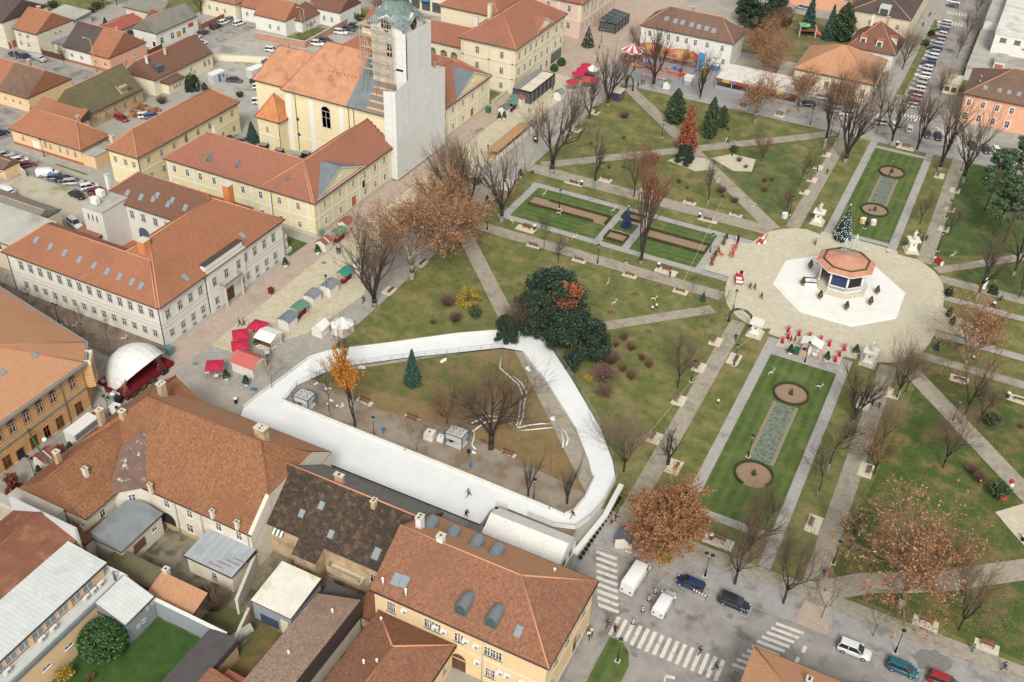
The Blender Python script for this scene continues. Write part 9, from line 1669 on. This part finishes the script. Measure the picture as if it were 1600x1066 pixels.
car('smallvan','white',(-19.5,95.5),1.49,'smaller white van with its back to the crossing',S_);car('hatch','navy',(-17.5,100.8),PI-.05,'navy blue car parked at the kerb behind the barrier board',S_);car('suv','black',(-10.9,100.5),-.02,'black car with roof rails parked at the kerb',S_);car('suv','white',(5.8,100.5),0,'white car parked at the kerb below the small trees',S_);car('hatch','teal',(12.1,100.6),0,'teal hatchback parked at the kerb',S_);car('hatch','red',(17.3,101.1),0,'bright red car cut off by the lower frame edge',S_)
N_='cars parked on the north road'
for k,c,a,rz,lab in(('suv','silver',(-42,284.8),PI+.1,'silver car at the end of the funfair tent'),('suv','black',(-43.9,277.9),PI+.3,'black jeep beside the funfair tent'),('hatch','dark',(-36.9,284),PI+.1,'dark car behind the brown planes'),('hatch','white',(-36.4,278.1),PI+.4,'white car right of the tall bare tree trunk'),('hatch','white',(-33.2,277.5),PI+.4,'second white car beside the first by the trunk'),('wagon','silver',(-24.2,276.4),PI+.2,'silver car under the leaning trunk'),('hatch','white',(-20.3,277),1.9,'white car facing the crossing behind the trees'),('hatch','white',(-16.2,276.6),1.7,'white hatchback seen from behind'),('sedan','dark',(-11.4,275.7),-1.3,'dark car facing the park between two trunks'),('sedan','black',(-8.7,275.7),-1.3,'black car beside its dark neighbour'),('sedan','navy',(0.1,274.6),-1.2,'navy car behind the crossing trunk'),('hatch','dark',(3.4,273.9),-1.2,'dark hatchback before the peach villa'),('hatch','white',(6,274.3),-1.2,'white car half hidden by pine branches'),('hatch','grey',(8.9,274.5),-1.2,'grey car under the pine branches'),('hatch','dark',(-33.6,284.1),PI,'dark car under the tan twigged trees')):
 car(k,c,a,rz,lab,N_,.01,True)
cols=['silver','red','silver','red','white','silver','sand','white','silver','white','navy','silver','white','silver','navy','silver','silver','red','white','navy','silver']
pts=[(-18.6,292.6),(-18.5,295.4),(-18.6,299.2),(-18.7,302.2),(-18.8,305.6),(-18.9,309.2),(-19,313),(-19.1,317),(-19.1,320.6),(-19.2,324.2),(-19.2,327.9),(-19.3,331.4),(-19.3,335),(-19.4,338.4),(-19.4,342),(-19.5,346),(-19.5,349.6),(-19.6,353.2),(-19.6,357),(-19.8,361),(-19.9,366)]
nth=['silver car closest to the park in the street row','red car second in the street row','silver car third in the street row','red car fourth in the street row','white car fifth in the street row','silver car sixth in the street row','sand coloured car seventh in the street row','white car eighth in the street row','silver car ninth in the street row','white car tenth in the street row','navy car eleventh in the street row','silver car twelfth in the street row','white car thirteenth in the street row','silver car fourteenth in the street row','navy car fifteenth in the street row','silver car sixteenth in the street row','silver car seventeenth in the street row','red car eighteenth in the street row','white car nineteenth in the street row','navy car twentieth in the street row','silver car at the far end of the street row']
for i,p in enumerate(pts):car(('hatch','suv','wagon')[i%3],cols[i],p,PI+.08*sin(i*2),nth[i],'cars in the long street row',.012)
car('wagon','white',(-20.2,369.1),PI,'white estate car alone before the far crossing','cars in the long street row');car('suv','sand',(-19.6,362.3),PI,'pale people carrier next to the far crossing','cars in the long street row');car('hatch','dark',(-20.3,388.9),PI,'dark green car at the top edge of the street','cars in the long street row');car('wagon','white',(-20.7,394),PI,'white car at the very top edge of the street','cars in the long street row')
car('wagon','silver',(-65.3,357.8),PI-.3,'silver car in front of the peach block','cars at the peach block')
W_='cars parked in the side streets'
for k,c,a,rz,lab in(('sedan','dark',(-248.5,191.8),-.1,'dark saloon first of three before the cream house'),('sedan','navy',(-244.9,192.3),-.1,'navy saloon second of three before the cream house'),('smallvan','silver',(-240.7,193.2),-.1,'silver small van third of three before the cream house'),('hatch','dark',(-233.6,221.1),-.1,'dark car in the red carport'),('hatch','white',(-215.7,229.1),1.5,'white car nearest the shop house corner'),('hatch','dark',(-216.2,233.2),1.5,'dark car second along the shop house'),('suv','black',(-216.3,239.2),1.45,'black car by the rust fence'),('hatch','white',(-216.8,243.4),1.45,'white car in the middle of the fence row'),('hatch','grey',(-216.7,247.1),1.45,'grey car in the fence row'),('hatch','white',(-216.8,252.3),1.4,'white car near the end of the fence row'),('hatch','white',(-217,256.8),1.4,'white car last in the fence row'),('wagon','white',(-212.4,245.3),1.4,'white car on the opposite side of the fence row'),('hatch','white',(-211.3,226.4),1.2,'white car by the cottage corner'),('sedan','dark',(-185.7,209.7),.3,'dark car beside the site container'),('hatch','red',(-193.9,175.7),-.1,'bright red hatchback in the barn yard'),('hatch','white',(-190.1,180),.9,'white car in the barn yard'),('hatch','blue',(-188.5,180.6),.9,'blue car half behind the white one in the barn yard'),('hatch','wine',(-194.3,145.7),1.,'wine red car beside the gatehouse'),('hatch','white',(-197.7,146.5),1.,'white car behind the wine red one'),('hatch','silver',(-199.7,146.8),1.,'silver car further behind the wine red one'),('hatch','silver',(-202.7,146.7),1.,'silver car at the left frame edge'),('sedan','navy',(-212.6,154.3),1.3,'navy car cut off at the left frame edge'),('smallvan','white',(-187,145),.7,'white van first in the row of the dusty lot'),('hatch','blue',(-183.9,144.6),.7,'blue car second in the row of the dusty lot'),('sedan','black',(-181.7,145),.7,'black car third in the row of the dusty lot'),('wagon','silver',(-179.1,144.9),.7,'silver car fourth in the row of the dusty lot'),('hatch','white',(-174.6,145.1),1.,'white car beside the palace back wing'),('sedan','black',(-174,140.9),-.1,'black saloon alone in the dusty lot'),('hatch','wine',(-171.7,144.4),1.,'wine red car close to the palace stair tower'),('wagon','silver',(-175.3,132.7),.55,'silver estate alone in the middle of the dusty lot'),('smallvan','white',(-187.6,134.2),-.2,'white van behind the beige house'),('hatch','red',(-183.6,133.1),-.2,'red car behind the beige house'),('smallvan','white',(-170.4,130.2),.4,'white van roof behind the palace'),('suv','white',(-165.3,131.6),-.3,'white pick up behind the palace roof'),('hatch','silver',(-165.8,183.1),.5,'silver car behind the archive house'),('hatch','dark',(-164.9,180.5),.5,'dark car behind the archive house'),('suv','white',(-182.5,243.9),.25,'white car nearest the church gable'),('hatch','dark',(-181.7,247.2),.25,'dark car next to the white one at the brick wall'),('suv','white',(-181.9,255.4),.25,'white car in the middle of the brick wall row'),('hatch','dark',(-181.5,259.2),.25,'dark car in the brick wall row'),('hatch','navy',(-181.2,262.1),.25,'navy car at the end of the brick wall row'),('hatch','silver',(-173.8,259.2),.2,'silver car beside the scaffold'),('hatch','white',(-190.7,232.9),.3,'white car in the convent car park'),('sedan','dark',(-185.8,225.4),.4,'dark car at the church apse'),('hatch','white',(-177,209.5),.6,'white car with black roof behind the church'),('suv','white',(-171.1,201.9),.7,'white car by the small church tower'),('wagon','grey',(-159.9,180.8),.6,'grey car beside the small spruce')):
 car(k,c,a,rz,lab,W_,.02)
#----------people----------
SKIN=fl('m259',C(222,178,150),.6);HAIR={k:fl('hair_'+k,c,.8)for k,c in dict(dark=C(52,42,38),brown=C(98,70,50),fair=C(190,150,96),grey=C(170,166,160)).items()}
CLO={k:fl('cloth_'+k,c,.9)for k,c in dict(black=C(38,38,44),navy=C(46,54,82),red=C(160,44,50),wine=C(110,42,48),cream=C(226,212,186),teal=C(44,116,126),rust=C(166,92,56),grey=C(120,122,128),white=C(234,232,226),pink=C(214,150,130),blue=C(70,96,150),olive=C(100,96,70)).items()}
def skin_mesh(name,verts,edges,radii,mat,rt=0):
 me=bpy.data.meshes.new(name);me.from_pydata(verts,edges,[]);o=bpy.data.objects.new(name,me);COL.objects.link(o);md=o.modifiers.new('s','SKIN');md.use_smooth_shade=True
 for i,r in enumerate(radii):me.skin_vertices[0].data[i].radius=r if isinstance(r,tuple)else(r,r)
 me.skin_vertices[0].data[rt].use_root=True
 sd=o.modifiers.new('d','SUBSURF');sd.levels=1;sd.render_levels=1
 dg=bpy.context.evaluated_depsgraph_get();m2=bpy.data.meshes.new_from_object(o.evaluated_get(dg));m2.name=name;bpy.data.objects.remove(o);m2.materials.clear();m2.materials.append(mat)
 for p in m2.polygons:p.use_smooth=True
 return m2
PEO={}
def person_proto(key,stride=.0,arm=.1,lean=0,crouch=0):
 hz=.92-crouch*.35;sx=lean;J={}
 J['pel']=(0,0,hz);J['wai']=(sx*.1,0,hz+.18);J['che']=(sx*.25,0,hz+.42);J['nek']=(sx*.36,0,hz+.58);J['hed']=(sx*.42+.02,0,hz+.72);J['top']=(sx*.44+.01,0,hz+.84)
 for s,n in((1,'l'),(-1,'r')):
  f=stride*s;J['hip'+n]=(0,.09*s,hz-.05);J['kne'+n]=(f*.25+.04+crouch*.3,.1*s,hz*.52-.0);J['ank'+n]=(f*.5-.02-crouch*.05-(0.08 if f<0 else 0),.1*s,.09+(.05 if f<0 else 0));J['toe'+n]=(J['ank'+n][0]+.17,.11*s,.04)
  J['sho'+n]=(sx*.32,.18*s,hz+.5);J['elb'+n]=(sx*.3-f*.18*1.-.02+arm*.1,.25*s,hz+.24);J['wri'+n]=(sx*.3-f*.35+arm*.6,.24*s,hz+.02+arm*.25);J['han'+n]=(J['wri'+n][0]+.04,.24*s,J['wri'+n][2]-.09)
 nm=list(J);ix={n:i for i,n in enumerate(nm)};E=[('pel','wai'),('wai','che'),('che','nek'),('nek','hed'),('hed','top')]
 for n in 'lr':E+=[('pel','hip'+n),('hip'+n,'kne'+n),('kne'+n,'ank'+n),('ank'+n,'toe'+n),('che','sho'+n),('sho'+n,'elb'+n),('elb'+n,'wri'+n),('wri'+n,'han'+n)]
 rr=dict(pel=.13,wai=.115,che=.14,nek=.055,hed=.1,top=.07,hip=.09,kne=.062,ank=.042,toe=.035,sho=.07,elb=.048,wri=.032,han=.036)
 body=skin_mesh('body',[J[n]for n in nm],[(ix[a],ix[b])for a,b in E],[rr[n[:3]]for n in nm],SKIN)
 def sub(names,name,sc,mat):ii={n:i for i,n in enumerate(names)};return skin_mesh(name,[J[n]for n in names],[(ii[a],ii[b])for a,b in E if a in ii and b in ii],[rr[n[:3]]*sc+.012 for n in names],mat)
 jac=sub(['pel','wai','che','shol','shor','elbl','elbr','wril','wrir'],'jacket',1.12,CLO['black']);tro=sub(['pel','hipl','hipr','knel','kner','ankl','ankr','toel','toer'],'trousers',1.08,CLO['navy'])
 b=MB();hx=J['hed'];b.ball((hx[0]-.02,0,hx[2]+.05),.125,.115,.125,10);hair=b.mesh('hair',HAIR['dark'])
 fb=MB()
 for s,n in((1,'l'),(-1,'r')):
  h=J['han'+n]
  for k in range(4):fb.tb([(h[0]+.015*(k-1.5),h[1],h[2]-.02),(h[0]+.016*(k-1.5)+.01,h[1]-.004*s,h[2]-.06-.008*(k in(1,2))),(h[0]+.015*(k-1.5)+.03,h[1]-.015*s,h[2]-.085-.008*(k in(1,2)))],[.009,.008,.006],5)
  fb.tb([(h[0]+.03,h[1],h[2]+.01),(h[0]+.06,h[1]-.01*s,h[2]-.03)],[.01,.007],5)
 fx=hx[0];fb.tb([(fx+.095,0,hx[2]+.03),(fx+.125,0,hx[2]-.005)],[.012,.016],5)
 fing=fb.mesh('face_and_fingers',SKIN)
 PEO[key]=(body,jac,tro,hair,fing)
person_proto('stand',.0,.1);person_proto('walk',.55,.15);person_proto('stride',.85,.2,.12);person_proto('lean',.3,.9,.5);person_proto('sit',.05,.7,.5,.9)
def _mergeface():
 for k,(body,jac,tro,hr,fing)in list(PEO.items()):
  vs=[tuple(v.co)for v in body.vertices];n=len(vs);fs=[tuple(p.vertices)for p in body.polygons];vs+=[tuple(v.co)for v in fing.vertices];fs+=[tuple(i+n for i in p.vertices)for p in fing.polygons]
  me=bpy.data.meshes.new('body');me.from_pydata(vs,[],fs);me.materials.append(SKIN);[setattr(p,'use_smooth',True)for p in me.polygons];PEO[k]=(me,jac,tro,hr,None)
_mergeface()
def psn(at,rz,pose,jacket,trousers,hair,lab,sc=1,z=.08,grp=None):
 body,jac,tro,hr,_=PEO[pose];t=tg('person',lab,'person',(at[0],at[1],z),rz,grp,None,sc)
 put('body',body,t)
 for nm_,me_,m_ in(('jacket',jac,CLO[jacket]),('trousers',tro,CLO[trousers]),('hair',hr,HAIR[hair])):rec(put(nm_,me_,t),m_)
 return t
for at,rz,ps,j,tr,h,lab in(((-111.1,149.9),1.4,'walk','navy','black','dark','person in navy walking beside the red roofed hut'),((-110.6,150),1.4,'walk','black','navy','brown','person in black walking with the one in navy'),((-96.5,137.5),-1.8,'stride','black','black','dark','person in black walking toward the many limbed tree'),((-57.1,175.9),0,'stride','black','white','fair','person in black with white bag on the lower long path'),((-47.5,176.1),1,'stand','navy','blue','dark','child in navy by the bench with the white bin'),((-31.7,180),-1,'walk','navy','wine','dark','person in navy walking from the red sleigh'),((-30.8,180.3),-1,'walk','red','navy','brown','person in a red jacket beside the one in navy'),((-28.7,177.7),-.6,'walk','black','black','dark','person in black alone on the cream plaza'),((-29.6,239.3),1.2,'walk','black','black','dark','person in black on the long north path'),((-24.2,204.2),-1.2,'walk','grey','wine','dark','person in grey at the left of the bandstand'),((-3.7,218.3),.2,'stand','black','black','dark','person in black behind the white pedestal'),((-3,218.7),2.2,'stand','navy','black','brown','person in navy talking behind the white pedestal'),((-4.7,219.9),1,'stand','black','grey','dark','person standing closest to the cream figure'),((-29.1,161.5),-1.5,'walk','black','black','dark','person in black walking under the garland arch'),((-2.3,154.8),-1.7,'walk','navy','black','dark','person in navy on the wide east path'),((-1.1,154.4),-1.7,'walk','wine','black','brown','person in wine red on the wide east path'),((-25,88.5),-2.2,'stride','wine','wine','brown','person in wine red stepping onto the crossing'),((-23.9,88.2),-1.4,'stand','black','black','dark','person in black at the head of the crossing'),((-26.6,85.5),-1.2,'walk','cream','black','dark','person in cream walking along the yellow house'),((-26.5,86.1),-1.2,'walk','cream','black','fair','second person in cream along the yellow house'),((-12.5,90.2),-2.4,'walk','navy','navy','dark','person in navy on the long crossing'),((-9.9,88.8),.3,'stride','black','black','dark','person in black striding over the long crossing'),((-31.9,106.5),.5,'lean','pink','black','fair','person in a pink coat bending by the white hut'),((-31.6,107.2),.8,'lean','black','black','dark','person in black bending beside the pink coat'),((-0.9,111.8),-1.6,'walk','navy','navy','dark','person in navy of the walking couple'),((-0.1,112.2),-1.6,'walk','rust','rust','brown','person in rust orange of the walking couple'),((20.1,108.1),-.5,'stand','teal','teal','dark','person in a long teal coat beside the bench'),((24.2,107.1),-2.9,'stride','navy','navy','dark','person in navy running along the lower path'),((-88.7,264.9),-1,'stand','black','black','dark','person in black under the funfair arch'),((-88.5,267.3),-.5,'stand','black','navy','dark','first of the group behind the funfair arch'),((-88.1,268.3),.5,'stand','black','black','brown','second of the group behind the funfair arch'),((-105.8,275.9),.5,'walk','rust','black','brown','person in rust by the red parasols'),((-108.5,250.5),-.9,'walk','black','black','dark','person in black beside the cafe pavilion'),((-56.3,243.3),-.3,'walk','white','white','fair','person in white at the wide paved spot'),((-55.9,243.2),-.3,'walk','black','black','dark','person in black beside the one in white'),((-25.7,373.9),1.6,'walk','black','black','dark','person in black at the far end of the verge'),((-26.1,362.1),1.6,'walk','black','black','dark','person in black on the street pavement'),((-112.3,119.7),.7,'walk','black','navy','dark','person in black first of three by the parasols'),((-111.6,120.1),.7,'walk','wine','navy','brown','person in wine red in the middle of three by the parasols'),((-110.6,119.8),.7,'walk','white','white','fair','person in white last of three by the parasols'),((-94.9,278.8),.5,'stand','cream','black','dark','person in cream near the carousel'),((-109.8,286.7),.3,'sit','grey','navy','dark','person sitting low before the pink palace'),((-107.9,234.3),.1,'stand','cream','black','dark','person standing by the pale hut on the plaza'),((-23.5,285.3),.6,'stand','navy','blue','dark','person with a bicycle at the north crossing'),((-22.4,286),.6,'stand','black','navy','dark','person beside the bicycle at the north crossing'),((-187,236),.3,'stand','black','black','dark','person near the brick garden wall')):psn(at,rz,ps,j,tr,h,lab)
psn((-53.4,100.9),-2.2,'stride','grey','black','dark','skater in grey alone on the straight ice',1,.33,'ice skaters');psn((-51.7,97),-.6,'lean','black','black','dark','skater in black near the open rink gate',1,.33,'ice skaters');psn((-37.5,104.6),-2.3,'stride','black','rust','brown','skater in black and rust at the lower ice bend',1,.33,'ice skaters')
def bicycle(at,rz,lab):
 t=tg('bicycle',lab,'bicycle',(at[0],at[1],.1),rz);b=MB();b.tb([(-.5,0,.34),(-.15,0,.75),(.4,0,.8),(.52,0,.34)],.025,5);b.tb([(-.15,0,.75),(0,0,.3),(.4,0,.8)],.025,5);b.tb([(-.5,0,.34),(0,0,.3)],.02,5);b.bd('frame',BLACK,t)
 for x in(-.5,.52):b=MB();b.tb([(x+.33*cos(2*PI*k/16),0,.34+.33*sin(2*PI*k/16))for k in range(17)],.025,4);b.bd('wheel',TYRE,t)
 b=MB();b.bx(-.28,-.06,.84,-.05,.06,.9);b.bd('saddle',BLACK,t);b=MB();b.tb([(.38,-.28,.98),(.42,0,1.0),(.38,.28,.98)],.02,5);b.tb([(.4,0,.8),(.42,0,1.)],.02,5);b.bd('handlebar',DKM,t)
a=(14.2,201.2);bicycle(a,.6,'bicycle ridden on the east path');t=psn(a,.6,'sit','navy','black','dark','cyclist in navy riding on the east path',1,.42);bicycle((-22.9,285.1),.4,'bicycle held at the north crossing');bicycle((-113.2,217),.7,'bicycle leaning at the hoops by the parish house')
#----------light,sky,camera----------
W=bpy.data.worlds.new('World');SC.world=W;W.use_nodes=True
wt=W.node_tree;bg=wt.nodes['Background']
sky=wt.nodes.new('ShaderNodeTexSky');sky.sky_type='NISHITA';sky.sun_disc=False
SUN_EL,SUN_AZ=rad(42),rad(155)
sky.sun_elevation=SUN_EL;sky.sun_rotation=SUN_AZ;sky.air_density=1.0;sky.dust_density=3.0
hs=wt.nodes.new('ShaderNodeHueSaturation');hs.inputs['Saturation'].default_value=.12
wt.links.new(sky.outputs[0],hs.inputs['Color']);wt.links.new(hs.outputs[0],bg.inputs['Color'])
bg.inputs['Strength'].default_value=.125
sl=bpy.data.lights.new('sun','SUN');sl.energy=1.45;sl.angle=rad(14);sl.color=(1,.95,.87)
so=bpy.data.objects.new('sun',sl);COL.objects.link(so);so['kind']='helper'
d=Vector((sin(SUN_AZ)*cos(SUN_EL),cos(SUN_AZ)*cos(SUN_EL),sin(SUN_EL)))
so.rotation_euler=(-d).to_track_quat('-Z','Y').to_euler()
cd=bpy.data.cameras.new('camera');cam=bpy.data.objects.new('camera',cd);COL.objects.link(cam)
phi,pit,rol,f=-0.437956576,0.637402705,-0.0464725192,1620.51236
Fv=Vector((0,cos(pit),-sin(pit)));Rv=Vector((1,0,0));Dv=Fv.cross(Rv)
R2=Rv*cos(rol)+Dv*sin(rol);D2=Dv*cos(rol)-Rv*sin(rol)
def rot(v):return Vector((v.x*cos(phi)+v.y*sin(phi),-v.x*sin(phi)+v.y*cos(phi),v.z))
R2,D2,Fv=rot(R2),rot(D2),rot(Fv)
cam.matrix_world=Matrix(((R2.x,-D2.x,-Fv.x,0),(R2.y,-D2.y,-Fv.y,0),(R2.z,-D2.z,-Fv.z,115),(0,0,0,1)))
cd.sensor_width=36;cd.lens=36*f/1600;cd.clip_end=5000;cd.clip_start=.5
SC.camera=cam
SC.view_settings.view_transform='Standard';SC.view_settings.look='None';SC.view_settings.gamma=1
SC.view_settings.exposure=.74;SC.view_settings.use_curve_mapping=False
